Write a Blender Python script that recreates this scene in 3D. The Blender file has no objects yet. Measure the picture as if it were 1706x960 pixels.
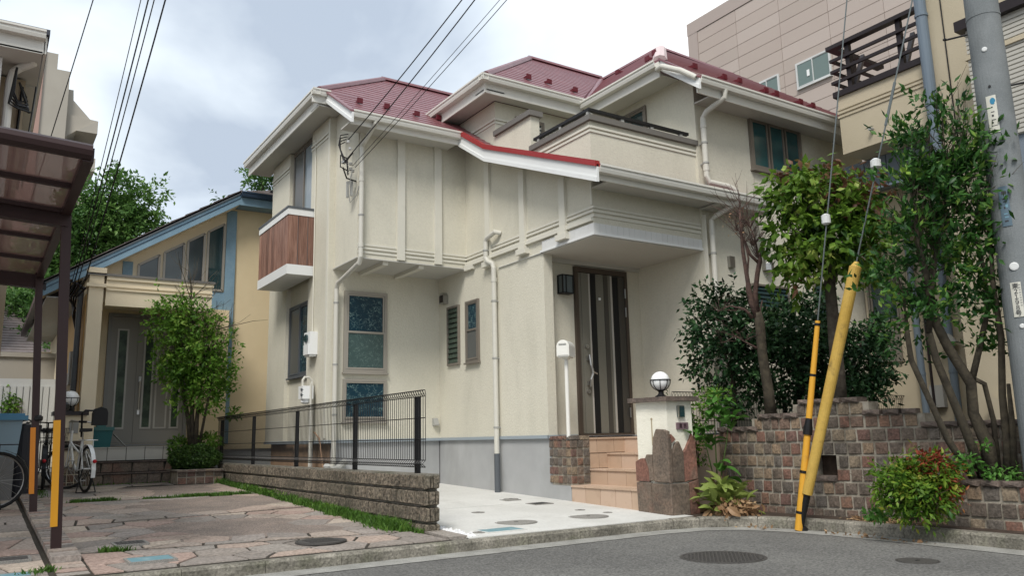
import bpy, bmesh, math, random
import numpy as np
from mathutils import Vector, Matrix
scene = bpy.context.scene
COL = scene.collection
ZO = 1.0                      # the eye is one metre above z = 0; builders take heights from eye level
# ---------------------------------------------------------------- camera
RX = np.array([0.8386792618, -0.5441866346, -0.0218632692])
UP = np.array([-0.0809907357, -0.1643159281, 0.9830771976])
FW = np.array([0.5385699551, 0.8227157362, 0.1818824373])
FL = 1349.44
cam_d = bpy.data.cameras.new('camera'); cam = bpy.data.objects.new('camera', cam_d); COL.objects.link(cam)
cam_d.sensor_width = 36; cam_d.lens = FL/1706*36; cam_d.clip_start = 0.05; cam_d.clip_end = 2000
M = Matrix.Identity(4)
for i in range(3):
    M[i][0] = RX[i]; M[i][1] = UP[i]; M[i][2] = -FW[i]
M[2][3] = ZO
cam.matrix_world = M
scene.camera = cam
# ---------------------------------------------------------------- light
SUN_EL, SUN_AZ = 50, 228
w = bpy.data.worlds.new('World'); scene.world = w; w.use_nodes = True
nt = w.node_tree; nt.nodes.clear()
def nn(t, **k):
    n = nt.nodes.new(t)
    for a, b in k.items(): setattr(n, a, b)
    return n
out = nn('ShaderNodeOutputWorld'); bg = nn('ShaderNodeBackground'); bg.inputs[1].default_value = 0.1
sky = nn('ShaderNodeTexSky', sky_type='NISHITA', sun_disc=False, sun_elevation=math.radians(SUN_EL), sun_rotation=math.radians(SUN_AZ))
tc = nn('ShaderNodeTexCoord'); sep = nn('ShaderNodeSeparateXYZ'); nt.links.new(tc.outputs['Generated'], sep.inputs[0])
mx = nn('ShaderNodeMath', operation='ADD'); mx.inputs[1].default_value = 0.25; nt.links.new(sep.outputs[2], mx.inputs[0])
mm = nn('ShaderNodeMath', operation='MAXIMUM'); mm.inputs[1].default_value = 0.12; nt.links.new(mx.outputs[0], mm.inputs[0])
vd = nn('ShaderNodeVectorMath', operation='SCALE'); inv = nn('ShaderNodeMath', operation='DIVIDE'); inv.inputs[0].default_value = 1.0
nt.links.new(mm.outputs[0], inv.inputs[1]); nt.links.new(tc.outputs['Generated'], vd.inputs[0]); nt.links.new(inv.outputs[0], vd.inputs['Scale'])
mp = nn('ShaderNodeMapping'); mp.inputs['Location'].default_value = (0.75, 2.35, 0.2); nt.links.new(vd.outputs[0], mp.inputs[0])
n1 = nn('ShaderNodeTexNoise'); n1.inputs['Scale'].default_value = 1.5; n1.inputs['Detail'].default_value = 6; n1.inputs['Roughness'].default_value = .48; n1.inputs['Distortion'].default_value = .25
n2 = nn('ShaderNodeTexNoise'); n2.inputs['Scale'].default_value = 0.9; n2.inputs['Detail'].default_value = 4; n2.inputs['Roughness'].default_value = .45
nt.links.new(mp.outputs[0], n1.inputs[0])
mp2 = nn('ShaderNodeMapping'); mp2.inputs['Location'].default_value = (5.3, 1.1, 7.7); nt.links.new(vd.outputs[0], mp2.inputs[0]); nt.links.new(mp2.outputs[0], n2.inputs[0])
cr = nn('ShaderNodeValToRGB'); e = cr.color_ramp.elements
e[0].position = .38; e[0].color = (.43, .50, .60, 1); e[1].position = .66; e[1].color = (1.05, 1.06, 1.06, 1)
e2 = cr.color_ramp.elements.new(.50); e2.color = (.70, .775, .85, 1)
nt.links.new(n1.outputs[0], cr.inputs[0])
sc10 = nn('ShaderNodeVectorMath', operation='SCALE'); sc10.inputs['Scale'].default_value = 6.4; nt.links.new(cr.outputs[0], sc10.inputs[0])
cf = nn('ShaderNodeMapRange'); cf.inputs['From Min'].default_value = .38; cf.inputs['From Max'].default_value = .58; cf.inputs['To Min'].default_value = .93; cf.inputs['To Max'].default_value = 1.0
nt.links.new(n2.outputs[0], cf.inputs[0])
mix = nn('ShaderNodeMix', data_type='RGBA'); nt.links.new(cf.outputs[0], mix.inputs[0]); nt.links.new(sky.outputs[0], mix.inputs[6]); nt.links.new(sc10.outputs[0], mix.inputs[7])
nt.links.new(mix.outputs[2], bg.inputs[0]); nt.links.new(bg.outputs[0], out.inputs[0])
sd = bpy.data.lights.new('sun', 'SUN'); sd.energy = 1.5; sd.angle = math.radians(20); sd.color = (1, .955, .89)
so = bpy.data.objects.new('sun', sd); COL.objects.link(so)
a, el = math.radians(SUN_AZ), math.radians(SUN_EL)
sdir = Vector((math.sin(a)*math.cos(el), math.cos(a)*math.cos(el), math.sin(el)))
so.rotation_euler = sdir.to_track_quat('Z', 'Y').to_euler(); so.location = (0, -20, 40)
scene.view_settings.view_transform = 'Standard'; scene.view_settings.look = 'None'
scene.view_settings.exposure = 1.0; scene.view_settings.gamma = 1
scene.render.engine = 'CYCLES'

random.seed(7); rng = np.random.default_rng(7)
def at(x, y, d):              # the place seen at (x, y) of the photograph, d metres ahead
    return tuple(((x-853)*RX-(y-480)*UP+FL*FW)/FL*d)
def gz(Y): return max(-.872, -.81+.03*(Y-8.4))
# ---------------------------------------------------------------- materials
def mat(name, col, rough=.7, col2=None, ns=8, detail=4, bump=0, bs=60, metal=0, var=0, vcols=None, stain=None, spec=.32,
        trans=0, fine=0, fs=200, coat=0, streak=False, island=0, alpha=1, emis=0):
    m = bpy.data.materials.new(name); m.use_nodes = True; t = m.node_tree; b = t.nodes['Principled BSDF']
    L = t.links.new
    def N(ty, **k):
        n = t.nodes.new(ty)
        for a_, b_ in k.items(): setattr(n, a_, b_)
        return n
    b.inputs['Roughness'].default_value = rough; b.inputs['Metallic'].default_value = metal
    b.inputs['Specular IOR Level'].default_value = spec
    if coat: b.inputs['Coat Weight'].default_value = coat
    co = N('ShaderNodeNewGeometry').outputs['Position']
    def rgb(c):
        n = N('ShaderNodeRGB'); n.outputs[0].default_value = (*c, 1); return n.outputs[0]
    cur = rgb(col)
    if vcols:
        oi = N('ShaderNodeObjectInfo'); r = N('ShaderNodeValToRGB'); r.color_ramp.interpolation = 'CONSTANT'
        els = r.color_ramp.elements
        for i, c in enumerate(vcols):
            e_ = els[i] if i < 2 else els.new(i/len(vcols))
            e_.position = i/len(vcols); e_.color = (*c, 1)
        L(oi.outputs['Random'], r.inputs[0]); cur = r.outputs[0]
    def mixc(fac, A, B, mode='MIX'):
        n = N('ShaderNodeMix', data_type='RGBA', blend_type=mode)
        if isinstance(fac, float): n.inputs[0].default_value = fac
        else: L(fac, n.inputs[0])
        L(A, n.inputs[6]); L(B, n.inputs[7]); return n.outputs[2]
    def noise(scale, det=4, ro=.55, sv=None):
        n = N('ShaderNodeTexNoise'); n.inputs['Scale'].default_value = scale; n.inputs['Detail'].default_value = det; n.inputs['Roughness'].default_value = ro
        if sv:
            p = N('ShaderNodeMapping'); p.inputs['Scale'].default_value = sv; L(co, p.inputs[0]); L(p.outputs[0], n.inputs[0])
        else: L(co, n.inputs[0])
        return n.outputs[0]
    def rng_(o, lo, hi, a0=0, a1=1):
        n = N('ShaderNodeMapRange'); L(o, n.inputs[0]); n.inputs[1].default_value = lo; n.inputs[2].default_value = hi; n.inputs[3].default_value = a0; n.inputs[4].default_value = a1; return n.outputs[0]
    if col2: cur = mixc(rng_(noise(ns, detail), .36, .64), cur, rgb(col2))
    if stain:
        cur = mixc(rng_(noise(stain[1], 5, .6, (1, 1, .35) if streak else None), stain[2], stain[2]+.2, 0, stain[3]), cur, rgb(stain[0]))
    if fine:
        f_ = rng_(noise(fs, 2, .6), .3, .7, 1-fine, 1+fine)
        n = N('ShaderNodeVectorMath', operation='SCALE'); L(cur, n.inputs[0]); L(f_, n.inputs['Scale']); cur = n.outputs[0]
    if var or island:
        src = N('ShaderNodeNewGeometry').outputs['Random Per Island'] if island else N('ShaderNodeObjectInfo').outputs['Random']
        v_ = island or var
        f_ = rng_(src, 0, 1, 1-v_, 1+v_)
        n = N('ShaderNodeVectorMath', operation='SCALE'); L(cur, n.inputs[0]); L(f_, n.inputs['Scale']); cur = n.outputs[0]
    L(cur, b.inputs['Base Color'])
    if bump:
        bn = N('ShaderNodeBump'); bn.inputs['Strength'].default_value = bump; bn.inputs['Distance'].default_value = .01
        L(noise(bs, 5, .65), bn.inputs['Height']); L(bn.outputs[0], b.inputs['Normal'])
    if trans:
        b.inputs['Transmission Weight'].default_value = trans
    if alpha < 1: b.inputs['Alpha'].default_value = alpha
    return m
def leafmat(name, c1, c2, c3=None, rough=.45, tr=.25, cs=2.2):
    m = bpy.data.materials.new(name); m.use_nodes = True; t = m.node_tree; b = t.nodes['Principled BSDF']; L = t.links.new
    g = t.nodes.new('ShaderNodeNewGeometry'); r = t.nodes.new('ShaderNodeValToRGB')
    e_ = r.color_ramp.elements; e_[0].color = (*c1, 1); e_[1].color = (*(c3 or c2), 1); e_[0].position = .1; e_[1].position = 1  # leaf tones, ends stretched to put deep shadow and highlight into the colour
    x_ = e_.new(.7); x_.color = (*c2, 1)
    tcn = t.nodes.new('ShaderNodeTexCoord'); no = t.nodes.new('ShaderNodeTexNoise'); no.inputs['Scale'].default_value = cs; L(tcn.outputs['Object'], no.inputs[0])
    ad = t.nodes.new('ShaderNodeMath'); ad.operation = 'MULTIPLY_ADD'; ad.inputs[1].default_value = .55; L(g.outputs['Random Per Island'], ad.inputs[0])
    mr = t.nodes.new('ShaderNodeMapRange'); mr.inputs[1].default_value = .35; mr.inputs[2].default_value = .65; mr.inputs[4].default_value = .45; L(no.outputs[0], mr.inputs[0]); L(mr.outputs[0], ad.inputs[2])
    L(ad.outputs[0], r.inputs[0]); L(r.outputs[0], b.inputs['Base Color'])
    b.inputs['Roughness'].default_value = rough; b.inputs['Specular IOR Level'].default_value = .22
    tl = t.nodes.new('ShaderNodeBsdfTranslucent'); L(r.outputs[0], tl.inputs[0])
    mxs = t.nodes.new('ShaderNodeMixShader'); mxs.inputs[0].default_value = tr
    L(b.outputs[0], mxs.inputs[1]); L(tl.outputs[0], mxs.inputs[2]); L(mxs.outputs[0], t.nodes['Material Output'].inputs[0])
    return m
def filmmat(name, base, light, sc=16, thr=.045):
    m = mat(name, base, .22); t = m.node_tree; b = t.nodes['Principled BSDF']; L = t.links.new
    tcn = t.nodes.new('ShaderNodeTexCoord'); no = t.nodes.new('ShaderNodeTexNoise'); no.inputs['Scale'].default_value = sc*.6; no.inputs['Detail'].default_value = 2
    L(tcn.outputs['Object'], no.inputs[0])
    ad = t.nodes.new('ShaderNodeMix'); ad.data_type = 'RGBA'; ad.blend_type = 'LINEAR_LIGHT'; ad.inputs[0].default_value = .14
    L(tcn.outputs['Object'], ad.inputs[6]); L(no.outputs[1], ad.inputs[7])
    v = t.nodes.new('ShaderNodeTexVoronoi'); v.feature = 'DISTANCE_TO_EDGE'; v.inputs['Scale'].default_value = sc; L(ad.outputs[2], v.inputs[0])
    mr = t.nodes.new('ShaderNodeMapRange'); mr.inputs[1].default_value = thr; mr.inputs[2].default_value = thr*2.2; mr.inputs[3].default_value = 1; mr.inputs[4].default_value = 0; L(v.outputs[0], mr.inputs[0])
    no2 = t.nodes.new('ShaderNodeTexNoise'); no2.inputs['Scale'].default_value = sc*.9; L(tcn.outputs['Object'], no2.inputs[0])
    m2 = t.nodes.new('ShaderNodeMapRange'); m2.inputs[1].default_value = .42; m2.inputs[2].default_value = .6; L(no2.outputs[0], m2.inputs[0])
    mu = t.nodes.new('ShaderNodeMath'); mu.operation = 'MULTIPLY'; L(mr.outputs[0], mu.inputs[0]); L(m2.outputs[0], mu.inputs[1])
    mi = t.nodes.new('ShaderNodeMix'); mi.data_type = 'RGBA'; L(mu.outputs[0], mi.inputs[0]); mi.inputs[6].default_value = (*base, 1); mi.inputs[7].default_value = (*light, 1)
    L(mi.outputs[2], b.inputs['Base Color']); return m
def woodmat(name, c1, c2):
    m = mat(name, c1, .55); t = m.node_tree; b = t.nodes['Principled BSDF']; L = t.links.new
    tcn = t.nodes.new('ShaderNodeTexCoord'); mpn = t.nodes.new('ShaderNodeMapping'); mpn.inputs['Scale'].default_value = (26, 26, 1.6); L(tcn.outputs['Object'], mpn.inputs[0])
    oi = t.nodes.new('ShaderNodeObjectInfo'); cb = t.nodes.new('ShaderNodeCombineXYZ'); L(oi.outputs['Random'], cb.inputs[2]); 
    s_ = t.nodes.new('ShaderNodeVectorMath'); s_.operation = 'MULTIPLY_ADD'; s_.inputs[1].default_value = (0, 0, 30); L(cb.outputs[0], s_.inputs[0]); L(mpn.outputs[0], s_.inputs[2])
    no = t.nodes.new('ShaderNodeTexNoise'); no.inputs['Scale'].default_value = 1.6; no.inputs['Detail'].default_value = 6; no.inputs['Distortion'].default_value = 1.0; L(s_.outputs[0], no.inputs[0])
    mr = t.nodes.new('ShaderNodeMapRange'); mr.inputs[1].default_value = .3; mr.inputs[2].default_value = .7; L(no.outputs[0], mr.inputs[0])
    mi = t.nodes.new('ShaderNodeMix'); mi.data_type = 'RGBA'; L(mr.outputs[0], mi.inputs[0]); mi.inputs[6].default_value = (*c1, 1); mi.inputs[7].default_value = (*c2, 1)
    mv = t.nodes.new('ShaderNodeMapRange'); mv.inputs[3].default_value = .72; mv.inputs[4].default_value = 1.25; L(oi.outputs['Random'], mv.inputs[0])
    sc_ = t.nodes.new('ShaderNodeVectorMath'); sc_.operation = 'SCALE'; L(mi.outputs[2], sc_.inputs[0]); L(mv.outputs[0], sc_.inputs['Scale'])
    L(sc_.outputs[0], b.inputs['Base Color']); return m

STUCCO = mat('cream_stucco', (.625, .597, .50), .92, (.595, .568, .472), 1.2, 3, bump=.6, bs=40, stain=((.475, .455, .375), 1.5, .53, .55), streak=True, spec=.22, fine=.04, fs=30)
STUCCO_SIDE = STUCCO
TRIM = mat('cream_trim_paint', (.63, .61, .53), .7, bump=.08, bs=30, stain=((.48, .465, .39), 2.5, .58, .5))
WHITE = mat('white_paint', (.72, .73, .72), .55, bump=.05, stain=((.58, .58, .56), 3, .58, .4))
GUTTER = mat('cream_gutter_plastic', (.66, .645, .59), .42, stain=((.43, .42, .38), 3, .6, .4))
PIPE = mat('cream_downpipe', (.56, .545, .485), .42, stain=((.42, .41, .36), 2, .58, .4))
SOFFIT = mat('soffit_board', (.50, .49, .45), .85, bump=.05, stain=((.42, .40, .36), 2, .58, .3))
ROOF = mat('red_roof_coating', (.195, .068, .076), .38, (.165, .055, .063), 3, stain=((.26, .12, .125), 1.8, .54, .5), spec=.8, bump=.08, bs=30)
REDTRIM = mat('red_metal_trim', (.30, .028, .03), .4)
DKRED = mat('dark_red_metal', (.10, .008, .014), .45)
CONC = mat('foundation_concrete', (.40, .405, .405), .88, (.345, .35, .35), 1.6, 5, bump=.15, bs=40, stain=((.24, .245, .235), 1.1, .52, .6), streak=True)
BASEPANEL = mat('brown_base_board', (.30, .20, .13), .8, (.22, .15, .10), 4)
FLASH = mat('blue_grey_flashing', (.30, .345, .375), .45)
DRIVE = mat('pale_concrete_drive', (.62, .615, .585), .9, (.54, .535, .505), 1.2, 6, bump=.25, bs=40, stain=((.42, .41, .375), 1.8, .54, .55), fine=.06, fs=30)
ASPH = mat('asphalt', (.165, .162, .152), .94, (.125, .123, .117), .8, 6, bump=.9, bs=50, stain=((.30, .29, .265), 42, .60, .65), fine=.45, fs=55, spec=.2)
KERB = mat('kerb_concrete', (.27, .25, .21), .95, (.15, .14, .115), 5, 6, bump=1, bs=45, stain=((.11, .115, .07), 3, .50, .7), fine=.4, fs=50, var=.1)
GUTS = mat('gutter_concrete', (.33, .325, .30), .9, (.24, .235, .215), 5, 5, bump=.5, bs=60, fine=.25, fs=80)
PAVE = mat('crazy_paving_stone', (.2, .16, .14), .85, vcols=[(.35, .29, .245), (.27, .235, .205), (.37, .29, .24), (.31, .27, .24), (.43, .36, .295), (.25, .22, .195), (.34, .25, .21), (.29, .26, .23)], stain=((.14, .12, .095), 1.5, .52, .7), bump=1, bs=20, fine=.32, fs=38)
MORTAR = mat('paving_mortar', (.055, .046, .036), .98, (.035, .032, .024), 5, bump=.5, bs=60)
AGG = mat('exposed_aggregate', (.28, .225, .19), .9, (.21, .175, .15), 3, bump=1, bs=90, fine=.5, fs=70)
PINKO = mat('porphyry_cube', (.2, .15, .12), .88, vcols=[(.165, .112, .085), (.13, .105, .085), (.205, .122, .085), (.115, .098, .082), (.155, .092, .075), (.235, .17, .115), (.17, .13, .10), (.135, .117, .10), (.19, .105, .078), (.24, .19, .135), (.145, .115, .092)], stain=((.07, .058, .047), 12, .48, .7), bump=1, bs=35, fine=.35, fs=50)
WMORT = mat('wall_mortar', (.38, .345, .285), .95, (.22, .195, .155), 6, bump=.6, bs=50, stain=((.09, .075, .055), 3, .50, .75))
CAPST = mat('dark_coping_stone', (.15, .115, .095), .85, (.09, .072, .062), 10, bump=1, bs=40, fine=.3, fs=45, var=.25)
SLAB = mat('rustic_slab_stone', (.175, .132, .10), .8, (.12, .095, .075), 5, 4, var=.2, stain=((.24, .115, .08), 2.2, .54, .7), bump=1, bs=18, fine=.3, fs=35)
SLABR = mat('red_slab_stone', (.235, .115, .085), .8, (.17, .09, .07), 4, 4, var=.12, stain=((.16, .14, .11), 2.6, .52, .85), bump=1, bs=18, fine=.3, fs=35)
BLOCK = mat('split_face_block', (.27, .225, .17), .95, (.07, .06, .048), 34, 5, bump=1, bs=50, fine=.5, fs=55, var=.14, stain=((.085, .078, .058), 2.2, .45, .7))
TILE = mat('terracotta_tile', (.46, .275, .17), .6, vcols=[(.50, .365, .265), (.465, .335, .24), (.52, .385, .29), (.48, .35, .255)], bump=.15, bs=30, stain=((.38, .265, .185), 6, .54, .6))
GROUT = mat('tile_grout', (.40, .31, .24), .9)
WTILE = mat('white_wall_tile', (.66, .66, .645), .35, var=.03)
GTILE = mat('grey_step_tile', (.50, .475, .42), .6, var=.08, stain=((.35, .33, .29), 5, .55, .5))
BRONZE = mat('bronze_window_frame', (.225, .20, .17), .45, metal=.35)
BRONZE_L = mat('light_bronze_frame', (.33, .305, .265), .45, metal=.3)
BLACK = mat('black_metal', (.008, .008, .009), .45)
DKBR = mat('dark_brown_metal', (.020, .014, .015), .38, metal=.2)
DKGR = mat('dark_grey_pipe', (.09, .10, .11), .45)
FILM = filmmat('blue_patterned_film', (.005, .030, .048), (.12, .20, .20), 15, .03)
FILM_D = filmmat('screened_patterned_film', (.05, .085, .082), (.10, .15, .14))
GLASS = mat('dark_window_glass', (.02, .045, .05), .06, spec=.8)
GLASS_T = mat('teal_curtain_glass', (.012, .055, .062), .14, (.02, .085, .09), 4, 1, spec=.7)
GLASS_G = mat('grey_screen_glass', (.10, .105, .10), .25)
GLASS_S = mat('sky_lit_glass', (.018, .026, .03), .12, (.09, .115, .12), 1.4, 1, spec=.5)  # paler patches put a reflection into the pane colour
CURT = mat('white_curtain_behind_glass', (.34, .38, .40), .15, (.22, .27, .30), 3, 1)
LOUV = mat('louvre_glass', (.04, .062, .045), .35, spec=.4)
DOORG = mat('olive_grey_door', (.165, .158, .13), .45, metal=.0, fine=.06, fs=80)
DOORS = mat('pale_door_strip', (.42, .40, .36), .4)
DOORG2 = mat('dark_olive_door', (.07, .064, .055), .42, metal=.2)
DOORF = mat('dark_bronze_door_frame', (.085, .066, .052), .42, metal=.25)
STEEL = mat('brushed_steel', (.42, .41, .39), .32, metal=.9)
WOODP = woodmat('red_brown_board', (.15, .07, .048), (.33, .19, .14))
COPING = mat('grey_metal_coping', (.17, .16, .145), .5, metal=.2)
OPAL = mat('opal_globe', (.86, .87, .86), .2, spec=.6)
IVORY = mat('ivory_stucco', (.82, .79, .68), .9, (.77, .74, .63), 3, bump=.6, bs=35, stain=((.52, .46, .34), 4, .62, .6))
YELS = mat('yellow_ochre_stucco', (.72, .60, .395), .9, (.68, .56, .36), 1.5, bump=.4, bs=50, stain=((.58, .48, .32), 2, .58, .4))
YELP = mat('pale_yellow_paint', (.77, .675, .50), .85, (.73, .63, .46), 1.5, bump=.3, bs=50, stain=((.6, .52, .38), 2, .6, .4))
ORNG = mat('orange_side_wall', (.52, .33, .14), .8, stain=((.4, .24, .10), 3, .5, .5))
BLUEW = mat('blue_painted_wood', (.20, .31, .39), .6, (.17, .275, .355), 4, fine=.08, fs=50, stain=((.30, .37, .42), 3, .6, .5))
NAVY = mat('navy_gutter', (.03, .055, .095), .45)
GROOF = mat('brown_grey_slate', (.20, .17, .165), .7, (.15, .13, .125), 5, fine=.15)
TANW = mat('tan_stucco', (.50, .435, .32), .92, (.46, .40, .29), 1.2, bump=.5, bs=60, stain=((.40, .34, .24), 1.5, .58, .4), spec=.2)
TANB = mat('ribbed_pale_panel', (.45, .435, .39), .85)
BLSID = mat('blue_grey_siding', (.16, .19, .225), .5, var=.08)
BLPIPE = mat('blue_grey_pipe', (.145, .185, .225), .45)
PINKT = mat('pink_beige_panel', (.37, .30, .272), .75, vcols=[(.43, .365, .325), (.41, .345, .305), (.445, .38, .34), (.40, .34, .30), (.42, .355, .315)], stain=((.39, .32, .29), .35, .55, .5))
PINKJ = mat('panel_joint', (.345, .285, .255), .9)
FARW = mat('far_cream_concrete', (.40, .37, .315), .9, (.36, .33, .28), .3)
FARP = mat('far_pink_concrete', (.38, .25, .21), .9)
POLE = mat('pole_concrete', (.20, .215, .22), .85, (.16, .175, .18), 3, 5, bump=.3, bs=60, stain=((.10, .11, .11), 2.4, .56, .55), streak=True, fine=.12, fs=120)
YELG = mat('yellow_plastic_guard', (.62, .32, .035), .45, stain=((.33, .20, .06), 9, .60, .7), var=.05)
YELG2 = mat('faded_yellow_guard', (.54, .36, .085), .6, (.47, .30, .06), 2.5, stain=((.16, .11, .04), 9, .60, .9), fine=.08, fs=40)
YELT = mat('yellow_reflective_tape', (.72, .33, .02), .4)
ORT = mat('orange_reflective_tape', (.68, .23, .02), .4)
WIRE = mat('black_cable', (.015, .015, .017), .6)
GUYW = mat('galvanised_strand', (.16, .18, .18), .5, metal=.6)
INSUL = mat('white_porcelain', (.62, .63, .62), .25)
CPBR = mat('carport_brown', (.04, .022, .021), .4, metal=.2)
BARK = mat('grey_brown_bark', (.09, .075, .052), .95, (.045, .038, .028), 12, bump=1, bs=35, stain=((.15, .135, .10), 6, .60, .6))
BARKP = mat('pruned_red_bark', (.12, .075, .06), .95, (.07, .045, .04), 20, bump=1, bs=45)
BARKD = mat('dark_bark', (.055, .045, .035), .95, (.10, .085, .065), 14, bump=1, bs=45)
SOIL = mat('planting_soil', (.07, .048, .035), .97, (.04, .028, .02), 12, bump=1, bs=40)
GROUND = mat('bare_ground', (.13, .12, .10), .97, (.09, .085, .07), 3, bump=.6, bs=20)
METALC = mat('cast_iron_cover', (.085, .08, .075), .6, metal=.35, fine=.3, fs=90)
COVC = mat('grey_concrete_cover', (.245, .235, .215), .85, fine=.3, fs=120)
WBLUE = mat('blue_water_lid', (.14, .27, .31), .5, stain=((.32, .40, .40), 12, .5, .7))
GREYP = mat('grey_plastic', (.33, .33, .31), .5)
PEBB = mat('white_pebble', (.74, .74, .74), .6, island=.2)
WHT = mat('white_enamel', (.78, .79, .78), .3)
RUBB = mat('rubber', (.018, .018, .018), .7)
TEAL = mat('teal_plastic', (.02, .12, .125), .45)
LBLUE = mat('pale_blue_plastic', (.27, .38, .46), .5)
LIDB = mat('blue_plastic_lid', (.09, .25, .40), .45)
REDR = mat('red_reflector', (.45, .02, .03), .2)
L_MAP = leafmat('fresh_leaf', (.035, .10, .012), (.15, .30, .04), (.38, .52, .11), cs=3, tr=.38)
L_DARK = leafmat('dark_glossy_leaf', (.007, .024, .009), (.03, .078, .028), (.09, .18, .06), rough=.35, tr=.12)
L_ROUND = leafmat('yellow_green_leaf', (.025, .075, .010), (.16, .28, .035), (.44, .50, .13), tr=.4, cs=2.6)
L_RED = leafmat('bronze_young_leaf', (.11, .055, .03), (.17, .085, .05), (.22, .17, .06), tr=.3)
L_RIGHT = leafmat('laurel_leaf', (.008, .034, .010), (.055, .15, .03), (.28, .42, .07), rough=.4, tr=.25, cs=3)
L_FAR = leafmat('broad_tree_leaf', (.03, .085, .02), (.11, .22, .05), (.24, .38, .11), tr=.4, cs=.6)
L_HYD = leafmat('hydrangea_leaf', (.05, .14, .025), (.11, .26, .05), (.20, .38, .10), tr=.3)
L_HOST = leafmat('variegated_leaf', (.14, .22, .04), (.32, .37, .11), (.52, .50, .24), tr=.3)
L_DRY = leafmat('withered_leaf', (.22, .12, .06), (.38, .25, .14), (.52, .40, .24), tr=.2)
L_NAND = leafmat('nandina_leaf', (.03, .10, .012), (.14, .24, .025), (.36, .32, .05), tr=.3, cs=5)
L_NRED = leafmat('nandina_red_leaf', (.18, .03, .02), (.30, .08, .03), (.36, .18, .05), tr=.3)
L_GRASS = leafmat('weed_grass', (.04, .09, .015), (.09, .19, .03), (.16, .26, .05), tr=.25, cs=6)
L_HEDGE = leafmat('clipped_hedge_leaf', (.018, .045, .010), (.06, .12, .025), (.11, .18, .04), tr=.2, cs=6)

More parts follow.
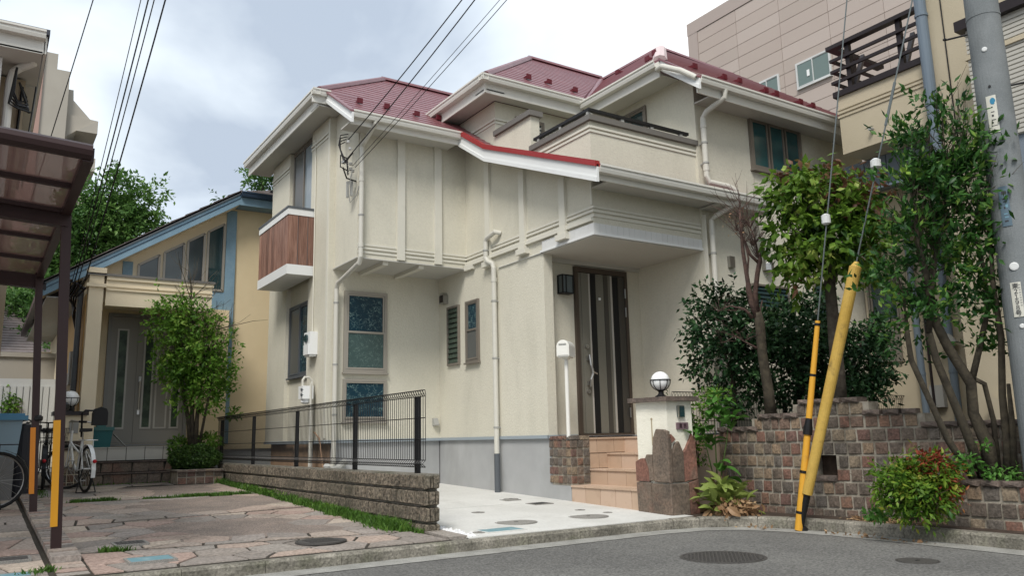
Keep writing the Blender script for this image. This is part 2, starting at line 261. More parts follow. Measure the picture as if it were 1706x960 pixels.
# ---------------------------------------------------------------- builders
ORG = {}
def tag(o, label=None, cat=None, group=None, kind=None):
    if label: o['label'] = label
    if cat: o['category'] = cat
    if group: o['group'] = group
    if kind: o['kind'] = kind
    return o
def thing(name, label, cat, loc, group=None):
    o = bpy.data.objects.new(name, None); COL.objects.link(o); o.empty_display_size = .1
    o.location = (loc[0], loc[1], loc[2]+ZO); ORG[o.name] = Vector(o.location); return tag(o, label, cat, group)
class MB:
    def __init__(s): s.v = []; s.f = []
    def add(s, vs, fs):
        n = len(s.v); s.v += [tuple(map(float, v)) for v in vs]; s.f += [tuple(i+n for i in f) for f in fs]; return s
    def box(s, x0, x1, y0, y1, z0, z1):
        if x0 > x1: x0, x1 = x1, x0
        if y0 > y1: y0, y1 = y1, y0
        if z0 > z1: z0, z1 = z1, z0
        return s.add([(x0,y0,z0),(x1,y0,z0),(x1,y1,z0),(x0,y1,z0),(x0,y0,z1),(x1,y0,z1),(x1,y1,z1),(x0,y1,z1)],
                     [(3,2,1,0),(4,5,6,7),(0,1,5,4),(1,2,6,5),(2,3,7,6),(3,0,4,7)])
    def poly(s, pts): return s.add(pts, [tuple(range(len(pts)))])
    def prism(s, pts, d):            # 3-D polygon extruded by vector d
        n = len(pts); d = np.array(d, float); q = [tuple(np.array(p, float)+d) for p in pts]
        return s.add(list(pts)+q, [tuple(range(n))[::-1], tuple(range(n, 2*n))]+[(i, (i+1) % n, (i+1) % n+n, i+n) for i in range(n)])
    def beam(s, p0, p1, w, h, up=(0, 0, 1)):
        p0 = Vector(p0); p1 = Vector(p1); d = (p1-p0).normalized(); u = Vector(up); sd_ = d.cross(u)
        if sd_.length < 1e-4: sd_ = d.cross(Vector((1, 0, 0)))
        sd_.normalize(); u = sd_.cross(d)
        a_ = [p0+sd_*x*w/2+u*y*h/2 for x, y in ((-1,-1),(1,-1),(1,1),(-1,1))]
        b_ = [p+(p1-p0) for p in a_]
        return s.add([*a_, *b_], [(3,2,1,0),(4,5,6,7),(0,1,5,4),(1,2,6,5),(2,3,7,6),(3,0,4,7)])
    def tube(s, pts, r, n=8, cap=True):
        P = [Vector(p) for p in pts]; R = r if hasattr(r, '__len__') else [r]*len(P); rings = []
        prev = None
        for i, p in enumerate(P):
            d = (P[min(i+1, len(P)-1)]-P[max(i-1, 0)]).normalized()
            if prev is None:
                a_ = d.cross(Vector((0, 0, 1)))
                if a_.length < .05: a_ = d.cross(Vector((1, 0, 0)))
            else: a_ = prev-d*prev.dot(d)
            a_.normalize(); prev = a_; b_ = d.cross(a_)
            rings.append([p+(a_*math.cos(t)+b_*math.sin(t))*R[i] for t in [2*math.pi*k/n for k in range(n)]])
        vs = [v for rg in rings for v in rg]; fs = []
        for i in range(len(P)-1):
            for k in range(n): fs.append((i*n+k, i*n+(k+1) % n, (i+1)*n+(k+1) % n, (i+1)*n+k))
        if cap: fs += [tuple(range(n))[::-1], tuple(range((len(P)-1)*n, len(P)*n))]
        return s.add(vs, fs)
    def cyl(s, p0, p1, r0, r1=None, n=16): return s.tube([p0, p1], [r0, r0 if r1 is None else r1], n)
    def lathe(s, c, prof, n=20, axis=(0, 0, 1)):
        ax = Vector(axis).normalized(); a_ = ax.orthogonal().normalized(); b_ = ax.cross(a_); c = Vector(c)
        vs = [c+ax*h+(a_*math.cos(2*math.pi*k/n)+b_*math.sin(2*math.pi*k/n))*r for r, h in prof for k in range(n)]; fs = []
        for i in range(len(prof)-1):
            for k in range(n): fs.append((i*n+k, i*n+(k+1) % n, (i+1)*n+(k+1) % n, (i+1)*n+k))
        fs += [tuple(range(n))[::-1], tuple(range((len(prof)-1)*n, len(prof)*n))]
        return s.add(vs, fs)
    def ball(s, c, r, n=16, sq=1):
        return s.lathe(c, [(r*math.sin(math.pi*i/n)+1e-4, -r*sq*math.cos(math.pi*i/n)) for i in range(n+1)], n)
    def build(s, name, m, parent=None, label=None, cat=None, group=None, kind=None, loc=None, smooth=False):
        me = bpy.data.meshes.new(name)
        if parent is not None: org = ORG[parent.name]
        else:
            l = loc if loc else s.v[0] if kind is None else (0, 0, -ZO)
            if loc is None and kind is None:
                a_ = np.array(s.v); l = (a_[:, 0].mean(), a_[:, 1].mean(), a_[:, 2].min())
            org = Vector((l[0], l[1], l[2]+ZO))
        V = [(x-org[0], y-org[1], z+ZO-org[2]) for x, y, z in s.v]
        me.from_pydata(V, [], s.f); me.validate(); me.materials.append(m)
        if smooth: me.polygons.foreach_set('use_smooth', [True]*len(me.polygons))
        bm = bmesh.new(); bm.from_mesh(me); bmesh.ops.recalc_face_normals(bm, faces=bm.faces) if len(bm.faces) < 60000 else None; bm.to_mesh(me); bm.free()
        o = bpy.data.objects.new(name, me); COL.objects.link(o)
        if parent is not None: o.parent = parent
        else: o.location = org
        ORG[o.name] = org
        return tag(o, label, cat, group, kind)
def copy_tree(o, delta, parent=None):
    c = o.copy(); COL.objects.link(c)
    if parent is None:
        c.location = Vector(o.location)+Vector(delta); ORG[c.name] = ORG[o.name]+Vector(delta)
    else: c.parent = parent; ORG[c.name] = ORG[parent.name]
    for ch in list(o.children): copy_tree(ch, delta, c)
    return c
def piece(me, name, parent, loc, rot=(0, 0, 0), scl=(1, 1, 1), kind=None):
    o = bpy.data.objects.new(name, me); COL.objects.link(o); o.parent = parent
    g = ORG[parent.name]; o.location = (loc[0]-g[0], loc[1]-g[1], loc[2]+ZO-g[2]); o.rotation_euler = rot; o.scale = scl
    return o
# wall-face helper: face 'Y' looks to -Y at y=c, face 'X' looks to -X at x=c; n0..n1 = distance out of the wall
def fb(mb, face, c, u0, u1, v0, v1, n0, n1):
    return mb.box(u0, u1, c-n1, c-n0, v0, v1) if face == 'Y' else mb.box(c-n1, c-n0, u0, u1, v0, v1)
def fp(face, c, u, v, n): return (u, c-n, v) if face == 'Y' else (c-n, u, v)
def window(par, face, c, u0, u1, v0, v1, panes, fm, fw=.035, proud=.035, name='window', sill=True):
    b = MB()
    fb(b, face, c, u0, u1, v0, v0+fw, 0, proud); fb(b, face, c, u0, u1, v1-fw, v1, 0, proud)
    fb(b, face, c, u0, u0+fw, v0+fw, v1-fw, 0, proud); fb(b, face, c, u1-fw, u1, v0+fw, v1-fw, 0, proud)
    if sill: fb(b, face, c, u0-.015, u1+.015, v0-.025, v0, 0, proud+.025)
    fb(b, face, c, u0+fw, u1-fw, v0+fw, v1-fw, 0, .004)
    o = b.build(name, fm, par)
    for (a0, a1, b0, b1, m, dep) in panes:
        s_ = MB(); t = .028
        fb(s_, face, c, a0, a1, b0, b0+t, .004, dep+.008); fb(s_, face, c, a0, a1, b1-t, b1, .004, dep+.008)
        fb(s_, face, c, a0, a0+t, b0+t, b1-t, .004, dep+.008); fb(s_, face, c, a1-t, a1, b0+t, b1-t, .004, dep+.008)
        s_.build('sash', fm, o)
        q = MB(); fb(q, face, c, a0+t, a1-t, b0+t, b1-t, .004, dep-.008); q.build('pane', m, o)
    return o
def louvre(par, face, c, u0, u1, v0, v1, n, fm, gm):
    b = MB(); fw = .03
    fb(b, face, c, u0, u1, v0, v0+fw, 0, .04); fb(b, face, c, u0, u1, v1-fw, v1, 0, .04)
    fb(b, face, c, u0, u0+fw, v0+fw, v1-fw, 0, .04); fb(b, face, c, u1-fw, u1, v0+fw, v1-fw, 0, .04); fb(b, face, c, u0+fw, u1-fw, v0+fw, v1-fw, 0, .003)
    o = b.build('louvre_window', fm, par); h = (v1-v0-2*fw)/n
    for k in range(n):
        z = v0+fw+k*h
        pts = [fp(face, c, u0+fw, z+.006, .034), fp(face, c, u1-fw, z+.006, .034), fp(face, c, u1-fw, z+h*1.02, .010), fp(face, c, u0+fw, z+h*1.02, .010)]
        d = fp(face, 0, 0, 0, -.004); MB().prism(pts, d).build('slat', gm, o)
    return o
def clip(poly, a, b, c):       # keep a*x+b*y>=c
    o_ = []
    for i in range(len(poly)):
        p, q = poly[i], poly[(i+1) % len(poly)]; dp, dq = a*p[0]+b*p[1]-c, a*q[0]+b*q[1]-c
        if dp >= 0: o_.append(p)
        if dp*dq < 0:
            t = dp/(dp-dq); o_.append((p[0]+(q[0]-p[0])*t, p[1]+(q[1]-p[1])*t))
    return o_
def shingled(name, plan, z0, gx, gy, m, par, course=.17, lift=.016, thick=.05):
    g = math.hypot(gx, gy); ux, uy = gx/g, gy/g; cosl = 1/math.sqrt(1+g*g); dp = course*cosl
    zf = lambda x, y: z0+gx*x+gy*y
    S = [ux*x+uy*y for x, y in plan]; s0 = min(S); b = MB(); k = 0
    while s0+k*dp < max(S)-1e-6:
        lo, hi = s0+k*dp, s0+(k+1)*dp
        c_ = clip(clip(plan, ux, uy, lo), -ux, -uy, -hi)
        if len(c_) >= 3:
            top = [(x, y, zf(x, y)+lift*(1-((ux*x+uy*y)-lo)/dp)) for x, y in c_]
            b.poly(top)
            for i in range(len(c_)):
                p, q = c_[i], c_[(i+1) % len(c_)]
                if abs(ux*p[0]+uy*p[1]-lo) < 1e-5 and abs(ux*q[0]+uy*q[1]-lo) < 1e-5:
                    b.poly([top[i], top[(i+1) % len(c_)], (q[0], q[1], zf(*q)), (p[0], p[1], zf(*p))])
        k += 1
    bot = [(x, y, zf(x, y)-thick) for x, y in plan]; b.poly(bot[::-1])
    for i in range(len(plan)):
        p, q = plan[i], plan[(i+1) % len(plan)]
        b.poly([(p[0], p[1], zf(*p)+.002), (q[0], q[1], zf(*q)+.002), (q[0], q[1], zf(*q)-thick), (p[0], p[1], zf(*p)-thick)])
    return b.build(name, m, par)
def gutter(par, p0, p1, outd, m=None, d=.115, h=.10):   # p on the roof-side top edge
    p0 = Vector(p0); p1 = Vector(p1); o_ = Vector(outd); z = Vector((0, 0, 1))
    prof = [(0, 0), (0, -h), (d*.75, -h), (d*.86, -h*.62), (d*.86, -h*.35), (d, -h*.25), (d, 0), (d*.9, 0), (d*.9, -h*.2), (d*.76, -h*.3), (d*.7, -h*.88), (.01, -h*.88), (.01, 0)]
    pts = [p0+o_*a_+z*b_ for a_, b_ in prof]
    return MB().prism([tuple(p) for p in pts], tuple(p1-p0)).build('gutter', m or GUTTER, par)
def leaf_mesh(c, s, n_dir, up):
    pass
def leaves(name, m, par, blobs, n, size, seed, aspect=.5, shell=.55, droop=.25, jitter=.35, kind=None, clump=0, lift=.35, **kw):
    r = np.random.default_rng(seed); B = np.array([b[:6] for b in blobs], float)   # x y z rx ry rz
    wt = np.array([b[6] if len(b) > 6 else b[3]*b[4]*b[5] for b in blobs], float) ** .8; wt /= wt.sum()
    ng = max(1, int(n/(clump or 1))); idx = r.choice(len(blobs), ng, p=wt)
    d = r.normal(size=(ng, 3)); d /= np.linalg.norm(d, axis=1)[:, None]
    rad = (shell+(1-shell)*r.random(ng)**.6)*(1+jitter*(r.random(ng)-.5)*(r.random(ng) > .6))
    C = B[idx, :3]+d*B[idx, 3:6]*rad[:, None]
    if clump:                       # short leafy sprays: clump leaves along each little shoot
        sd0 = d*.75+r.normal(size=(ng, 3))*.55; sd0[:, 2] += lift; sd0 /= np.linalg.norm(sd0, axis=1)[:, None]
        L_ = size*clump*.42*(.6+.8*r.random(ng)); t = (np.arange(clump)+.5)/clump
        C = (C[:, None, :]+sd0[:, None, :]*(t[None, :, None]*L_[:, None, None])); C[:, :, 2] -= (t**2)[None, :]*L_[:, None]*.25
        C = C.reshape(-1, 3)+r.normal(size=(ng*clump, 3))*size*.12; d = np.repeat(sd0, clump, 0)
    n = len(C)
    ax = d*.8+r.normal(size=(n, 3))*.7; ax[:, 2] -= droop; ax /= np.linalg.norm(ax, axis=1)[:, None]
    nr = d*.5+r.normal(size=(n, 3))*.6; nr[:, 2] += .7
    sd_ = np.cross(ax, nr); sd_ /= np.linalg.norm(sd_, axis=1)[:, None]+1e-9; nr = np.cross(sd_, ax)
    s = size*(.65+.7*r.random(n))[:, None]
    V = np.empty((n, 6, 3)); V[:, 0] = C; V[:, 1] = C+ax*s*.42+sd_*s*aspect*.5-nr*s*.03; V[:, 2] = C+ax*s*.42-sd_*s*aspect*.5-nr*s*.03
    V[:, 3] = C+ax*s-nr*s*.12; V[:, 4] = C+ax*s*.45+nr*s*.06; V[:, 5] = V[:, 4]
    V = V[:, :5].reshape(-1, 3)
    base = np.arange(n)*5; F = np.stack([base, base+1, base+4, base+4, base+1, base+3, base+3, base+2, base+4, base+4, base+2, base], 1).reshape(-1, 3)
    me = bpy.data.meshes.new(name)
    if par is not None: org = ORG[par.name]
    else: org = Vector((float(C[:, 0].mean()), float(C[:, 1].mean()), float(C[:, 2].min())+ZO))
    V = V+np.array([0, 0, ZO])-np.array(org)
    me.vertices.add(len(V)); me.vertices.foreach_set('co', V.ravel()); me.loops.add(F.size); me.loops.foreach_set('vertex_index', F.ravel().astype(np.int32))
    me.polygons.add(len(F)); me.polygons.foreach_set('loop_start', np.arange(0, F.size, 3, dtype=np.int32)); me.update(calc_edges=True); me.materials.append(m)
    o = bpy.data.objects.new(name, me); COL.objects.link(o)
    if par is not None: o.parent = par
    else: o.location = org
    return tag(o, kind=kind, **kw)
def pxblob(x, y, d, rx, ry, rd=None):      # ellipsoid of px radii rx, ry at distance d
    c = at(x, y, d); a_, b_ = rx*d/FL, ry*d/FL
    return (c[0], c[1], c[2], a_, rd if rd else a_, b_)
def stone_mesh(name, m, seed, ch=.11, jit=.05, bulge=.07):   # unit box x,z in -.5...5, y 0 (front, toward -Y) to 1
    r = random.Random(seed); J = lambda: (r.random()-.5)*jit
    a_ = [(-.5, 1, -.5), (.5, 1, -.5), (.5, 1, .5), (-.5, 1, .5)]
    b_ = [(x+J(), .28+J(), z+J()) for x, z in ((-.5, -.5), (.5, -.5), (.5, .5), (-.5, .5))]
    k = .5-ch*.55
    c_ = [(x+J(), J()*1.5, z+J()) for x, z in ((-k, -k), (k, -k), (k, k), (-k, k))]
    vs = a_+b_+c_+[(J()*2, -bulge, J()*2)]
    fs = [(i, (i+1) % 4, (i+1) % 4+4, i+4) for i in range(4)]+[(i+4, (i+1) % 4+4, (i+1) % 4+8, i+8) for i in range(4)]+[(8+i, 8+(i+1) % 4, 12) for i in range(4)]+[(3, 2, 1, 0)]
    me = bpy.data.meshes.new(name); me.from_pydata(vs, [], fs); me.materials.append(m)
    bm = bmesh.new(); bm.from_mesh(me); bmesh.ops.recalc_face_normals(bm, faces=bm.faces); bm.to_mesh(me); bm.free(); return me
def text_part(txt, size, m, par, loc, rot, depth=.002, name='lettering', align='CENTER'):
    cu = bpy.data.curves.new(name, 'FONT'); cu.body = txt; cu.size = size; cu.extrude = depth; cu.align_x = align; cu.align_y = 'CENTER'; cu.resolution_u = 2
    tmp = bpy.data.objects.new('tmp', cu); COL.objects.link(tmp); dg = bpy.context.evaluated_depsgraph_get()
    me = bpy.data.meshes.new_from_object(tmp.evaluated_get(dg)); bpy.data.objects.remove(tmp); me.materials.clear(); me.materials.append(m)
    return piece(me, name, par, loc, rot)
exec_order = []
#PARTS
# ================================================================ main house
H = thing('house', 'cream stucco two-storey house with red slate roof, white trim and a brown timber balcony', 'house', (6.3, 11, -.85))
def part(mb, name, m, par=None, **k): return mb.build(name, m, par or H, **k)
# walls -----------------------------------------------------------
b = MB(); b.box(4.47, 6.36, 11.93, 15.03, 0, 5.2)                                   # left wing
b.box(4.39, 4.47, 11.935, 12.82, 0, 5.2); b.box(4.39, 4.47, 14.0, 15.03, 0, 5.2)      # shallow piers either side of the window bay
part(b, 'wall', STUCCO)
b = MB(); b.prism([(4.48, 10.99, 2.67), (4.48, 11.93, 2.67), (4.48, 11.93, 5.2), (4.48, 11.6, 5.2), (4.48, 10.99, 4.86)], (1.858, 0, 0)); part(b, 'bay_wall', STUCCO)
low = [(6.334, 8.87), (6.48, 8.87), (6.48, 9.07), (8.24, 9.07), (8.24, 7.71), (12.2, 7.71), (12.2, 15), (6.334, 15)]
b = MB(); b.prism([(x, y, 0) for x, y in low], (0, 0, 2.5)); part(b, 'wall', STUCCO)
up = [(6.334, 7.75), (8.24, 7.75), (8.24, 7.71), (12.2, 7.71), (12.2, 15), (6.334, 15)]
b = MB(); b.prism([(x, y, 2.5) for x, y in up], (0, 0, .62)); part(b, 'wall', STUCCO)
b = MB(); b.prism([(6.334, 10.05, 3.12), (6.334, 15, 3.12), (6.334, 15, 5.16), (6.334, 10.05, 5.16)], (2.0, 0, 0)); part(b, 'upper_room_wall', STUCCO)
b = MB(); b.box(8.24, 12.2, 7.71, 15, 3.12, 5.16); b.prism([(8.24, 7.715, 5.16), (8.24, 8.2, 5.16), (8.24, 8.0, 5.3)], (.1, 0, 0)); part(b, 'upper_room_wall', STUCCO)
b = MB(); b.box(6.334, 6.49, 9.093, 10.05, 3.12, 4.58); part(b, 'end_wall', STUCCO)
c = MB().box(6.29, 6.53, 9.05, 10.05, 4.58, 4.66); part(c, 'coping', COPING)
b = MB(); b.box(6.334, 6.50, 7.75, 9.09, 3.12, 4.03); b.box(6.50, 8.24, 7.75, 7.91, 3.12, 4.03); part(b, 'balcony_wall', STUCCO)
b = MB(); b.box(6.29, 6.54, 7.70, 9.088, 4.03, 4.105); b.box(6.54, 8.262, 7.70, 7.955, 4.03, 4.105); part(b, 'coping', COPING)
r0 = MB().box(6.33, 6.385, 7.755, 9.03, 4.175, 4.215).box(6.385, 8.14, 7.755, 7.81, 4.175, 4.215); rl = part(r0, 'handrail', BLACK)
for x, y in ((6.36, 8.92), (6.36, 7.80), (6.92, 7.785), (7.45, 7.785), (8.0, 7.785), (6.36, 8.4)):
    MB().box(x-.025, x+.025, y-.02, y+.02, 4.105, 4.175).build('bracket', GREYP, rl)
def lines(face, c, u0, u1, zs, m=TRIM, pr=(.014, .0), hh=.03, name='moulding', nend=.0):
    b_ = MB()
    for k, z in enumerate(zs): fb(b_, face, c, u0, u1, z, z+hh, 0, pr[0]+.008*(k % 2))
    return part(b_, name, m)
# string mouldings
lines('X', 6.334, 7.735, 9.1, (3.88, 3.935), name='moulding'); lines('Y', 7.75, 6.334, 8.24, (3.88, 3.935))
lines('Y', 7.75, 6.334, 8.24, (2.74, 2.80, 2.855)); lines('X', 6.334, 7.728, 10.99, (2.74, 2.80, 2.855)); lines('Y', 10.99, 4.48, 6.334, (2.74, 2.80, 2.855))
lines('X', 6.334, 10.05, 11.2, (4.80, 4.855)); lines('Y', 10.05, 6.334, 8.24, (4.80, 4.855))
lines('X', 4.39, 11.99, 12.82, (4.86, 4.92)); lines('X', 4.39, 14.0, 15.03, (4.86, 4.92))
# vertical battens of the bay and of the long side, with a bracket foot each
for y0 in (8.29, 9.25, 10.2):
    b_ = MB(); fb(b_, 'X', 6.334, y0, y0+.13, 2.60, {8.29: 3.42, 9.25: 3.81, 10.2: 4.2}[y0], 0, .05); part(b_, 'batten', TRIM)
    b_ = MB(); fb(b_, 'X', 6.334, y0-.05, y0+.18, 2.56, 2.64, 0, .09); fb(b_, 'X', 6.334, y0-.015, y0+.145, 2.64, 2.72, 0, .07); part(b_, 'corbel', TRIM)
b_ = MB(); fb(b_, 'X', 6.334, 7.75, 7.78, 2.9, 3.2, 0, .02); part(b_, 'batten', TRIM)
for x0 in (5.11, 5.75):
    b_ = MB(); fb(b_, 'Y', 10.99, x0, x0+.125, 2.685, 4.6, 0, .045); part(b_, 'batten', TRIM)
b_ = MB(); fb(b_, 'Y', 10.99, 4.50, 4.56, 2.9, 4.6, 0, .03); part(b_, 'batten', TRIM)
b_ = MB(); fb(b_, 'X', 4.39, 11.94, 12.0, .05, 5.15, 0, .018); part(b_, 'batten', TRIM)
b_ = MB(); b_.tube([(4.375, 12.62, 5.0), (4.375, 12.62, 4.8), (4.375, 12.58, 4.6), (4.375, 12.56, 1.72)], .012, 6); part(b_, 'cable_conduit', TRIM)
# bay underside
b_ = MB().box(4.46, 6.34, 10.97, 11.93, 2.655, 2.672); part(b_, 'soffit', SOFFIT)
for x in (4.9, 5.5): part(MB().box(x, x+.09, 11.02, 11.93, 2.60, 2.655), 'joist', TRIM)
b_ = MB(); fb(b_, 'X', 6.334, 10.72, 10.97, 2.62, 2.70, 0, .06); part(b_, 'ledge', TRIM)
b_ = MB(); fb(b_, 'X', 6.334, 7.75, 10.97, 2.685, 2.735, 0, .045); part(b_, 'ledge', TRIM)
# porch
b_ = MB().box(6.325, 8.24, 7.741, 9.07, 2.488, 2.50); b_.box(6.482, 8.24, 9.03, 9.07, 2.43, 2.488); part(b_, 'soffit', SOFFIT)
def tiles(face, c, u0, u1, v0, v1, n, m, par, proud=.018, gap=.0011, name='tile'):
    wd = (u1-u0)/n; t = MB(); fb(t, face, c, -wd/2+gap, wd/2-gap, v0, v1, .001, proud)
    me = None
    for k in range(n):
        q = MB(); fb(q, face, c, u0+k*wd+gap, u0+(k+1)*wd-gap, v0, v1, .001, proud+rng.uniform(0, .0015)); q.build(name, m, par)
pt = part(MB().box(6.30, 6.333, 7.715, 8.87, 2.50, 2.53).box(6.333, 8.262, 7.715, 7.749, 2.50, 2.53), 'porch_trim', WHITE)
tiles('X', 6.333, 7.74, 8.87, 2.53, 2.655, 12, WTILE, pt); tiles('Y', 7.749, 6.32, 8.262, 2.53, 2.655, 20, WTILE, pt)
part(MB().box(6.30, 6.333, 8.875, 8.9, 2.5, 2.53).box(6.312, 6.333, 8.875, 10.02, 2.50, 2.504), 'trim', WHITE)
# foundation + flashing
b = MB(); b.box(4.50, 6.34, 11.96, 15.0, -1.0, 0); b.box(6.36, 12.17, 9.07, 14.9, -1.0, -.001); b.box(6.36, 6.48, 8.445, 9.07, -1.0, -.002); b.box(8.27, 12.17, 7.74, 9.07, -1, -.003); part(b, 'foundation', CONC)
b = MB(); b.box(4.47, 4.50, 12.0, 12.7, -.95, -.04); b.box(4.47, 4.50, 12.8, 13.6, -.95, -.04); b.box(4.47, 4.50, 13.7, 14.9, -.95, -.04); part(b, 'base_board', BASEPANEL)
b = MB(); fb(b, 'Y', 11.93, 4.37, 6.325, -.022, .022, -.02, .016); fb(b, 'X', 6.334, 8.855, 11.93, -.022, .022, -.02, .016); b.box(6.318, 6.49, 8.852, 8.87, -.022, .022); b.box(6.482, 6.96, 9.05, 9.068, -.022, .022)
fb(b, 'X', 4.39, 11.92, 15.05, -.022, .022, -.02, .016); fb(b, 'Y', 7.71, 8.24, 12.2, -.022, .022, -.02, .016); part(b, 'flashing', FLASH)
# roofs -----------------------------------------------------------
def roofpart(plan, z0, gx, gy, **k): k.setdefault('course', .19); k.setdefault('lift', .012); return shingled('roof', plan, z0, gx, gy, ROOF, H, **k)
S1 = .66; zr1 = 4.775-S1*10.6
R1a = roofpart([(4.2, 10.6), (6.31, 10.6), (6.31, 11.62), (4.2, 11.62)], zr1, 0, S1)
zk = zr1+S1*11.62; SB_ = .715
R1b = roofpart([(4.10, 11.62), (8.6, 11.62), (8.6, 13.62), (6.04, 13.62)], zk-SB_*11.62, 0, SB_)
R1c = roofpart([(6.03, 9.84), (6.312, 9.84), (6.312, 10.6), (6.03, 10.6)], 4.775-.64*10.6, 0, .64)
zpk = zk+SB_*2.0
R1d = roofpart([(4.05, 11.62), (6.04, 13.62), (4.05, 15.55)], 5.455-(zpk-5.455)/1.99*4.05, (zpk-5.455)/1.99, 0)
R1e = roofpart([(4.05, 15.55), (6.04, 13.62), (8.6, 13.62), (8.6, 15.55)], zpk+.70*13.62, 0, -.70)
S0 = .405; z9 = 4.775-.64*.76
RL = roofpart([(6.03, 7.33), (6.312, 7.33), (6.312, 9.84), (6.03, 9.84)], z9-S0*9.84, 0, S0)
RL2 = roofpart([(6.312, 7.33), (9.22, 7.33), (9.22, 7.70), (6.312, 7.70)], z9-S0*9.84, 0, S0+.0005)
S2 = .77; zr2 = 5.415-S2*9.77
R2a = roofpart([(5.99, 9.77), (7.85, 9.77), (10.55, 12.5), (8.73, 12.5)], zr2, 0, S2)
R2b = roofpart([(5.99, 9.77), (8.72, 12.5), (5.99, 15.2)], 5.415-S2*5.99, S2, 0)
R2c = roofpart([(5.99, 15.2), (8.73, 12.5), (10.55, 12.5), (12.9, 15.2)], 5.415+S2*(2.73)+S2*12.5, 0, -S2)
z3 = 5.355
R3a = roofpart([(7.85, 7.97), (10.6, 10.70), (10.6, 12.54), (7.85, 9.77)], z3-S2*7.85, S2, 0)
R3b = roofpart([(7.90, 7.32), (12.65, 7.32), (12.65, 10.70), (10.6, 10.70), (7.90, 7.99)], 4.855-.757*7.32, 0, .757)
R3c = roofpart([(10.6, 10.70), (12.65, 10.70), (12.65, 12.54), (10.6, 12.54)], 7.40, 0, .001)
def cap(p0, p1, m=ROOF, w_=.13, h_=.05, par=None, name='ridge_cap'):
    b_ = MB(); P0, P1 = Vector(p0), Vector(p1); d = (P1-P0).normalized(); s_ = d.cross(Vector((0, 0, 1))).normalized(); u_ = s_.cross(d)
    pr = [P0+s_*a_+u_*c_ for a_, c_ in ((-w_/2, -.02), (-w_*.32, h_*.7), (0, h_), (w_*.32, h_*.7), (w_/2, -.02))]
    b_.prism([tuple(q) for q in pr], tuple(P1-P0)); return part(b_, name, m, par)
cap((4.07, 11.64, 5.47), (6.04, 13.62, zpk+.02), par=R1b); cap((6.0, 13.62, zpk+.02), (8.6, 13.62, zpk+.02), par=R1b)
z2p = 5.415+S2*2.73
cap((6.02, 9.80, 5.44), (8.73, 12.5, z2p+.02), par=R2a); cap((8.70, 12.5, z2p+.02), (10.58, 12.5, z2p+.02), par=R2a)
cap((7.88, 9.80, 5.37), (10.56, 12.5, z2p+.0), par=R2a, w_=.16, h_=.02, name='valley_flashing')
cap((7.90, 8.0, 5.39), (10.6, 10.70, 7.44), m=mat('pinkish_white_ridge', (.58, .46, .45), .5), par=R3b, w_=.22, h_=.06)
cap((10.58, 10.70, 7.43), (12.65, 10.70, 7.36), par=R3b); cap((10.6, 10.70, 7.45), (10.6, 12.5, 7.49), par=R3b, w_=.11)
for par_, pts in ((R1b, ((4.551, 11.176, 5.14), (5.018, 11.2, 5.17), (5.507, 11.124, 5.12), (5.947, 11.2, 5.17))),
                  (R2a, ((7.091, 10.227, 5.77), (7.558, 10.3, 5.83), (8.026, 10.2, 5.75))),
                  (R3b, ((8.854, 8.25, 5.56), (9.192, 7.975, 5.36), (9.865, 8.25, 5.56), (10.097, 7.937, 5.33), (10.352, 7.936, 5.33), (10.832, 7.85, 5.27), (11.198, 7.885, 5.29)))):
    for x, y, z in pts:
        z = {id(R1b): zr1+S1*y, id(R2a): zr2+S2*y, id(R3b): 4.855-.757*7.32+.757*y}[id(par_)]
        q = MB(); q.box(x-.045, x+.045, y-.05, y-.03, z, z+.085); q.prism([(x-.02, y-.03, z+.07), (x-.02, y+.1, z+.085), (x-.02, y-.03, z)], (.04, 0, 0)); q.build('snow_guard', DKRED, par_)
for x, y in ((9.62, 10.845), (9.0, 9.2), (8.5, 8.85)):
    z = z3+S2*(x-7.85); q = MB(); q.box(x-.05, x-.03, y-.045, y+.045, z, z+.085); q.prism([(x-.03, y-.02, z+.07), (x+.1, y-.02, z+.085), (x-.03, y-.02, z)], (0, .04, 0)); q.build('snow_guard', DKRED, R3a)
# eaves: gutter, fascia, soffit -----------------------------------
EC = [0]
def eave(p0, p1, outd, soff, fh=.16, sz=None, g=True, sx=0, g0=0):
    """p0..p1 roof-edge line, soff = depth back to the wall"""
    p0, p1, o_ = Vector(p0), Vector(p1), Vector(outd)
    EC[0] += 1; dd_ = (p1-p0).normalized()
    if g == 1: gutter(H, p0-dd_*g0+Vector((0, 0, -.01-.001*EC[0])), p1+Vector((0, 0, -.01-.001*EC[0])), outd)
    z = Vector((0, 0, 1))
    a_ = [p0-o_*.02-z*.02, p0-o_*.0-z*.02, p0-z*(fh+.03), p0-o_*.02-z*(fh+.03)]
    part(MB().prism([tuple(q) for q in a_], tuple(p1-p0)), 'fascia', WHITE if not g else GUTTER)
    zs = fh-.035+.0025*(EC[0] % 3); p0 = p0+dd_*sx
    a_ = [p0-o_*.021-z*zs, p0-o_*soff-z*zs, p0-o_*soff-z*(zs+.02), p0-o_*.021-z*(zs+.02)]
    return part(MB().prism([tuple(q) for q in a_], tuple(p1-p0)), 'soffit', SOFFIT)
eave((4.05, 11.62, 5.44), (4.05, 15.55, 5.44), (-1, 0, 0), .42, fh=.24, g0=.115)
eave((4.2, 10.6, 4.76), (6.0, 10.6, 4.76), (0, -1, 0), .40, fh=.17)
eave((5.99, 9.77, 5.40), (5.99, 15.2, 5.40), (-1, 0, 0), .345, fh=.24, g0=.112)
eave((5.99, 9.77, 5.40), (7.85, 9.77, 5.40), (0, -1, 0), .28, fh=.24, g0=.112)
eave((7.85, 7.97, 5.34), (7.85, 9.72, 5.34), (-1, 0, 0), .39, fh=.22)
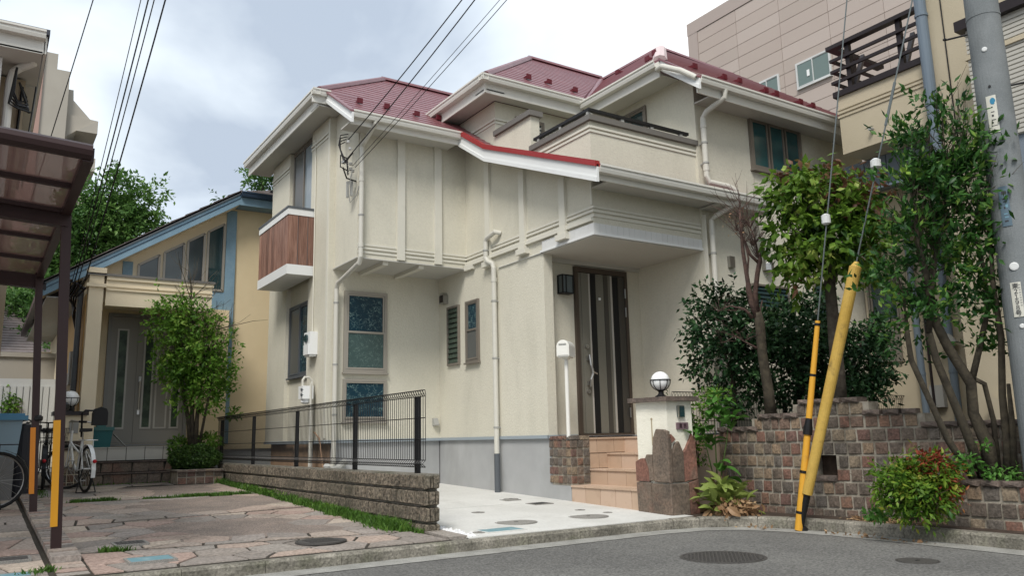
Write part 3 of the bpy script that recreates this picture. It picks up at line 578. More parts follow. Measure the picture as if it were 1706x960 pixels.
eave((7.91, 7.32, 4.84), (12.65, 7.32, 4.84), (0, -1, 0), .40, fh=.20, g=2, sx=.33); gutter(H, (7.90, 7.32, 4.83), (12.65, 7.32, 4.83), (0, -1, 0))
eave((6.05, 7.33, z9-S0*2.51-.01), (9.22, 7.33, z9-S0*2.51-.01), (0, -1, 0), .42, fh=.16, sx=.285)
part(MB().box(3.95, 4.22, 11.58, 11.62, 5.22, 5.43), 'fascia', GUTTER)
gutter(H, (3.93, 11.60, 5.43), (4.22, 11.60, 5.43), (0, -1, 0), d=.10)
part(MB().box(4.05, 4.47, 11.60, 11.93, 5.185, 5.20), 'soffit', SOFFIT)
part(MB().box(8.22, 9.22, 7.345, 7.71, 3.08, 3.10), 'soffit', SOFFIT)
# barge boards (sloping verges)
def barge(x, pts, h, m=WHITE, t=.03, capm=REDTRIM, ch=.05, co=.02):
    """pts: list of (y, z) along the roof edge on plane x"""
    poly = [(x, y, z-.015) for y, z in pts]+[(x, y, z-h) for y, z in pts[::-1]]; br = part(MB().prism(poly, (-t, 0, 0)), 'barge_board', m)
    poly = [(x-t, y, z-h+.055) for y, z in pts]+[(x-t, y, z-h-.004) for y, z in pts[::-1]]; MB().prism(poly, (-.014, 0, 0)).build('moulding', m, br)
    poly = [(x+.02, y, z+co) for y, z in pts]+[(x+.02, y, z-ch+co) for y, z in pts[::-1]]; MB().prism(poly, (-t-.045, 0, 0)).build('verge_flashing', capm, br)
barge(4.2, [(11.62, 5.45), (10.50, 4.72)], .17, ch=.03, capm=ROOF)
barge(6.03, [(10.60, 4.78), (9.84, z9+.01), (7.24, z9-S0*2.60+.01)], .235, ch=.075, co=.03)
barge(7.90, [(7.98, 5.37), (7.24, 4.80)], .17, ch=.03, capm=ROOF)
part(MB().box(6.03, 6.334, 7.345, 10.6, 2.9, 2.901).prism([(6.03, 10.6, 4.52), (6.03, 9.84, z9-.19), (6.03, 7.34, z9-S0*2.5-.19), (6.03, 7.34, z9-S0*2.5-.2), (6.03, 9.84, z9-.2), (6.03, 10.6, 4.51)], (.30, 0, 0)), 'soffit', SOFFIT) if 0 else None
part(MB().prism([(6.04, 10.62, 4.58), (6.04, 9.84, z9-.17), (6.04, 7.35, z9-S0*2.5-.17), (6.04, 7.35, z9-S0*2.5-.185), (6.04, 9.84, z9-.185), (6.04, 10.62, 4.565)], (.294, 0, 0)), 'soffit', SOFFIT)
# soffit vents
for (x0, x1, y0, y1, z) in ((4.13, 4.21, 11.93, 12.36, 5.233), (4.13, 4.21, 12.42, 12.8, 5.233), (4.13, 4.21, 13.86, 14.15, 5.233), (4.13, 4.21, 14.2, 14.55, 5.233),
                            (6.3, 6.68, 9.83, 9.90, 5.193), (6.74, 7.15, 9.83, 9.90, 5.193), (7.95, 8.02, 8.2, 8.6, 5.153), (7.95, 8.02, 8.68, 9.05, 5.153)):
    v_ = part(MB().box(x0-.01, x1+.01, y0-.01, y1+.01, z-.012, z), 'soffit_vent', GREYP)
    q = MB(); n_ = 3
    for k in range(n_):
        if x1-x0 < y1-y0: q.box(x0+(x1-x0)*(k+.15)/n_, x0+(x1-x0)*(k+.75)/n_, y0+.01, y1-.01, z-.016, z-.012)
        else: q.box(x0+.01, x1-.01, y0+(y1-y0)*(k+.15)/n_, y0+(y1-y0)*(k+.75)/n_, z-.016, z-.012)
    q.build('louvre', DKGR, v_)
# windows ---------------------------------------------------------
window(H, 'Y', 11.93, 4.65, 5.378, 1.05, 2.335, [(4.70, 5.33, 1.665, 2.29, FILM, .022), (4.69, 5.34, 1.10, 1.70, FILM_D, .034)], BRONZE_L, fw=.045, proud=.04)
window(H, 'Y', 11.93, 4.65, 5.378, .29, .945, [(4.675, 5.353, .34, .915, FILM, .022)], BRONZE_L, fw=.03)
louvre(H, 'X', 6.334, 11.21, 11.60, 1.165, 2.125, 11, BRONZE, LOUV)
window(H, 'X', 6.334, 10.60, 11.0, 1.16, 2.13, [(10.64, 10.96, 1.65, 2.10, FILM, .02), (10.63, 10.97, 1.20, 1.68, GLASS_G, .032)], BRONZE)
window(H, 'X', 4.47, 12.85, 13.96, 1.09, 2.33, [(12.89, 13.42, 1.13, 2.29, FILM, .02), (13.38, 13.92, 1.13, 2.29, GLASS_G, .032)], DKGR)
window(H, 'X', 4.47, 12.82, 13.95, 3.80, 5.17, [(12.86, 13.40, 3.86, 5.13, CURT, .02), (13.36, 13.91, 3.86, 5.13, GLASS_G, .032)], BRONZE)
window(H, 'Y', 7.71, 9.355, 10.54, 3.86, 4.695, [(9.40, 9.76, 3.91, 4.65, GLASS_T, .03), (9.80, 10.13, 3.91, 4.65, GLASS_T, .03), (10.17, 10.50, 3.91, 4.65, GLASS_T, .03)], BRONZE, fw=.045, proud=.05)
window(H, 'X', 8.24, 8.69, 9.45, 3.45, 5.0, [(8.73, 9.06, 3.5, 4.96, GLASS, .02), (9.04, 9.41, 3.5, 4.96, GLASS, .032)], BRONZE)
window(H, 'Y', 10.05, 6.70, 7.25, 4.2, 4.98, [(6.73, 7.22, 4.23, 4.95, GLASS, .02)], BRONZE)
louvre(H, 'Y', 7.71, 9.15, 9.95, 1.75, 2.11, 5, BRONZE, GLASS)
louvre(H, 'Y', 7.71, 10.55, 10.88, 1.3, 2.27, 9, BRONZE, GLASS)
part(MB().box(6.334-.02, 6.335, 10.95, 10.99, 4.93, 4.97), 'cap', BLACK)
# downpipes -------------------------------------------------------
def pipe(pts, r, joints=(), m=PIPE, brk=()):
    P = []
    for i, p in enumerate(pts):
        P.append(p)
    o_ = part(MB().tube(P, r, 12), 'downpipe', m, smooth=False)
    for p in joints: MB().cyl((p[0], p[1], p[2]-.03), (p[0], p[1], p[2]+.03), r*1.16, n=12).build('coupling', m, o_)
    for (p, q) in brk: MB().beam(p, q, .02, .02).cyl((p[0], p[1], p[2]-.012), (p[0], p[1], p[2]+.012), r*1.2, n=12).build('bracket', GREYP, o_)
    return o_
pipe([(4.56, 10.53, 4.74), (4.56, 10.55, 4.62), (4.51, 10.82, 4.42), (4.505, 10.92, 4.36), (4.505, 10.92, 2.66), (4.50, 10.96, 2.58), (4.50, 11.80, 2.42), (4.50, 11.86, 2.34), (4.50, 11.86, -.3), (4.46, 11.9, -.5)], .036,
     [(4.505, 10.92, 3.85), (4.505, 10.92, 2.84)], brk=[((4.50, 11.86, 2.12), (4.50, 11.94, 2.12)), ((4.50, 11.86, 1.16), (4.50, 11.94, 1.16)), ((4.50, 11.86, .4), (4.50, 11.94, .4)), ((4.505, 10.92, 3.3), (4.505, 11.0, 3.3))])
pipe([(6.33, 9.95, 3.02), (6.25, 9.98, 3.04), (6.235, 10.20, 2.98), (6.235, 10.23, 2.93), (6.235, 10.23, 2.69), (6.24, 10.18, 2.62), (6.26, 10.08, 2.57), (6.265, 10.06, 2.5), (6.265, 10.06, -.24)], .038,
     [(6.265, 10.06, 2.32)], brk=[((6.265, 10.06, 2.0), (6.34, 10.06, 2.0)), ((6.265, 10.06, 1.15), (6.34, 10.06, 1.15)), ((6.265, 10.06, .15), (6.34, 10.06, .15)), ((6.235, 10.23, 2.8), (6.34, 10.23, 2.8))])
part(MB().cyl((6.265, 10.06, -.90), (6.265, 10.06, -.22), .043, n=14), 'drain_pipe', DKGR)
pipe([(8.40, 7.26, 4.74), (8.40, 7.28, 4.63), (8.31, 7.55, 4.50), (8.295, 7.615, 4.42), (8.295, 7.615, 3.55), (8.33, 7.60, 3.47), (8.60, 7.50, 3.42), (8.70, 7.46, 3.36), (8.70, 7.46, 3.30)], .040,
     [(8.295, 7.615, 4.30), (8.295, 7.615, 3.66)], brk=[((8.295, 7.615, 4.05), (8.295, 7.72, 4.05)), ((8.295, 7.615, 3.75), (8.295, 7.72, 3.75))])
pipe([(8.52, 7.28, 3.22), (8.52, 7.30, 3.12), (8.36, 7.54, 2.98), (8.33, 7.62, 2.92), (8.33, 7.62, -.85)], .038, [(8.33, 7.62, 2.75), (8.33, 7.62, 1.4)], brk=[((8.33, 7.62, 2.45), (8.33, 7.72, 2.45)), ((8.33, 7.62, 1.6), (8.33, 7.72, 1.6))])
part(MB().tube([(7.82, 7.98, 5.20), (7.78, 7.84, 5.18), (7.80, 7.5, 4.98), (7.86, 7.28, 4.80)], .04, 12), 'downpipe', PIPE)
b_ = MB().box(8.243, 8.262, 7.652, 7.709, .0, 3.0); part(b_, 'corner_trim', TRIM)
# meters and small fittings
g_ = part(MB().box(4.26, 4.389, 12.35, 12.62, 1.36, 1.72).box(4.245, 4.26, 12.37, 12.60, 1.36, 1.52).box(4.27, 4.38, 12.37, 12.6, 1.33, 1.36), 'electric_meter', WHT)
MB().cyl((4.262, 12.49, 1.62), (4.235, 12.49, 1.62), .065, n=16).build('dial', GLASS, g_)
g_ = part(MB().box(4.15, 4.32, 12.30, 12.50, .66, .86).lathe((4.235, 12.40, .58), [(.03, 0), (.075, .03), (.075, .09), (.05, .12)], 14), 'gas_meter', WHT)
MB().tube([(4.18, 12.4, .86), (4.18, 12.4, .95), (4.21, 12.4, 1.0), (4.28, 12.4, 1.0), (4.33, 12.4, .95), (4.34, 12.4, .86), (4.34, 12.4, -.7)], .02, 8).build('gas_pipe', PIPE, g_)
MB().cyl((4.16, 12.32, .80), (4.13, 12.32, .80), .022, n=10).cyl((4.16, 12.32, .72), (4.13, 12.32, .72), .022, n=10).build('port', DKGR, g_)
MB().tube([(4.28, 12.3, .9), (4.28, 12.3, -.7)], .018, 8).build('gas_pipe', PIPE, g_)
part(MB().tube([(4.30, 11.6, -.35), (4.36, 11.7, -.42), (4.55, 11.85, -.40), (4.7, 11.9, -.30)], .05, 10).cyl((4.3, 11.6, -.7), (4.3, 11.6, -.35), .045, n=10), 'drain_pipe', GREYP)
part(MB().tube([(4.33, 12.25, .15), (4.36, 12.1, .05), (4.38, 12.05, -.2), (4.40, 12.0, -.45)], .012, 6), 'cable', mat('brown_lagging', (.30, .19, .12), .8))
h_ = part(MB().prism([(6.333, 11.60, 2.20), (6.333, 11.76, 2.20), (6.333, 11.76, 2.32), (6.333, 11.72, 2.38), (6.333, 11.64, 2.38), (6.333, 11.60, 2.32)], (-.09, 0, 0)), 'vent_hood', STEEL)
MB().box(6.24, 6.243, 11.62, 11.74, 2.22, 2.34).build('grille', DKBR, h_)
h_ = part(MB().lathe((9.50, 7.66, 2.32), [(.001, .19), (.06, .17), (.085, .10), (.085, 0)], 14), 'vent_hood', STEEL)
part(MB().box(8.70, 8.80, 7.66, 7.709, 2.30, 2.46), 'vent_hood', STEEL)
part(MB().prism([(6.20, 11.93, .22), (6.20, 11.93, .34), (6.20, 11.90, .34), (6.20, 11.85, .24), (6.20, 11.85, .22)], (.085, 0, 0)), 'vent_hood', GREYP)
# porch lamp
lp = part(MB().box(6.70, 6.90, 9.055, 9.069, 1.98, 2.25).box(6.70, 6.90, 8.94, 9.055, 2.235, 2.25).box(6.70, 6.90, 8.94, 9.055, 1.98, 1.995)
          .box(6.70, 6.715, 8.94, 8.955, 1.995, 2.235).box(6.885, 6.90, 8.94, 8.955, 1.995, 2.235).box(6.765, 6.775, 8.94, 8.955, 1.995, 2.235), 'porch_lamp', BLACK)
MB().box(6.715, 6.885, 8.956, 9.05, 1.996, 2.234).build('lamp_glass', mat('lamp_glass', (.12, .14, .14), .1), lp)
# front door
D0, D1 = 6.985, 7.965
fr = MB(); fb(fr, 'Y', 9.07, D0, D1, 2.33, 2.405, 0, .05); fb(fr, 'Y', 9.07, D0, D0+.055, .02, 2.33, 0, .05); fb(fr, 'Y', 9.07, D1-.05, D1, .02, 2.33, 0, .05); fb(fr, 'Y', 9.07, D0, D1, .0, .03, 0, .06)
dr = part(fr, 'front_door', DOORF)
cols = [(7.04, 7.10, DOORG), (7.10, 7.235, DOORG), (7.235, 7.27, DOORS), (7.27, 7.37, BLACK), (7.37, 7.52, DOORG), (7.52, 7.60, DOORG2), (7.60, 7.645, DOORG), (7.645, 7.68, DOORS), (7.68, 7.79, BLACK), (7.79, 7.915, DOORG2)]
for k, (a_, c_, m_) in enumerate(cols):
    q = MB(); fb(q, 'Y', 9.07, a_+.002, c_-.002, .035, 2.32, .002, {0: .028, 1: .034}[k % 2]); q.build('panel', m_, dr)
q = MB(); fb(q, 'Y', 9.07, 7.145, 7.185, 1.05, 1.11, .03, .07); fb(q, 'Y', 9.07, 7.145, 7.185, .70, .76, .03, .07)
q.tube([(7.165, 8.985, 1.13), (7.175, 8.97, .98), (7.20, 8.965, .90), (7.20, 8.965, .86), (7.165, 8.97, .78), (7.165, 8.985, .68)], [.016, .02, .02, .018, .02, .014], 8).tube([(7.18, 8.965, .90), (7.27, 8.95, .86)], .01, 6); q.build('handle', STEEL, dr)
for z in (1.25, .615): MB().cyl((7.16, 9.04, z), (7.16, 9.01, z), .03, n=14).build('lock', STEEL, dr)
MB().box(7.415, 7.445, 9.02, 9.04, 1.94, 1.975).build('peephole_plate', WHT, dr)
for z in (1.72, 2.0, .25):
    MB().cyl((7.905, 9.01, z), (7.905, 9.01, z+.14), .011, n=8).build('hinge', STEEL, dr)
# timber balcony of the left wing
BX, BY0, BY1 = 3.95, 12.62, 14.25
bl = part(MB().box(BX-.01, 4.39, BY0-.01, BY1, 2.67, 2.83), 'timber_balcony', WHITE); MB().box(BX-.012, 4.39, BY0-.012, BY1, 3.66, 3.765).build('top_band', WHITE, bl)
MB().box(BX-.022, 4.39, BY0-.022, BY1+.01, 3.765, 3.80).build('coping', DKGR, bl)
MB().box(BX+.012, 4.39, BY0+.012, BY1-.012, 2.83, 3.66).build('backing', CURT, bl)
e_ = 0
for k in range(11):
    y0 = BY0+.0+k*(BY1-BY0)/11; MB().box(BX, BX+.012, y0+.006, y0+(BY1-BY0)/11-.006, 2.832, 3.658).build('board', WOODP, bl)
for k in range(3):
    wd = (4.385-BX)/2.65; x0 = BX+k*wd; MB().box(x0+.006, min(x0+wd-.006, 4.385), BY0-.003, BY0+.010, 2.832, 3.658).build('board', WOODP, bl)
b_ = MB(); fb(b_, 'X', 4.47, 12.825, 12.87, 1.06, 2.6, 0, .078); part(b_, 'reveal_trim', TRIM)
# service bracket on the bay side
sb = part(MB().tube([(4.47, 11.2, 4.35), (4.36, 11.15, 4.2), (4.36, 11.1, 3.95)], .012, 6).tube([(4.36, 11.1, 4.2), (4.20, 11.0, 4.2), (4.2, 11.0, 4.02), (4.36, 11.08, 4.0)], .010, 6).tube([(4.47, 11.05, 3.85), (4.3, 11.0, 3.86), (4.22, 10.95, 4.0)], .012, 6), 'service_bracket', BLACK)
for k, p in enumerate(((4.34, 10.98, 4.33), (4.30, 10.95, 4.42), (4.26, 11.05, 4.12), (4.36, 11.0, 4.10), (4.4, 11.02, 4.0), (4.32, 10.9, 3.98))):
    MB().lathe((p[0], p[1], p[2]-.03), [(.012, 0), (.03, .012), (.022, .024), (.03, .036), (.012, .05)], 10).build('insulator', INSUL if k < 3 else GREYP, sb)
for k in range(4):
    MB().tube([(4.47, 11.4+.04*k, 4.72-.03*k), (4.33, 11.36, 4.66-.05*k), (4.26, 11.25-.03*k, 4.45-.04*k), (4.30, 11.1, 4.2-.03*k), (4.33, 11.03, 4.05+.04*k)], .008, 5).build('lead', WIRE, sb)
MB().tube([(4.38, 10.98, 3.98), (4.34, 11.05, 3.7), (4.40, 11.1, 3.52), (4.46, 11.0, 3.62), (4.47, 10.93, 3.75)], .009, 5).build('lead', GREYP, sb)
MB().box(4.35, 4.38, 11.1, 11.14, 3.6, 3.85).box(4.39, 4.42, 11.05, 11.09, 3.62, 3.86).build('fuse', GREYP, sb)

for k in range(2):
    MB().box(6.665+.15*k, 6.81+.15*k, 8.425, 8.4405, -.41, -.23).build('side_tile', TILE, H)
part(MB().box(5.982, 6.012, 9.762, 9.795, 5.13, 5.385), 'fascia', GUTTER)
# ================================================================ ground, road, drives
def struct(mb, name, m, **k): return mb.build(name, m, None, kind='structure', **k)
g = MB(); xs = [-300, -60, -12, 0, .4, 3.7, 6.3, 8, 12, 25, 60, 300]; ys = [-300, -60, -5, 0, 6.3, 6.9, 8.4, 10, 12, 15, 20, 60, 400]
hz = lambda y: -1.03 if y < 6.9 else min(-.5, gz(y)-.06)
idx = {}
for j, y in enumerate(ys):
    for i, x in enumerate(xs): g.v.append((x, y, hz(y)))
for j in range(len(ys)-1):
    for i in range(len(xs)-1): a_ = j*len(xs)+i; g.f.append((a_, a_+1, a_+1+len(xs), a_+len(xs)))
struct(g, 'ground', GROUND)
kp = [(-40, 6.34), (3.6, 6.38), (5.8, 6.40), (6.35, 6.30), (6.72, 6.05), (6.93, 5.6), (7.02, 5.0), (7.03, 4.2), (7.0, 3.4), (6.9, 1.5), (6.8, -40)]
rd = MB(); rp = [(x, y, -.97) for x, y in kp]+[(-40, -40, -.97)]; rd.poly(rp); struct(rd, 'road', ASPH)
def offset(pts, d):
    o_ = []
    for i, p in enumerate(pts):
        a_ = Vector(pts[max(i-1, 0)]); c_ = Vector(pts[min(i+1, len(pts)-1)]); t = (c_-a_).normalized(); o_.append((p[0]-t.y*d, p[1]+t.x*d))
    return o_
inn = offset(kp, -.26); gs = MB()
for i in range(len(kp)-1): gs.poly([(*kp[i], -.965), (*kp[i+1], -.965), (*inn[i+1], -.966), (*inn[i], -.966)])
struct(gs, 'gutter_strip', GUTS)
# kerb stones, one object each, laid along the path
kerb = bpy.data.objects.new('kerb', None); COL.objects.link(kerb); kerb['kind'] = 'structure'; kerb.location = (3, 6.4, ZO-.97); ORG[kerb.name] = Vector(kerb.location)
def along(pts, step):
    L_ = [0]
    for i in range(len(pts)-1): L_.append(L_[-1]+math.dist(pts[i], pts[i+1]))
    def f(s):
        for i in range(len(L_)-1):
            if s <= L_[i+1]+1e-9:
                t = (s-L_[i])/(L_[i+1]-L_[i]); return (pts[i][0]+(pts[i+1][0]-pts[i][0])*t, pts[i][1]+(pts[i+1][1]-pts[i][1])*t)
        return pts[-1]
    return f, L_[-1]
kp2 = [(-3.5, 6.345), (3.6, 6.38), (5.8, 6.40), (6.10, 6.37), (6.35, 6.30), (6.55, 6.2), (6.72, 6.05), (6.85, 5.83), (6.93, 5.6), (6.99, 5.3), (7.02, 5.0), (7.03, 4.2), (7.0, 3.4), (6.9, 1.5)]
fk, Lk = along(kp2, .6); s = 0
while s < Lk-.05:
    stp = .6 if not 9.2 < s < 11.2 else .3
    e_ = min(s+stp, Lk); p, q = fk(s+.002), fk(e_-.002); d = Vector((q[0]-p[0], q[1]-p[1])).normalized(); n_ = Vector((-d.y, d.x)); 
    t = min(1, max(0, (s-8.9)/1.2)); h = -.875*(1-t)-.862*t
    pr = [(0, -1.02), (0, h-.02), (.02, h), (.14, h), (.14, -1.02)]
    P = [(p[0]+n_.x*a_, p[1]+n_.y*a_, z_) for a_, z_ in pr]; MB().prism(P, (q[0]-p[0], q[1]-p[1], 0)).build('kerb_stone', KERB, kerb); s += stp
# pale concrete drive of the house
dv = MB()
for (y0, y1) in ((6.475, 8.63), (8.642, 11.96)):
    n_ = 6
    for k in range(n_):
        a_, c_ = y0+(y1-y0)*k/n_, y0+(y1-y0)*(k+1)/n_; x0 = 3.72; x1 = 6.5
        dv.poly([(x0, a_, gz(a_)), (x1, a_, gz(a_)), (x1, c_, gz(c_)), (x0, c_, gz(c_))])
    dv.poly([(3.72, y0, gz(y0)), (6.5, y0, gz(y0)), (6.5, y0, gz(y0)-.03), (3.72, y0, gz(y0)-.03)])
struct(dv, 'concrete_drive', DRIVE)
# soil behind the kerb under the stone wall
struct(MB().poly([(6.2, 6.5, -.868), (6.45, 6.36, -.868), (6.84, 6.12, -.868), (7.06, 5.6, -.868), (7.15, 5.0, -.868), (7.16, 3.4, -.868), (7.0, 1.5, -.868), (9.5, 1.5, -.868), (9.5, 9.0, -.868), (6.5, 9.0, -.868), (6.5, 6.9, -.868)]), 'planting_bed', SOIL)
# ---------------------------------------------------------------- crazy paving
def voronoi_cells(poly, seeds):
    out_ = []
    for i, s_ in enumerate(seeds):
        c_ = poly
        for j, t_ in enumerate(seeds):
            if i == j: continue
            dx, dy = s_[0]-t_[0], s_[1]-t_[1]
            if dx*dx+dy*dy > 4: continue
            mx_, my_ = (s_[0]+t_[0])/2, (s_[1]+t_[1])/2; c_ = clip(c_, dx, dy, dx*mx_+dy*my_)
            if len(c_) < 3: break
        if len(c_) >= 3: out_.append((s_, c_))
    return out_
def inset(poly, d):
    n_ = len(poly); A = sum(poly[i][0]*poly[(i+1) % n_][1]-poly[(i+1) % n_][0]*poly[i][1] for i in range(n_)); sg = 1 if A > 0 else -1
    c_ = poly
    for i in range(n_):
        p, q = poly[i], poly[(i+1) % n_]; dx, dy = q[0]-p[0], q[1]-p[1]; l = math.hypot(dx, dy)
        if l < 1e-6: continue
        nx, ny = -dy/l*sg, dx/l*sg; c_ = clip(c_, nx, ny, nx*p[0]+ny*p[1]+d)
        if len(c_) < 3: return []
    return c_
def pave_band(par, poly, size, seed, skip=None, zoff=0, gap=.013):
    r = random.Random(seed); x0 = min(p[0] for p in poly); x1 = max(p[0] for p in poly); y0 = min(p[1] for p in poly); y1 = max(p[1] for p in poly); sd_ = []
    nx, ny = max(1, round((x1-x0)/size[0])), max(1, round((y1-y0)/size[1]))
    for i in range(nx):
        for j in range(ny): sd_.append((x0+(x1-x0)*(i+.5+(r.random()-.5)*.85+(.25 if j % 2 else -.25))/nx, y0+(y1-y0)*(j+.5+(r.random()-.5)*.8)/ny))
    for s_, c_ in voronoi_cells(poly, sd_):
        if skip and skip(s_): continue
        c_ = inset(c_, gap)
        if len(c_) < 3: continue
        # slightly ragged outline
        P = []
        for i in range(len(c_)):
            p, q = c_[i], c_[(i+1) % len(c_)]; P.append(p)
            if math.dist(p, q) > .18: m_ = (.4+.2*r.random()); P.append((p[0]+(q[0]-p[0])*m_+(r.random()-.5)*.012, p[1]+(q[1]-p[1])*m_+(r.random()-.5)*.012))
        tz = .0015+r.random()*.0035+zoff; tx, ty = (r.random()-.5)*.006, (r.random()-.5)*.006
        P3 = [(p[0], p[1], gz(p[1])+tz+(p[0]-s_[0])*tx+(p[1]-s_[1])*ty) for p in P]
        cc = (sum(p[0] for p in P)/len(P), sum(p[1] for p in P)/len(P))
        low_ = [(p[0]+(p[0]-cc[0])*.02, p[1]+(p[1]-cc[1])*.02, gz(p[1])-.008) for p in P]
        n_ = len(P); b_ = MB(); b_.add(P3+low_, [tuple(range(n_))]+[(i, i+n_, (i+1) % n_+n_, (i+1) % n_) for i in range(n_)]); b_.build('paving_stone', PAVE, par)
def slope_sheet(x0, x1, y0, y1, dz):
    b_ = MB(); n_ = 8
    for k in range(n_):
        a_, c_ = y0+(y1-y0)*k/n_, y0+(y1-y0)*(k+1)/n_; b_.poly([(x0, a_, gz(a_)+dz), (x1, a_, gz(a_)+dz), (x1, c_, gz(c_)+dz), (x0, c_, gz(c_)+dz)])
    return b_
pv = slope_sheet(.735, 3.56, 6.47, 15.6, -.004); pv = struct(pv, 'crazy_paving', MORTAR)
def agg1(p): return 1.65 < p[0] < 2.85 and 7.75 < p[1] < 9.15
def agg2(p): return 1.75 < p[0] < 3.3 and 10.1 < p[1] < 11.8
def agg3(p): return 2.1 < p[0] < 3.3 and 12.3 < p[1] < 14.3
pave_band(pv, [(.745, 6.49), (3.55, 6.49), (3.50, 7.14), (.745, 7.49)], (.36, .30), 3)
pave_band(pv, [(.745, 7.55), (3.42, 7.20), (3.40, 9.76), (.745, 9.42)], (.36, .34), 5, agg1)
pave_band(pv, [(.745, 9.49), (3.40, 9.84), (3.40, 11.90), (.745, 12.04)], (.40, .42), 8, agg2)
pave_band(pv, [(.745, 12.12), (3.40, 12.02), (3.40, 14.2), (2.75, 14.2), (2.75, 14.9), (.745, 14.9)], (.42, .5), 9, agg3)
for k, (x0, x1, y0, y1) in enumerate(((1.3, 3.2, 7.60, 9.30), (1.35, 3.40, 9.86, 11.85), (1.75, 3.40, 12.15, 14.15))):
    b_ = MB(); n_ = 5
    for i in range(n_):
        a_, c_ = y0+(y1-y0)*i/n_, y0+(y1-y0)*(i+1)/n_; b_.poly([(x0, a_, gz(a_)-.0005), (x1, a_, gz(a_)-.0005), (x1, c_, gz(c_)-.0005), (x0, c_, gz(c_)-.0005)])
    b_.build('exposed_aggregate', AGG, pv)
pl_ = struct(slope_sheet(-6, .53, 6.46, 15.0, -.006), 'carport_paving', MORTAR)
for i, (y0, y1) in enumerate(((6.49, 7.7), (7.76, 9.3), (9.36, 11.2), (11.26, 13.4))): pave_band(pl_, [(-1.4, y0), (.50, y0), (.50, y1), (-1.4, y1)], (.5, .42), 20+i)
# small kerb of paver bricks between the two plots
ed = MB().box(.50, .74, 6.52, 15.0, -.95, -.93); ed = struct(slope_sheet(.531, .734, 6.47, 14.6, -.002), 'plot_edging', MORTAR)
for k in range(52):
    y = 6.55+k*.155; hz_ = .045 if y > 7.1 else .006
    q = MB().box(.535, .735, y, y+.145, gz(y)-.02, gz(y)+hz_+rng.uniform(-.004, .004)); q.build('brick', PAVE, ed)
# pinkish edging stone at the block wall's end, white pebbles
tag(MB().prism([(3.56, 7.25, -.86), (3.72, 7.28, -.86), (3.74, 6.53, -.88), (3.55, 6.53, -.88)], (0, 0, .03)).build('edging_stone', PAVE, None, 'pinkish edging stone lying between the end of the block wall and the road kerb', 'edging stone'))
r = random.Random(3); b_ = MB()
for k in range(420):
    x, y = 3.745+abs(r.gauss(0, .05)), 6.52+r.random()*.95; s_ = .006+r.random()*.008; b_.ball((x, y, gz(y)+s_*.5), s_, 4)
tag(b_.build('white_pebbles', PEBB, None, kind='stuff'))
# ---------------------------------------------------------------- covers
def cover(x, y, z, rr, label, m, cat='manhole cover', group=None, gsz=None, ribs=0):
    t = thing('manhole_cover', label, cat, (x, y, z), group); sl = .03 if z > -.9 else 0
    MB().lathe((x, y, z-.01), [(rr*1.09, 0), (rr*1.09, .0125), (rr*1.01, .0125), (rr*1.01, .009), (.001, .009)], 40).build('rim', METALC if m is METALC else COVC, t)
    MB().lathe((x, y, z-.01), [(rr*.985, 0), (rr*.985, .0135), (.001, .0135)], 40).build('lid', m, t)
    if ribs:
        q = MB(); r_ = random.Random(5); n_ = int(rr/.022)
        for i in range(-n_, n_+1):
            for j in range(-n_, n_+1):
                X, Y = i*.022*rr/.33, j*.022*rr/.33
                if math.hypot(X, Y) < rr*.93 and (i+j) % 2 == 0: q.box(x+X-.008, x+X+.008, y+Y-.0045, y+Y+.0045, z+.0034, z+.0065)
        q.build('tread_pattern', m, t, kind='stuff')
    else: MB().box(x-.02, x+.02, y-.008, y+.008, z+.0036, z+.006).build('lifting_slot', BLACK, t)
    return t
cover(5.03, 4.72, -.969, .31, 'large cast iron manhole cover with a raised tread pattern set in the asphalt road', METALC, ribs=1)
cover(5.94, 3.65, -.969, .14, 'small black round cover in the asphalt near the right edge of the road', METALC)
cover(4.66, 7.14, gz(7.14)+.001, .20, 'large round concrete cover in the pale drive, left of the two near the kerb', COVC)
cover(5.56, 7.10, gz(7.1)+.001, .20, 'large round concrete cover in the pale drive close to the tiled steps', COVC)
cover(4.47, 10.4, gz(10.4)+.001, .085, 'small round cover far back in the pale drive just beyond the block wall', COVC)
cover(5.85, 7.62, gz(7.62)+.001, .055, 'small grey round cover below the lowest tiled step', COVC)
cover(5.95, 7.25, gz(7.25)+.001, .05, 'tiny round cover beside the base of the gate pillar', COVC)
cover(5.9, 9.15, gz(9.15)+.001, .09, 'small round cover near the foot of the brown stone box', COVC)
cover(4.78, 8.1, gz(8.1)+.001, .07, 'pale small round cover in the middle of the drive behind the large ones', COVC)
cover(3.98, 6.72, gz(6.72)+.001, .06, 'small round cover at the near left corner of the pale drive', COVC)
cover(2.55, 6.98, gz(6.98)+.014, .20, 'worn round cover set among the crazy paving stones', METALC, ribs=1)
def lid(x0, x1, y0, y1, label, m, cat, dz=.002, fm=COVC, n=0):
    z = gz((y0+y1)/2)+dz; t = thing('water_meter_cover' if 'meter' in cat else 'drain_cover', label, cat, (x0, y0, z))
    f_ = .018
    MB().box(x0-f_, x1+f_, y0-f_, y0, z-.02, z+.006).box(x0-f_, x1+f_, y1, y1+f_, z-.02, z+.006).box(x0-f_, x0, y0, y1, z-.02, z+.006).box(x1, x1+f_, y0, y1, z-.02, z+.006).build('frame', fm, t)
    MB().box(x0+.003, x1-.003, y0+.003, y1-.003, z-.02, z+.004).build('lid', m, t)
    for k in range(n): MB().box(x0+.02+(x1-x0-.04)*k/n, x0+.02+(x1-x0-.04)*(k+.5)/n, y0+.02, y1-.02, z+.004, z+.008).build('bar', m, t)
lid(4.02, 4.42, 6.62, 6.86, 'blue rectangular water meter lid in the pale concrete drive', WBLUE, 'meter lid', fm=DRIVE)
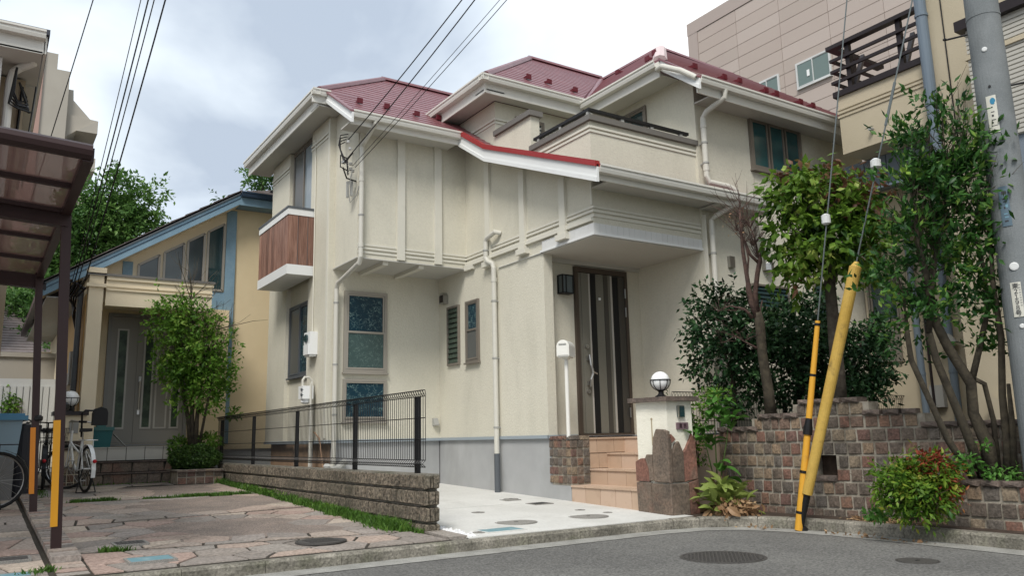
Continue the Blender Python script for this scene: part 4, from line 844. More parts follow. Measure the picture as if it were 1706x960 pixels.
lid(1.02, 1.32, 6.72, 6.98, 'blue water meter lid set in the crazy paving', WBLUE, 'meter lid', dz=.014)
lid(.10, .38, 6.58, 6.78, 'blue meter lid in the paving at the foot of the brown carport post', WBLUE, 'meter lid', dz=.014)
lid(1.05, 1.28, 7.7, 7.95, 'dark iron drain lid set among the crazy paving stones', METALC, 'drain cover', dz=.012, n=6)
lid(.08, .40, 7.35, 7.58, 'rusty iron drain grate in the paving left of the carport post', METALC, 'drain cover', dz=.012, n=7)
lid(5.75, 5.98, 8.35, 8.55, 'black square drain grate in the pale drive beside the house wall', BLACK, 'drain cover', n=6)
lid(5.72, 5.9, 8.95, 9.1, 'small grey rectangular lid beside the house wall behind the drain grate', COVC, 'drain cover')
# ================================================================ entrance steps
ST = thing('entrance_steps', 'four terracotta tiled steps rising to the front door', 'steps', (6.9, 8.2, -.85))
zs = [-.612, -.417, -.225, -.022]; xs_ = [6.36, 6.66, 6.96, 7.26]
prev = -.92
for k in range(4):
    y1 = 8.44 if k < 1 else (8.44 if k < 3 else 9.05); y0 = 7.0 if k < 2 else 7.0
    MB().box(xs_[k]+.012, 8.23, 7.0, y1-.001*k, prev, zs[k]-.012).build('core', GROUT, ST) if k < 3 else MB().box(7.272, 8.23, 7.0, 8.44, prev, zs[k]-.012).box(6.50, 8.23, 8.441, 9.06, -.6, zs[k]-.013).build('core', GROUT, ST)
    n_ = [5, 4, 5, 4][k]; wd = (y1-7.02)/n_ if k < 3 else .30
    if k < 3:
        for j in range(n_):
            a_ = 7.02+j*wd; MB().box(xs_[k], xs_[k]+.012, a_+.004, a_+wd-.004, prev+.0, zs[k]-.022).build('riser_tile', TILE, ST)
            MB().box(xs_[k]-.016, xs_[k]+.15, a_+.004, a_+wd-.004, zs[k]-.02, zs[k]).build('nosing_tile', TILE, ST)
            MB().box(xs_[k]+.156, 8.2 if k == 3 else xs_[k+1]+.01, a_+.004, a_+wd-.004, zs[k]-.012, zs[k]).build('tread_tile', TILE, ST)
    else:
        for j in range(5):
            a_ = 7.02+j*.284; MB().box(xs_[3], xs_[3]+.012, a_+.004, a_+.28, prev, zs[3]-.022).build('riser_tile', TILE, ST)
            MB().box(xs_[3]-.016, xs_[3]+.15, a_+.004, a_+.28, zs[3]-.02, zs[3]).build('nosing_tile', TILE, ST)
            for i in range(3): MB().box(7.42+.265*i, 7.42+.265*i+.26, a_+.004, a_+.28, zs[3]-.012, zs[3]-.0005).build('tread_tile', TILE, ST)
        for i in range(6):
            a_ = 6.50+i*.288; MB().box(a_+.003, a_+.284, 8.43, 8.442, -.215, zs[3]-.022).build('riser_tile', TILE, ST)
            MB().box(a_+.003, a_+.284, 8.415 if a_ < 7.2 else 8.445, 8.58, zs[3]-.021, zs[3]-.0007).build('nosing_tile', TILE, ST)
            for j in range(2): MB().box(a_+.003, a_+.284, 8.585+.23*j, 8.585+.23*j+.225, zs[3]-.012, zs[3]-.0007).build('tread_tile', TILE, ST)
    prev = zs[k]-.012
# ================================================================ stone-faced box beside the steps
SM = [stone_mesh('stone_block', PINKO, k) for k in range(6)]
def stone(par, p, ang, w_, h_, dep=.09, tilt=0):
    return piece(SM[random.randrange(6)], 'stone', par, p, (random.uniform(-.03, .03), random.uniform(-.02, .02), ang), (w_, dep, h_))
BXS = thing('stone_box', 'low box of small brown stone cubes beside the tiled steps carrying the letterbox', 'stone box', (6.5, 8.6, -.6))
MB().box(6.357, 6.66, 8.428, 8.84, -.615, -.045).build('core', WMORT, BXS)
for r_ in range(5):
    z = -.545+r_*.112
    for c_ in range(5): stone(BXS, (6.345, 8.47+c_*.093, z), -math.pi/2, .083*random.uniform(.92, 1.04), .098*random.uniform(.94, 1.03), .06)
    for c_ in range(3): stone(BXS, (6.40+c_*.103, 8.415, z), 0, .093*random.uniform(.92, 1.03), .098*random.uniform(.94, 1.03), .06)
for c_ in range(5):
    for d_ in range(2): stone(BXS, (6.33+.16*d_+.01, 8.455+c_*.095, -.015-random.uniform(0, .006)), -math.pi/2, .088, .05, .15)
# ================================================================ letterbox
LB = thing('letterbox', 'white arched letterbox on a slim white post in front of the front door', 'letterbox', (6.36, 8.465, -.0))
LBM = mat('cream_enamel', (.74, .73, .68), .4)
lx, ly, lz = 6.36, 8.465, 1.02
sc_ = [(ly-.085, lz), (ly+.085, lz), (ly+.085, lz+.13)]+[(ly+.085*math.cos(t), lz+.13+.085*math.sin(t)) for t in np.linspace(.2, math.pi-.2, 9)]+[(ly-.085, lz+.13)]
MB().prism([(6.23, y, z) for y, z in sc_], (.26, 0, 0)).build('body', LBM, LB)
sc2 = [(ly+(y-ly)*.86, lz+.10+(z-lz-.10)*.86) for y, z in sc_]
fd = MB().prism([(6.222, y, z) for y, z in sc2], (.008, 0, 0)).build('door', LBM, LB)
MB().box(6.214, 6.222, ly-.05, ly+.05, lz+.15, lz+.165).build('slot', GREYP, fd)
MB().box(6.25, 6.47, ly-.065, ly+.065, lz-.014, lz).box(6.32, 6.40, ly-.04, ly+.04, lz-.03, lz-.014).build('base_plate', LBM, LB)
MB().cyl((6.36, 8.465, -.01), (6.36, 8.465, lz-.02), .026, n=14).build('post', LBM, LB)
for o_ in LB.children:
    if not o_.name.startswith('post'): o_.rotation_euler = (0, 0, .62)
# ================================================================ gate pillar
PX, PY, PW = 6.334, 6.63, .42
GP = thing('gate_pillar', 'ivory gate pillar with jagged brown stone slabs round its foot and a stone cap', 'gate pillar', (6.54, 6.88, -.89))
MB().box(PX+.02, PX+.40, PY+.02, PY+.52, -.92, .365).build('shaft', IVORY, GP)
cp = stone_mesh('cap_stone', CAPST, 9)
q = MB(); r_ = random.Random(4)
ring = []
for i, (x, y) in enumerate([(PX-.05, PY-.05), (PX+.1, PY-.045), (PX+.25, PY-.055), (PX+.46, PY-.045), (PX+.465, PY+.2), (PX+.46, PY+.58), (PX+.2, PY+.59), (PX-.05, PY+.58), (PX-.045, PY+.3), (PX-.055, PY+.1)]):
    ring.append((x+r_.uniform(-.006, .006), y+r_.uniform(-.006, .006), .362+r_.uniform(-.004, .004)))
q.prism(ring, (0, 0, .05)); q.build('cap', CAPST, GP)
def slab(par, face, c, pts, th, m=SLAB, nm='stone_slab'):
    P = [fp(face, c, u, v, .001) for u, v in pts]; d = fp(face, 0, 0, 0, th); d = (d[0], d[1], 0) ; b_ = MB()
    n_ = len(P); cu_ = sum(p[0] for p in pts)/n_; cv_ = sum(p[1] for p in pts)/n_
    front = [fp(face, c, cu_+(u-cu_)*.965, cv_+(v-cv_)*.965, th) for u, v in pts]
    mid = [fp(face, c, u, v, th*.7) for u, v in pts]
    b_.add(P+mid+front, [(i, (i+1) % n_, (i+1) % n_+n_, i+n_) for i in range(n_)]+[(i+n_, (i+1) % n_+n_, (i+1) % n_+2*n_, i+2*n_) for i in range(n_)]+[tuple(range(2*n_, 3*n_))])
    return b_.build(nm, m, par)
yl = PY+.02; cX = PX+.02
slab(GP, 'X', cX, [(yl+.27, -.915), (yl+.50, -.90), (yl+.515, -.525), (yl+.275, -.53)], .035)
slab(GP, 'X', cX, [(yl-.03, -.925), (yl+.26, -.915), (yl+.265, -.535), (yl-.02, -.535)], .038)
slab(GP, 'X', cX, [(yl+.30, -.52), (yl+.52, -.515), (yl+.52, -.30), (yl+.44, -.265), (yl+.36, -.26), (yl+.31, -.38)], .03, SLABR)
slab(GP, 'X', cX, [(yl+.22, -.50), (yl+.295, -.51), (yl+.30, -.38), (yl+.35, -.255), (yl+.33, -.22), (yl+.24, -.22)], .034)
slab(GP, 'X', cX, [(yl-.035, -.525), (yl+.21, -.52), (yl+.225, -.20), (yl+.20, -.03), (yl+.15, .06), (yl+.03, .05), (yl-.03, .03)], .04)
cY = PY+.02; xl = PX+.02
slab(GP, 'Y', cY, [(xl-.03, -.925), (xl+.24, -.92), (xl+.245, -.535), (xl-.03, -.53)], .038)
slab(GP, 'Y', cY, [(xl+.255, -.92), (xl+.39, -.91), (xl+.395, -.50), (xl+.255, -.53)], .032, SLABR)
slab(GP, 'Y', cY, [(xl-.035, -.52), (xl+.005, -.52), (xl+.015, -.07), (xl-.035, .03)], .037)
slab(GP, 'Y', cY, [(xl+.015, -.52), (xl+.185, -.52), (xl+.19, -.20), (xl+.13, -.08), (xl+.08, -.10), (xl+.03, -.20)], .034)
slab(GP, 'Y', cY, [(xl+.20, -.52), (xl+.39, -.50), (xl+.385, -.10), (xl+.34, .0), (xl+.25, -.14), (xl+.20, -.20)], .032, SLABR)
slab(GP, 'Y', cY, [(xl+.02, -.10), (xl+.09, -.06), (xl+.06, -.03), (xl+.02, .0)], .028, SLABR)
np_ = MB().box(xl+.13, xl+.30, PY+.0, PY+.02, .05, .125).build('name_plate', mat('mauve_plate', (.17, .115, .13), .5), GP)
text_part('直 吉', .052, mat('plate_lettering', (.035, .015, .02), .6), np_, (xl+.215, PY-.001, .087), (math.pi/2, 0, 0))
ic = MB().box(xl+.155, xl+.245, PY-.012, PY+.02, .185, .31).build('intercom', GLASS, GP)
MB().box(xl+.148, xl+.165, PY-.016, PY+.0, .18, .315).build('side_cover', STEEL, ic)
MB().box(PX+.016, PX+.02, PY+.26, PY+.275, -.12, .16).lathe((PX+.019, PY+.267, .17), [(.015, -.003), (.015, .003)], 10, (1, 0, 0)).build('rust_stain', mat('rust_stain', (.36, .30, .20), .95), GP)
def globe_lamp(x, y, z, r, label, nb=8):
    t = thing('globe_lamp', label, 'lamp', (x, y, z))
    MB().lathe((x, y, z), [(.07, 0), (.07, .015), (.045, .03), (.028, .05), (.028, .07), (.05, .085)], 16).build('base', BLACK, t)
    cz = z+.085+r*.98; MB().ball((x, y, cz), r, 20).build('globe', OPAL, t, smooth=True)
    q = MB()
    for k in range(nb):
        a_ = 2*math.pi*k/nb; pts = [(x+math.cos(a_)*math.cos(e_)*r*1.06, y+math.sin(a_)*math.cos(e_)*r*1.06, cz+math.sin(e_)*r*1.06) for e_ in np.linspace(-1.35, .12, 7)]; q.tube(pts, .0045, 5)
    q.tube([(x+math.cos(a_)*r*1.07, y+math.sin(a_)*r*1.07, cz+.01) for a_ in np.linspace(0, 2*math.pi, 25)], .006, 5, cap=False).build('cage', BLACK, t)
globe_lamp(PX+.16, PY+.24, .41, .108, 'white globe lamp in a black cage on the ivory gate pillar')
# ================================================================ block wall with mesh fence
BW = thing('block_wall', 'low retaining wall of rough split-face blocks between the paving and the pale drive', 'wall', (3.6, 10, -.85))
MB().box(3.60, 3.70, 7.03, 15.0, -1.0, -.345).build('core', KERB, BW)
BM = []
for k in range(5):
    r_ = random.Random(40+k); b_ = MB(); xs2 = [-.5, -.5+r_.uniform(.2, .4), r_.uniform(.0, .25), .5]
    for i in range(3):
        a_, c_ = xs2[i]+.028, xs2[i+1]-.028; J = lambda: r_.uniform(-.05, .05)
        b_.add([(a_, 1, -.5), (c_, 1, -.5), (c_, 1, .5), (a_, 1, .5), (a_, .22, -.47), (c_, .22, -.47), (c_, .22, .47), (a_, .22, .47), (a_+.015, J(), -.40), (c_-.015, J(), -.40), (c_-.015, J(), .40), (a_+.015, J(), .40)],
               [(3, 2, 1, 0)]+[(i_, (i_+1) % 4, (i_+1) % 4+4, i_+4) for i_ in range(4)]+[(i_+4, (i_+1) % 4+4, (i_+1) % 4+8, i_+8) for i_ in range(4)]+[(8, 9, 10, 11)])
    me = bpy.data.meshes.new('split_block'); me.from_pydata(b_.v, [], b_.f); me.materials.append(BLOCK)
    bm = bmesh.new(); bm.from_mesh(me); bmesh.ops.recalc_face_normals(bm, faces=bm.faces); bm.to_mesh(me); bm.free(); BM.append(me)
ch = .150
for r_ in range(4):
    z = -.32-ch*(r_+.5); k = 0; y = 7.0+(.2 if r_ % 2 else .0)
    if r_ % 2: piece(BM[k % 5], 'block', BW, (3.545, 7.10, z), (0, 0, -math.pi/2), (.19, .13, ch*.90))
    y = 7.0+(.2 if r_ % 2 else 0)
    while y < 14.85:
        L_ = min(.395, 14.9-y)
        if gz(y)-.03 < z+ch/2: piece(BM[random.randrange(5)], 'block', BW, (3.545, y+L_/2, z), (0, 0, -math.pi/2), (L_-.006, .13, ch*.90))
        y += .395
    piece(BM[(r_+2) % 5], 'block', BW, (3.625, 6.965, z), (0, 0, 0), (.145, .13, ch*.90))
MB().box(3.56, 3.70, 6.98, 14.95, -.345, -.322).build('top_face', KERB, BW)
def mesh_fence(name, label, p0, p1, zb, zt, posts, loc=None, pitch=.05, fold=.05, outw=(-1, 0)):
    t = thing(name, label, 'fence', (p0[0], p0[1], zb)); P0, P1 = Vector((*p0, 0)), Vector((*p1, 0)); L_ = (P1-P0).length; d = (P1-P0)/L_; o_ = Vector((*outw, 0))
    for s_ in posts:
        p = P0+d*s_+o_*-.03; MB().beam((p.x, p.y, zb-.02), (p.x, p.y, zt-.05), .045, .045, up=(1, 0, 0)).build('post', BLACK, t)
    q = MB(); n_ = int(L_/pitch)
    def bar(pts, rr=.0036):
        for i in range(len(pts)-1): q.tube([pts[i], pts[i+1]], rr, 4, cap=False)
    Z = Vector((0, 0, 1)); zb2 = zb+.06
    for k in range(n_+1):
        p = P0+d*(k*pitch)
        bar([tuple(p+Z*zb2+o_*fold*.0+Z*-.0), tuple(p+Z*(zb2+fold*.6)+o_*fold*.7), tuple(p+Z*(zb2+fold*1.3)), tuple(p+Z*(zt-fold*1.1)), tuple(p+Z*(zt)+o_*fold*.8), tuple(p+Z*(zt+.004)+o_*fold*.1), tuple(p+Z*(zt-fold*.9)-o_*.004)])
    for z_, of in ((zb2, 0), (zb2+fold*1.3, 0), (zt-fold*1.1, 0), (zt, fold*.8), (zt+.004, fold*.1), (zb2+fold*.6, fold*.7), (zb2+(zt-zb2)*.36, 0), (zb2+(zt-zb2)*.64, 0)):
        a_, c_ = P0+Z*z_+o_*(of+.003), P1+Z*z_+o_*(of+.003); q.tube([tuple(a_), tuple(c_)], .0046, 5)
    q.build('wire_mesh', BLACK, t, kind='stuff'); return t
mesh_fence('mesh_fence', 'dark welded mesh fence on top of the split-face block wall', (3.60, 7.07), (3.60, 15.2), -.32, .47, [.23, 1.82, 3.87, 5.95, 7.95])
# ================================================================ stone retaining wall on the right
SW = thing('stone_wall', 'stepped retaining wall of small reddish brown stone cubes along the road', 'stone wall', (7.4, 5.5, -.92))
wp = [(7.50, 6.98), (7.42, 6.80), (7.385, 6.45), (7.38, 6.0), (7.42, 5.6), (7.50, 5.15), (7.62, 4.8), (7.75, 4.5), (7.90, 3.95), (8.05, 3.3)]
fw_, Lw = along(wp, .1)
RH = .1345
def wall_top(s_):      # number of courses at distance s along the wall
    p = fw_(s_)
    y = p[1]
    if y > 6.36: return 7
    if y > 5.80: return 8
    if y > 5.02: return 9
    if y > 4.53: return 8
    return 7
zb = -.925
core = MB(); n_ = 60
for k in range(n_):
    a_, c_ = fw_(Lw*k/n_), fw_(Lw*(k+1)/n_); ht = zb+RH*wall_top(Lw*(k+.5)/n_)
    pcs = [(zb-.05, zb+RH*3), (zb+RH*5, ht)] if 5.39 < (a_[1]+c_[1])/2 < 5.60 else [(zb-.05, ht)]
    for (za, zc) in pcs: core.prism([(a_[0]+.013, a_[1], za), (c_[0]+.013, c_[1], za), (c_[0]+.013, c_[1], zc), (a_[0]+.013, a_[1], zc)], (.20, .02, 0))
HOLE = []
y_h0, y_h1 = 4.93, 5.12
core.build('mortar_core', WMORT, SW)
pts_h = (5.26, 5.44)
for r_ in range(9):
    s_ = random.uniform(0, .04); z = zb+RH*(r_+.5)
    while s_ < Lw-.05:
        wd = random.uniform(.105, .15); m_ = min(s_+wd/2, Lw); p = fw_(m_)
        if r_ < wall_top(m_):
            a_, c_ = fw_(max(0, m_-.05)), fw_(min(Lw, m_+.05)); ang = math.atan2(c_[1]-a_[1], c_[0]-a_[0])
            if not (r_ in (3, 4) and 5.37 < p[1] < 5.61) :
                stone(SW, (p[0], p[1], z), ang, wd*.90, RH*random.uniform(.84, .92), .09)
        s_ += wd
s_ = 0
while s_ < Lw-.05:
    wd = random.uniform(.15, .2); m_ = s_+wd/2; p = fw_(min(m_, Lw)); a_, c_ = fw_(max(0, m_-.06)), fw_(min(Lw, m_+.06)); ang = math.atan2(c_[1]-a_[1], c_[0]-a_[0]); nrm = (math.sin(ang), -math.cos(ang))
    piece(cp, 'coping_stone', SW, (p[0]+nrm[0]*.018, p[1]+nrm[1]*.018, zb+RH*wall_top(min(m_, Lw))+.022), (0, 0, ang), (wd*.95, .26, .055)); s_ += wd
ph = (7.49, 5.40); MB().box(7.60, 7.63, 5.32, 5.66, zb+RH*3, zb+RH*5).build('drain_hole', SOIL, SW)
piece(cp, 'sill_stone', SW, (7.43, 5.49, zb+RH*3+.03), (0, 0, -math.pi/2+.18), (.25, .14, .06))
# low planter wall in front of its right end
LW_ = thing('planter_wall', 'low curved planter wall of brown stone cubes at the foot of the multi-stemmed tree', 'planter wall', (7.4, 3.9, -.92))
lp_ = [(7.72, 4.50), (7.55, 4.38), (7.45, 4.2), (7.41, 3.95), (7.42, 3.5), (7.45, 3.0)]
fl, Ll = along(lp_, .1); core = MB()
for k in range(24):
    a_, c_ = fl(Ll*k/24), fl(Ll*(k+1)/24); core.prism([(a_[0]+.013, a_[1], -.97), (c_[0]+.013, c_[1], -.97), (c_[0]+.013, c_[1], -.51), (a_[0]+.013, a_[1], -.51)], (.14, .03, 0))
core.build('mortar_core', WMORT, LW_)
for r_ in range(3):
    s_ = random.uniform(0, .05)
    while s_ < Ll-.06:
        wd = random.uniform(.12, .16); m_ = s_+wd/2; p = fl(m_); a_, c_ = fl(max(0, m_-.05)), fl(min(Ll, m_+.05)); ang = math.atan2(c_[1]-a_[1], c_[0]-a_[0])
        stone(LW_, (p[0], p[1], -.925+.142*(r_+.5)), ang, wd*.9, .142*.88, .09); s_ += wd
s_ = 0
while s_ < Ll-.06:
    m_ = s_+.09; p = fl(m_); a_, c_ = fl(max(0, m_-.05)), fl(min(Ll, m_+.05)); ang = math.atan2(c_[1]-a_[1], c_[0]-a_[0]); piece(cp, 'coping_stone', LW_, (p[0]-.015, p[1], -.485), (0, 0, ang), (.17, .2, .05)); s_ += .18
struct(MB().prism([(7.60, 4.5, -.93), (7.5, 4.2, -.93), (7.46, 3.9, -.93), (7.47, 3.0, -.93), (8.1, 3.0, -.93), (7.95, 4.0, -.93), (7.75, 4.55, -.93)], (0, 0, .40)), 'planter_soil', SOIL)
struct(MB().prism([(7.62, 7.1, -.93), (7.58, 6.0, -.93), (7.62, 5.4, -.93), (7.85, 4.7, -.93), (8.2, 3.3, -.93), (12.2, 3.3, -.93), (12.2, 7.66, -.93), (7.75, 7.66, -.93)], (0, 0, .88)), 'raised_bed', SOIL)
mesh_fence('mesh_fence', 'dark mesh fence behind the stone wall in front of the shrubs and the tan house', (7.0, 7.22), (11.95, 7.22), -.1, .50, [.1, 1.1, 2.1, 3.1, 4.1], outw=(0, -1))
MB().box(6.95, 7.5, 7.30, 7.36, -.9, -.05).build('timber_screen', mat('dark_red_timber', (.085, .03, .025), .7), None, 'dark red timber screen in the gap between the gate pillar and the stone wall', 'screen')
# ================================================================ yellow house on the left
YH = thing('house', 'pale yellow house with blue fascia, raking clerestory windows and a grey double front door', 'house', (3, 16.5, -.6))
def yp(mb, name, m, par=None, **k): return mb.build(name, m, par or YH, **k)
GY = 16.2
rake = lambda x: 2.70+(x-.95)*(4.62-2.70)/(3.93-.95)      # underside of the raking roof at the gable
yp(MB().prism([(1.36, GY, -.1), (3.92, GY, -.1), (3.92, GY, rake(3.92)), (1.36, GY, rake(1.36))], (0, 7, 0)), 'wall', YELP)
yp(MB().box(3.92, 7.0, GY, 23, -.1, 4.65), 'wall', YELS); yp(MB().box(1.40, 7.0, GY+.04, 22.9, -.8, -.1), 'foundation', CONC)
yp(MB().box(3.83, 3.93+.09, GY-.035, GY, .0, 4.6), 'corner_board', BLUEW); yp(MB().box(2.0, 2.17, GY-.03, GY, 2.9, rake(2.0)), 'corner_board', BLUEW)
# fascia of the rake, eave and roofs
for dz, th, m_, nm in ((0, .20, BLUEW, 'fascia'), (.20, .07, DKGR, 'verge_flashing')):
    off = .40+(.02 if dz else 0)
    P = [(.72, GY-off, rake(.72)+dz), (3.98, GY-off, rake(3.98)+dz), (3.98, GY-off, rake(3.98)+dz+th), (.72, GY-off, rake(.72)+dz+th)]; yp(MB().prism(P, (0, .03, 0)), nm, m_)
P = [(.72, GY-.41, rake(.72)+.12), (3.98, GY-.41, rake(3.98)+.12), (3.98, GY-.41, rake(3.98)+.135), (.72, GY-.41, rake(.72)+.135)]; yp(MB().prism(P, (0, .01, 0)), 'moulding', NAVY)
yp(MB().prism([(.72, GY-.37, rake(.72)+.02), (3.98, GY-.37, rake(3.98)+.02), (3.98, GY-.37, rake(3.98)+.0), (.72, GY-.37, rake(.72)+.0)], (0, .37, 0)), 'soffit', YELP)
yr = shingled('roof', [(.70, GY-.42), (4.0, GY-.42), (4.0, 22.8), (.70, 22.8)], rake(0)+.28, (4.62-2.70)/(3.93-.95), 0, GROOF, YH, course=.3, lift=.02)
yp(MB().box(3.98, 7, GY-.40, GY-.37, 4.64, 4.84).box(3.98, 7, GY-.37, GY, 4.66, 4.68), 'fascia', BLUEW)
gutter(YH, (3.98, GY-.40, 4.90), (7.0, GY-.40, 4.90), (0, -1, 0), m=NAVY)
yr2 = shingled('roof', [(3.98, GY-.41), (7.2, GY-.41), (7.2, 19.2), (6.9, 19.2)], 4.91-.42*(GY-.41), 0, .42, GROOF, YH, course=.2, lift=.02)
shingled('roof', [(3.98, GY-.41), (6.9, 19.2), (3.98, 22)], 4.91-.42*3.98, .42, 0, GROOF, YH, course=.2, lift=.02)
MB().box(4.68, 4.76, GY-.0, GY+.06, 5.05, 5.15).build('snow_guard', BLACK, yr2)
# clerestory windows, stepped up under the rake
wt = lambda x: rake(x)-.20
for (a_, c_) in ((2.27, 2.62), (2.71, 3.05), (3.12, 3.42), (3.49, 3.79)):
    zb_ = 3.02 if c_ < 3.45 else 2.96; P = [(a_, zb_), (c_, zb_), (c_, wt(c_)-.02), (a_, wt(a_)-.02)]
    o_ = yp(MB().prism([(x, GY-.002, z) for x, z in P], (0, -.006, 0)), 'window', GLASS_S if c_ < 3.45 else GLASS)
    f_ = MB()
    for i in range(4):
        p, q = P[i], P[(i+1) % 4]; f_.beam((p[0], GY-.02, p[1]), (q[0], GY-.02, q[1]), .04, .04)
    f_.build('frame', BRONZE_L, o_)
# front door under the porch
DY = 15.98
yp(MB().box(1.36, 3.9, DY, GY, -.05, 2.55), 'porch_wall', YELS)
fr = MB(); fb(fr, 'Y', DY, 1.80, 1.86, .04, 2.36, 0, .06); fb(fr, 'Y', DY, 3.14, 3.20, .04, 2.36, 0, .06); fb(fr, 'Y', DY, 1.86, 3.14, 2.30, 2.36, 0, .06); fb(fr, 'Y', DY, 1.80, 3.20, .0, .04, 0, .07)
DG = mat('grey_double_door', (.225, .215, .19), .6, spec=.3); DGG = mat('green_tinted_glass', (.055, .085, .05), .45, (.02, .035, .02), 7, 3, spec=.3)
yd = yp(fr, 'double_door', mat('grey_door_frame', (.20, .195, .18), .5))
for (a_, c_, ps) in ((1.862, 2.30, [(1.99, 2.12)]), (2.304, 3.138, [(2.44, 2.56), (2.66, 2.82), (2.93, 3.03)])):
    q = MB(); fb(q, 'Y', DY, a_, c_, .045, 2.295, .004, .04); lf = q.build('door_leaf', DG, yd)
for k, (a_, c_) in enumerate([(1.99, 2.12), (2.44, 2.56), (2.66, 2.82), (2.93, 3.03)]):
    q = MB(); fb(q, 'Y', DY, a_-.03, c_+.03, .30, 2.08, .038, .052); q.build('panel_frame', mat('grey_door_moulding', (.40, .385, .345), .5) if k == 0 else bpy.data.materials['grey_door_moulding'], yd)
    q = MB(); fb(q, 'Y', DY, a_, c_, .33, 2.05, .05, .056); q.build('glass_strip' if k != 2 else 'panel', DGG if k != 2 else DG, yd)
q = MB().tube([(2.37, DY-.07, .62), (2.37, DY-.075, 1.15)], .013, 8); fb(q, 'Y', DY, 2.35, 2.39, .55, .64, .03, .08); fb(q, 'Y', DY, 2.35, 2.39, 1.13, 1.23, .03, .08); q.build('handle', STEEL, yd)
pl2 = yp(MB().box(1.56, 1.66, DY-.14, DY, 1.55, 1.95), 'porch_lantern', BLACK); MB().box(1.575, 1.645, DY-.15, DY-.14, 1.6, 1.9).build('glass', OPAL, pl2)
# porch: pillar, beam, soffit
yp(MB().box(1.36, 1.58, 14.96, 15.2, -.05, 2.93), 'pillar', YELP); yp(MB().box(1.32, 1.62, 14.92, 15.24, 2.64, 2.70), 'pillar_capital', YELP); yp(MB().box(1.33, 1.61, 14.93, 15.23, 2.86, 2.97), 'pillar_cap', YELP)
yp(MB().box(1.62, 3.34, 14.98, 15.14, 2.34, 2.84).box(1.36, 3.34, 15.14, GY, 2.42, 2.84), 'beam', YELP)
yp(MB().box(1.62, 3.35, 14.955, 14.98, 2.60, 2.62).box(1.62, 3.35, 14.96, 14.98, 2.66, 2.68).box(1.62, 3.36, 14.95, 14.98, 2.78, 2.84), 'moulding', YELP)
yp(MB().box(1.32, 3.38, 14.93, GY-.01, 2.84, 2.88), 'coping', COPING)
bp = yp(MB().box(3.36, 3.83, GY-.02, GY, .9, 2.93), 'board_panel', BLUEW)
for k in range(4): MB().box(3.37+k*.115, 3.37+k*.115+.105, GY-.032, GY-.02, .95, 2.75).build('board', BLUEW, bp)
window(YH, 'Y', GY, 3.40, 3.80, 1.45, 2.2, [(3.43, 3.77, 1.48, 2.17, GLASS, .02)], BRONZE_L)
# left side wall seen end-on, its services
yp(MB().box(1.345, 1.36, GY-1.0, 23, -.4, 2.55), 'side_wall', ORNG); yp(MB().box(1.34, 1.36, 19, 23.0, -.4, 2.9).box(1.1, 1.36, 22.6, 23.0, -.5, 2.3), 'wall', YELP)
yp(MB().box(.68, .78, GY-.42, 22.8, rake(.72)+.12, rake(.72)+.24), 'gutter', DKBR)
yp(MB().box(.80, 1.36, GY-.36, 22.7, rake(.8)-.05, rake(.8)-.03), 'soffit', GREYP)
yp(MB().tube([(1.28, 15.3, 2.62), (1.27, 15.32, 2.3), (1.27, 15.32, -.3)], .045, 12), 'downpipe', DKGR)
yp(MB().box(1.22, 1.33, 15.7, 15.95, 1.05, 1.62), 'meter_box', GREYP); yp(MB().box(1.24, 1.34, 16.4, 16.6, .9, 1.3), 'meter_box', WHT)
for k in range(5): yp(MB().tube([(1.1+.05*k, 15.1, 2.72-.03*k), (1.05+.04*k, 15.3, 2.5), (1.2, 15.6, 2.42-.05*k), (1.30, 15.8, 2.3-.1*k)], .014, 5).ball((1.1+.05*k, 15.1, 2.74-.03*k), .03, 6), 'cable', BLACK if k % 2 else DKBR)
# steps in front of it
YS = thing('porch_steps', 'two dark stone steps with a pale tiled landing before the grey double door', 'steps', (2.2, 15.2, -.62))
MB().box(1.25, 2.86, 14.97, 15.4, -.68, -.425).box(1.25, 2.86, 15.25, 15.6, -.425, -.245).box(1.25, 3.1, 15.5, 16.0, -.245, -.015).build('core', MORTAR, YS)
for (yy, z0, z1, w0, nn_) in ((14.97, -.63, -.43, 1.25, 7), (15.25, -.425, -.25, 1.25, 8)):
    r_ = random.Random(int(yy*10)); xs3 = [w0]
    while xs3[-1] < 2.80: xs3.append(min(2.86, xs3[-1]+r_.uniform(.15, .30)))
    for i in range(len(xs3)-1):
        sl = r_.uniform(-.03, .03); a_, c_ = xs3[i]+.006, xs3[i+1]-.006
        if c_-a_ < .03: continue
        slab(YS, 'Y', yy, [(a_, z0), (c_, z0), (c_+sl*.5, z1-.03), (a_+sl, z1-.03)], .02)
    q = MB().box(1.24, 2.88, yy-.04, yy+.30, z1-.02, z1+.005); q.build('tread_slab', CAPST, YS)
for k in range(6): MB().box(1.28+.295*k, 1.28+.295*k+.285, 15.485, 15.5, -.235, -.035).build('tile', GTILE, YS); MB().box(1.28+.295*k, 1.28+.295*k+.285, 15.47, 15.95, -.033, -.01).build('tile', GTILE, YS)
PB = thing('planter', 'low planter of square stones holding the small tree beside the yellow house steps', 'planter', (3.1, 14.8, -.62))
MB().box(2.78, 3.50, 14.30, 15.45, -.68, -.40).build('core', WMORT, PB)
for r_ in range(2):
    for k in range(5): stone(PB, (2.85+k*.143, 14.29, -.58+r_*.12), 0, .13, .108, .05)
MB().box(2.77, 3.51, 14.26, 15.46, -.46+.02, -.425).build('coping', CAPST, PB); MB().box(2.82, 3.48, 14.33, 15.42, -.425, -.40).build('soil', SOIL, PB)
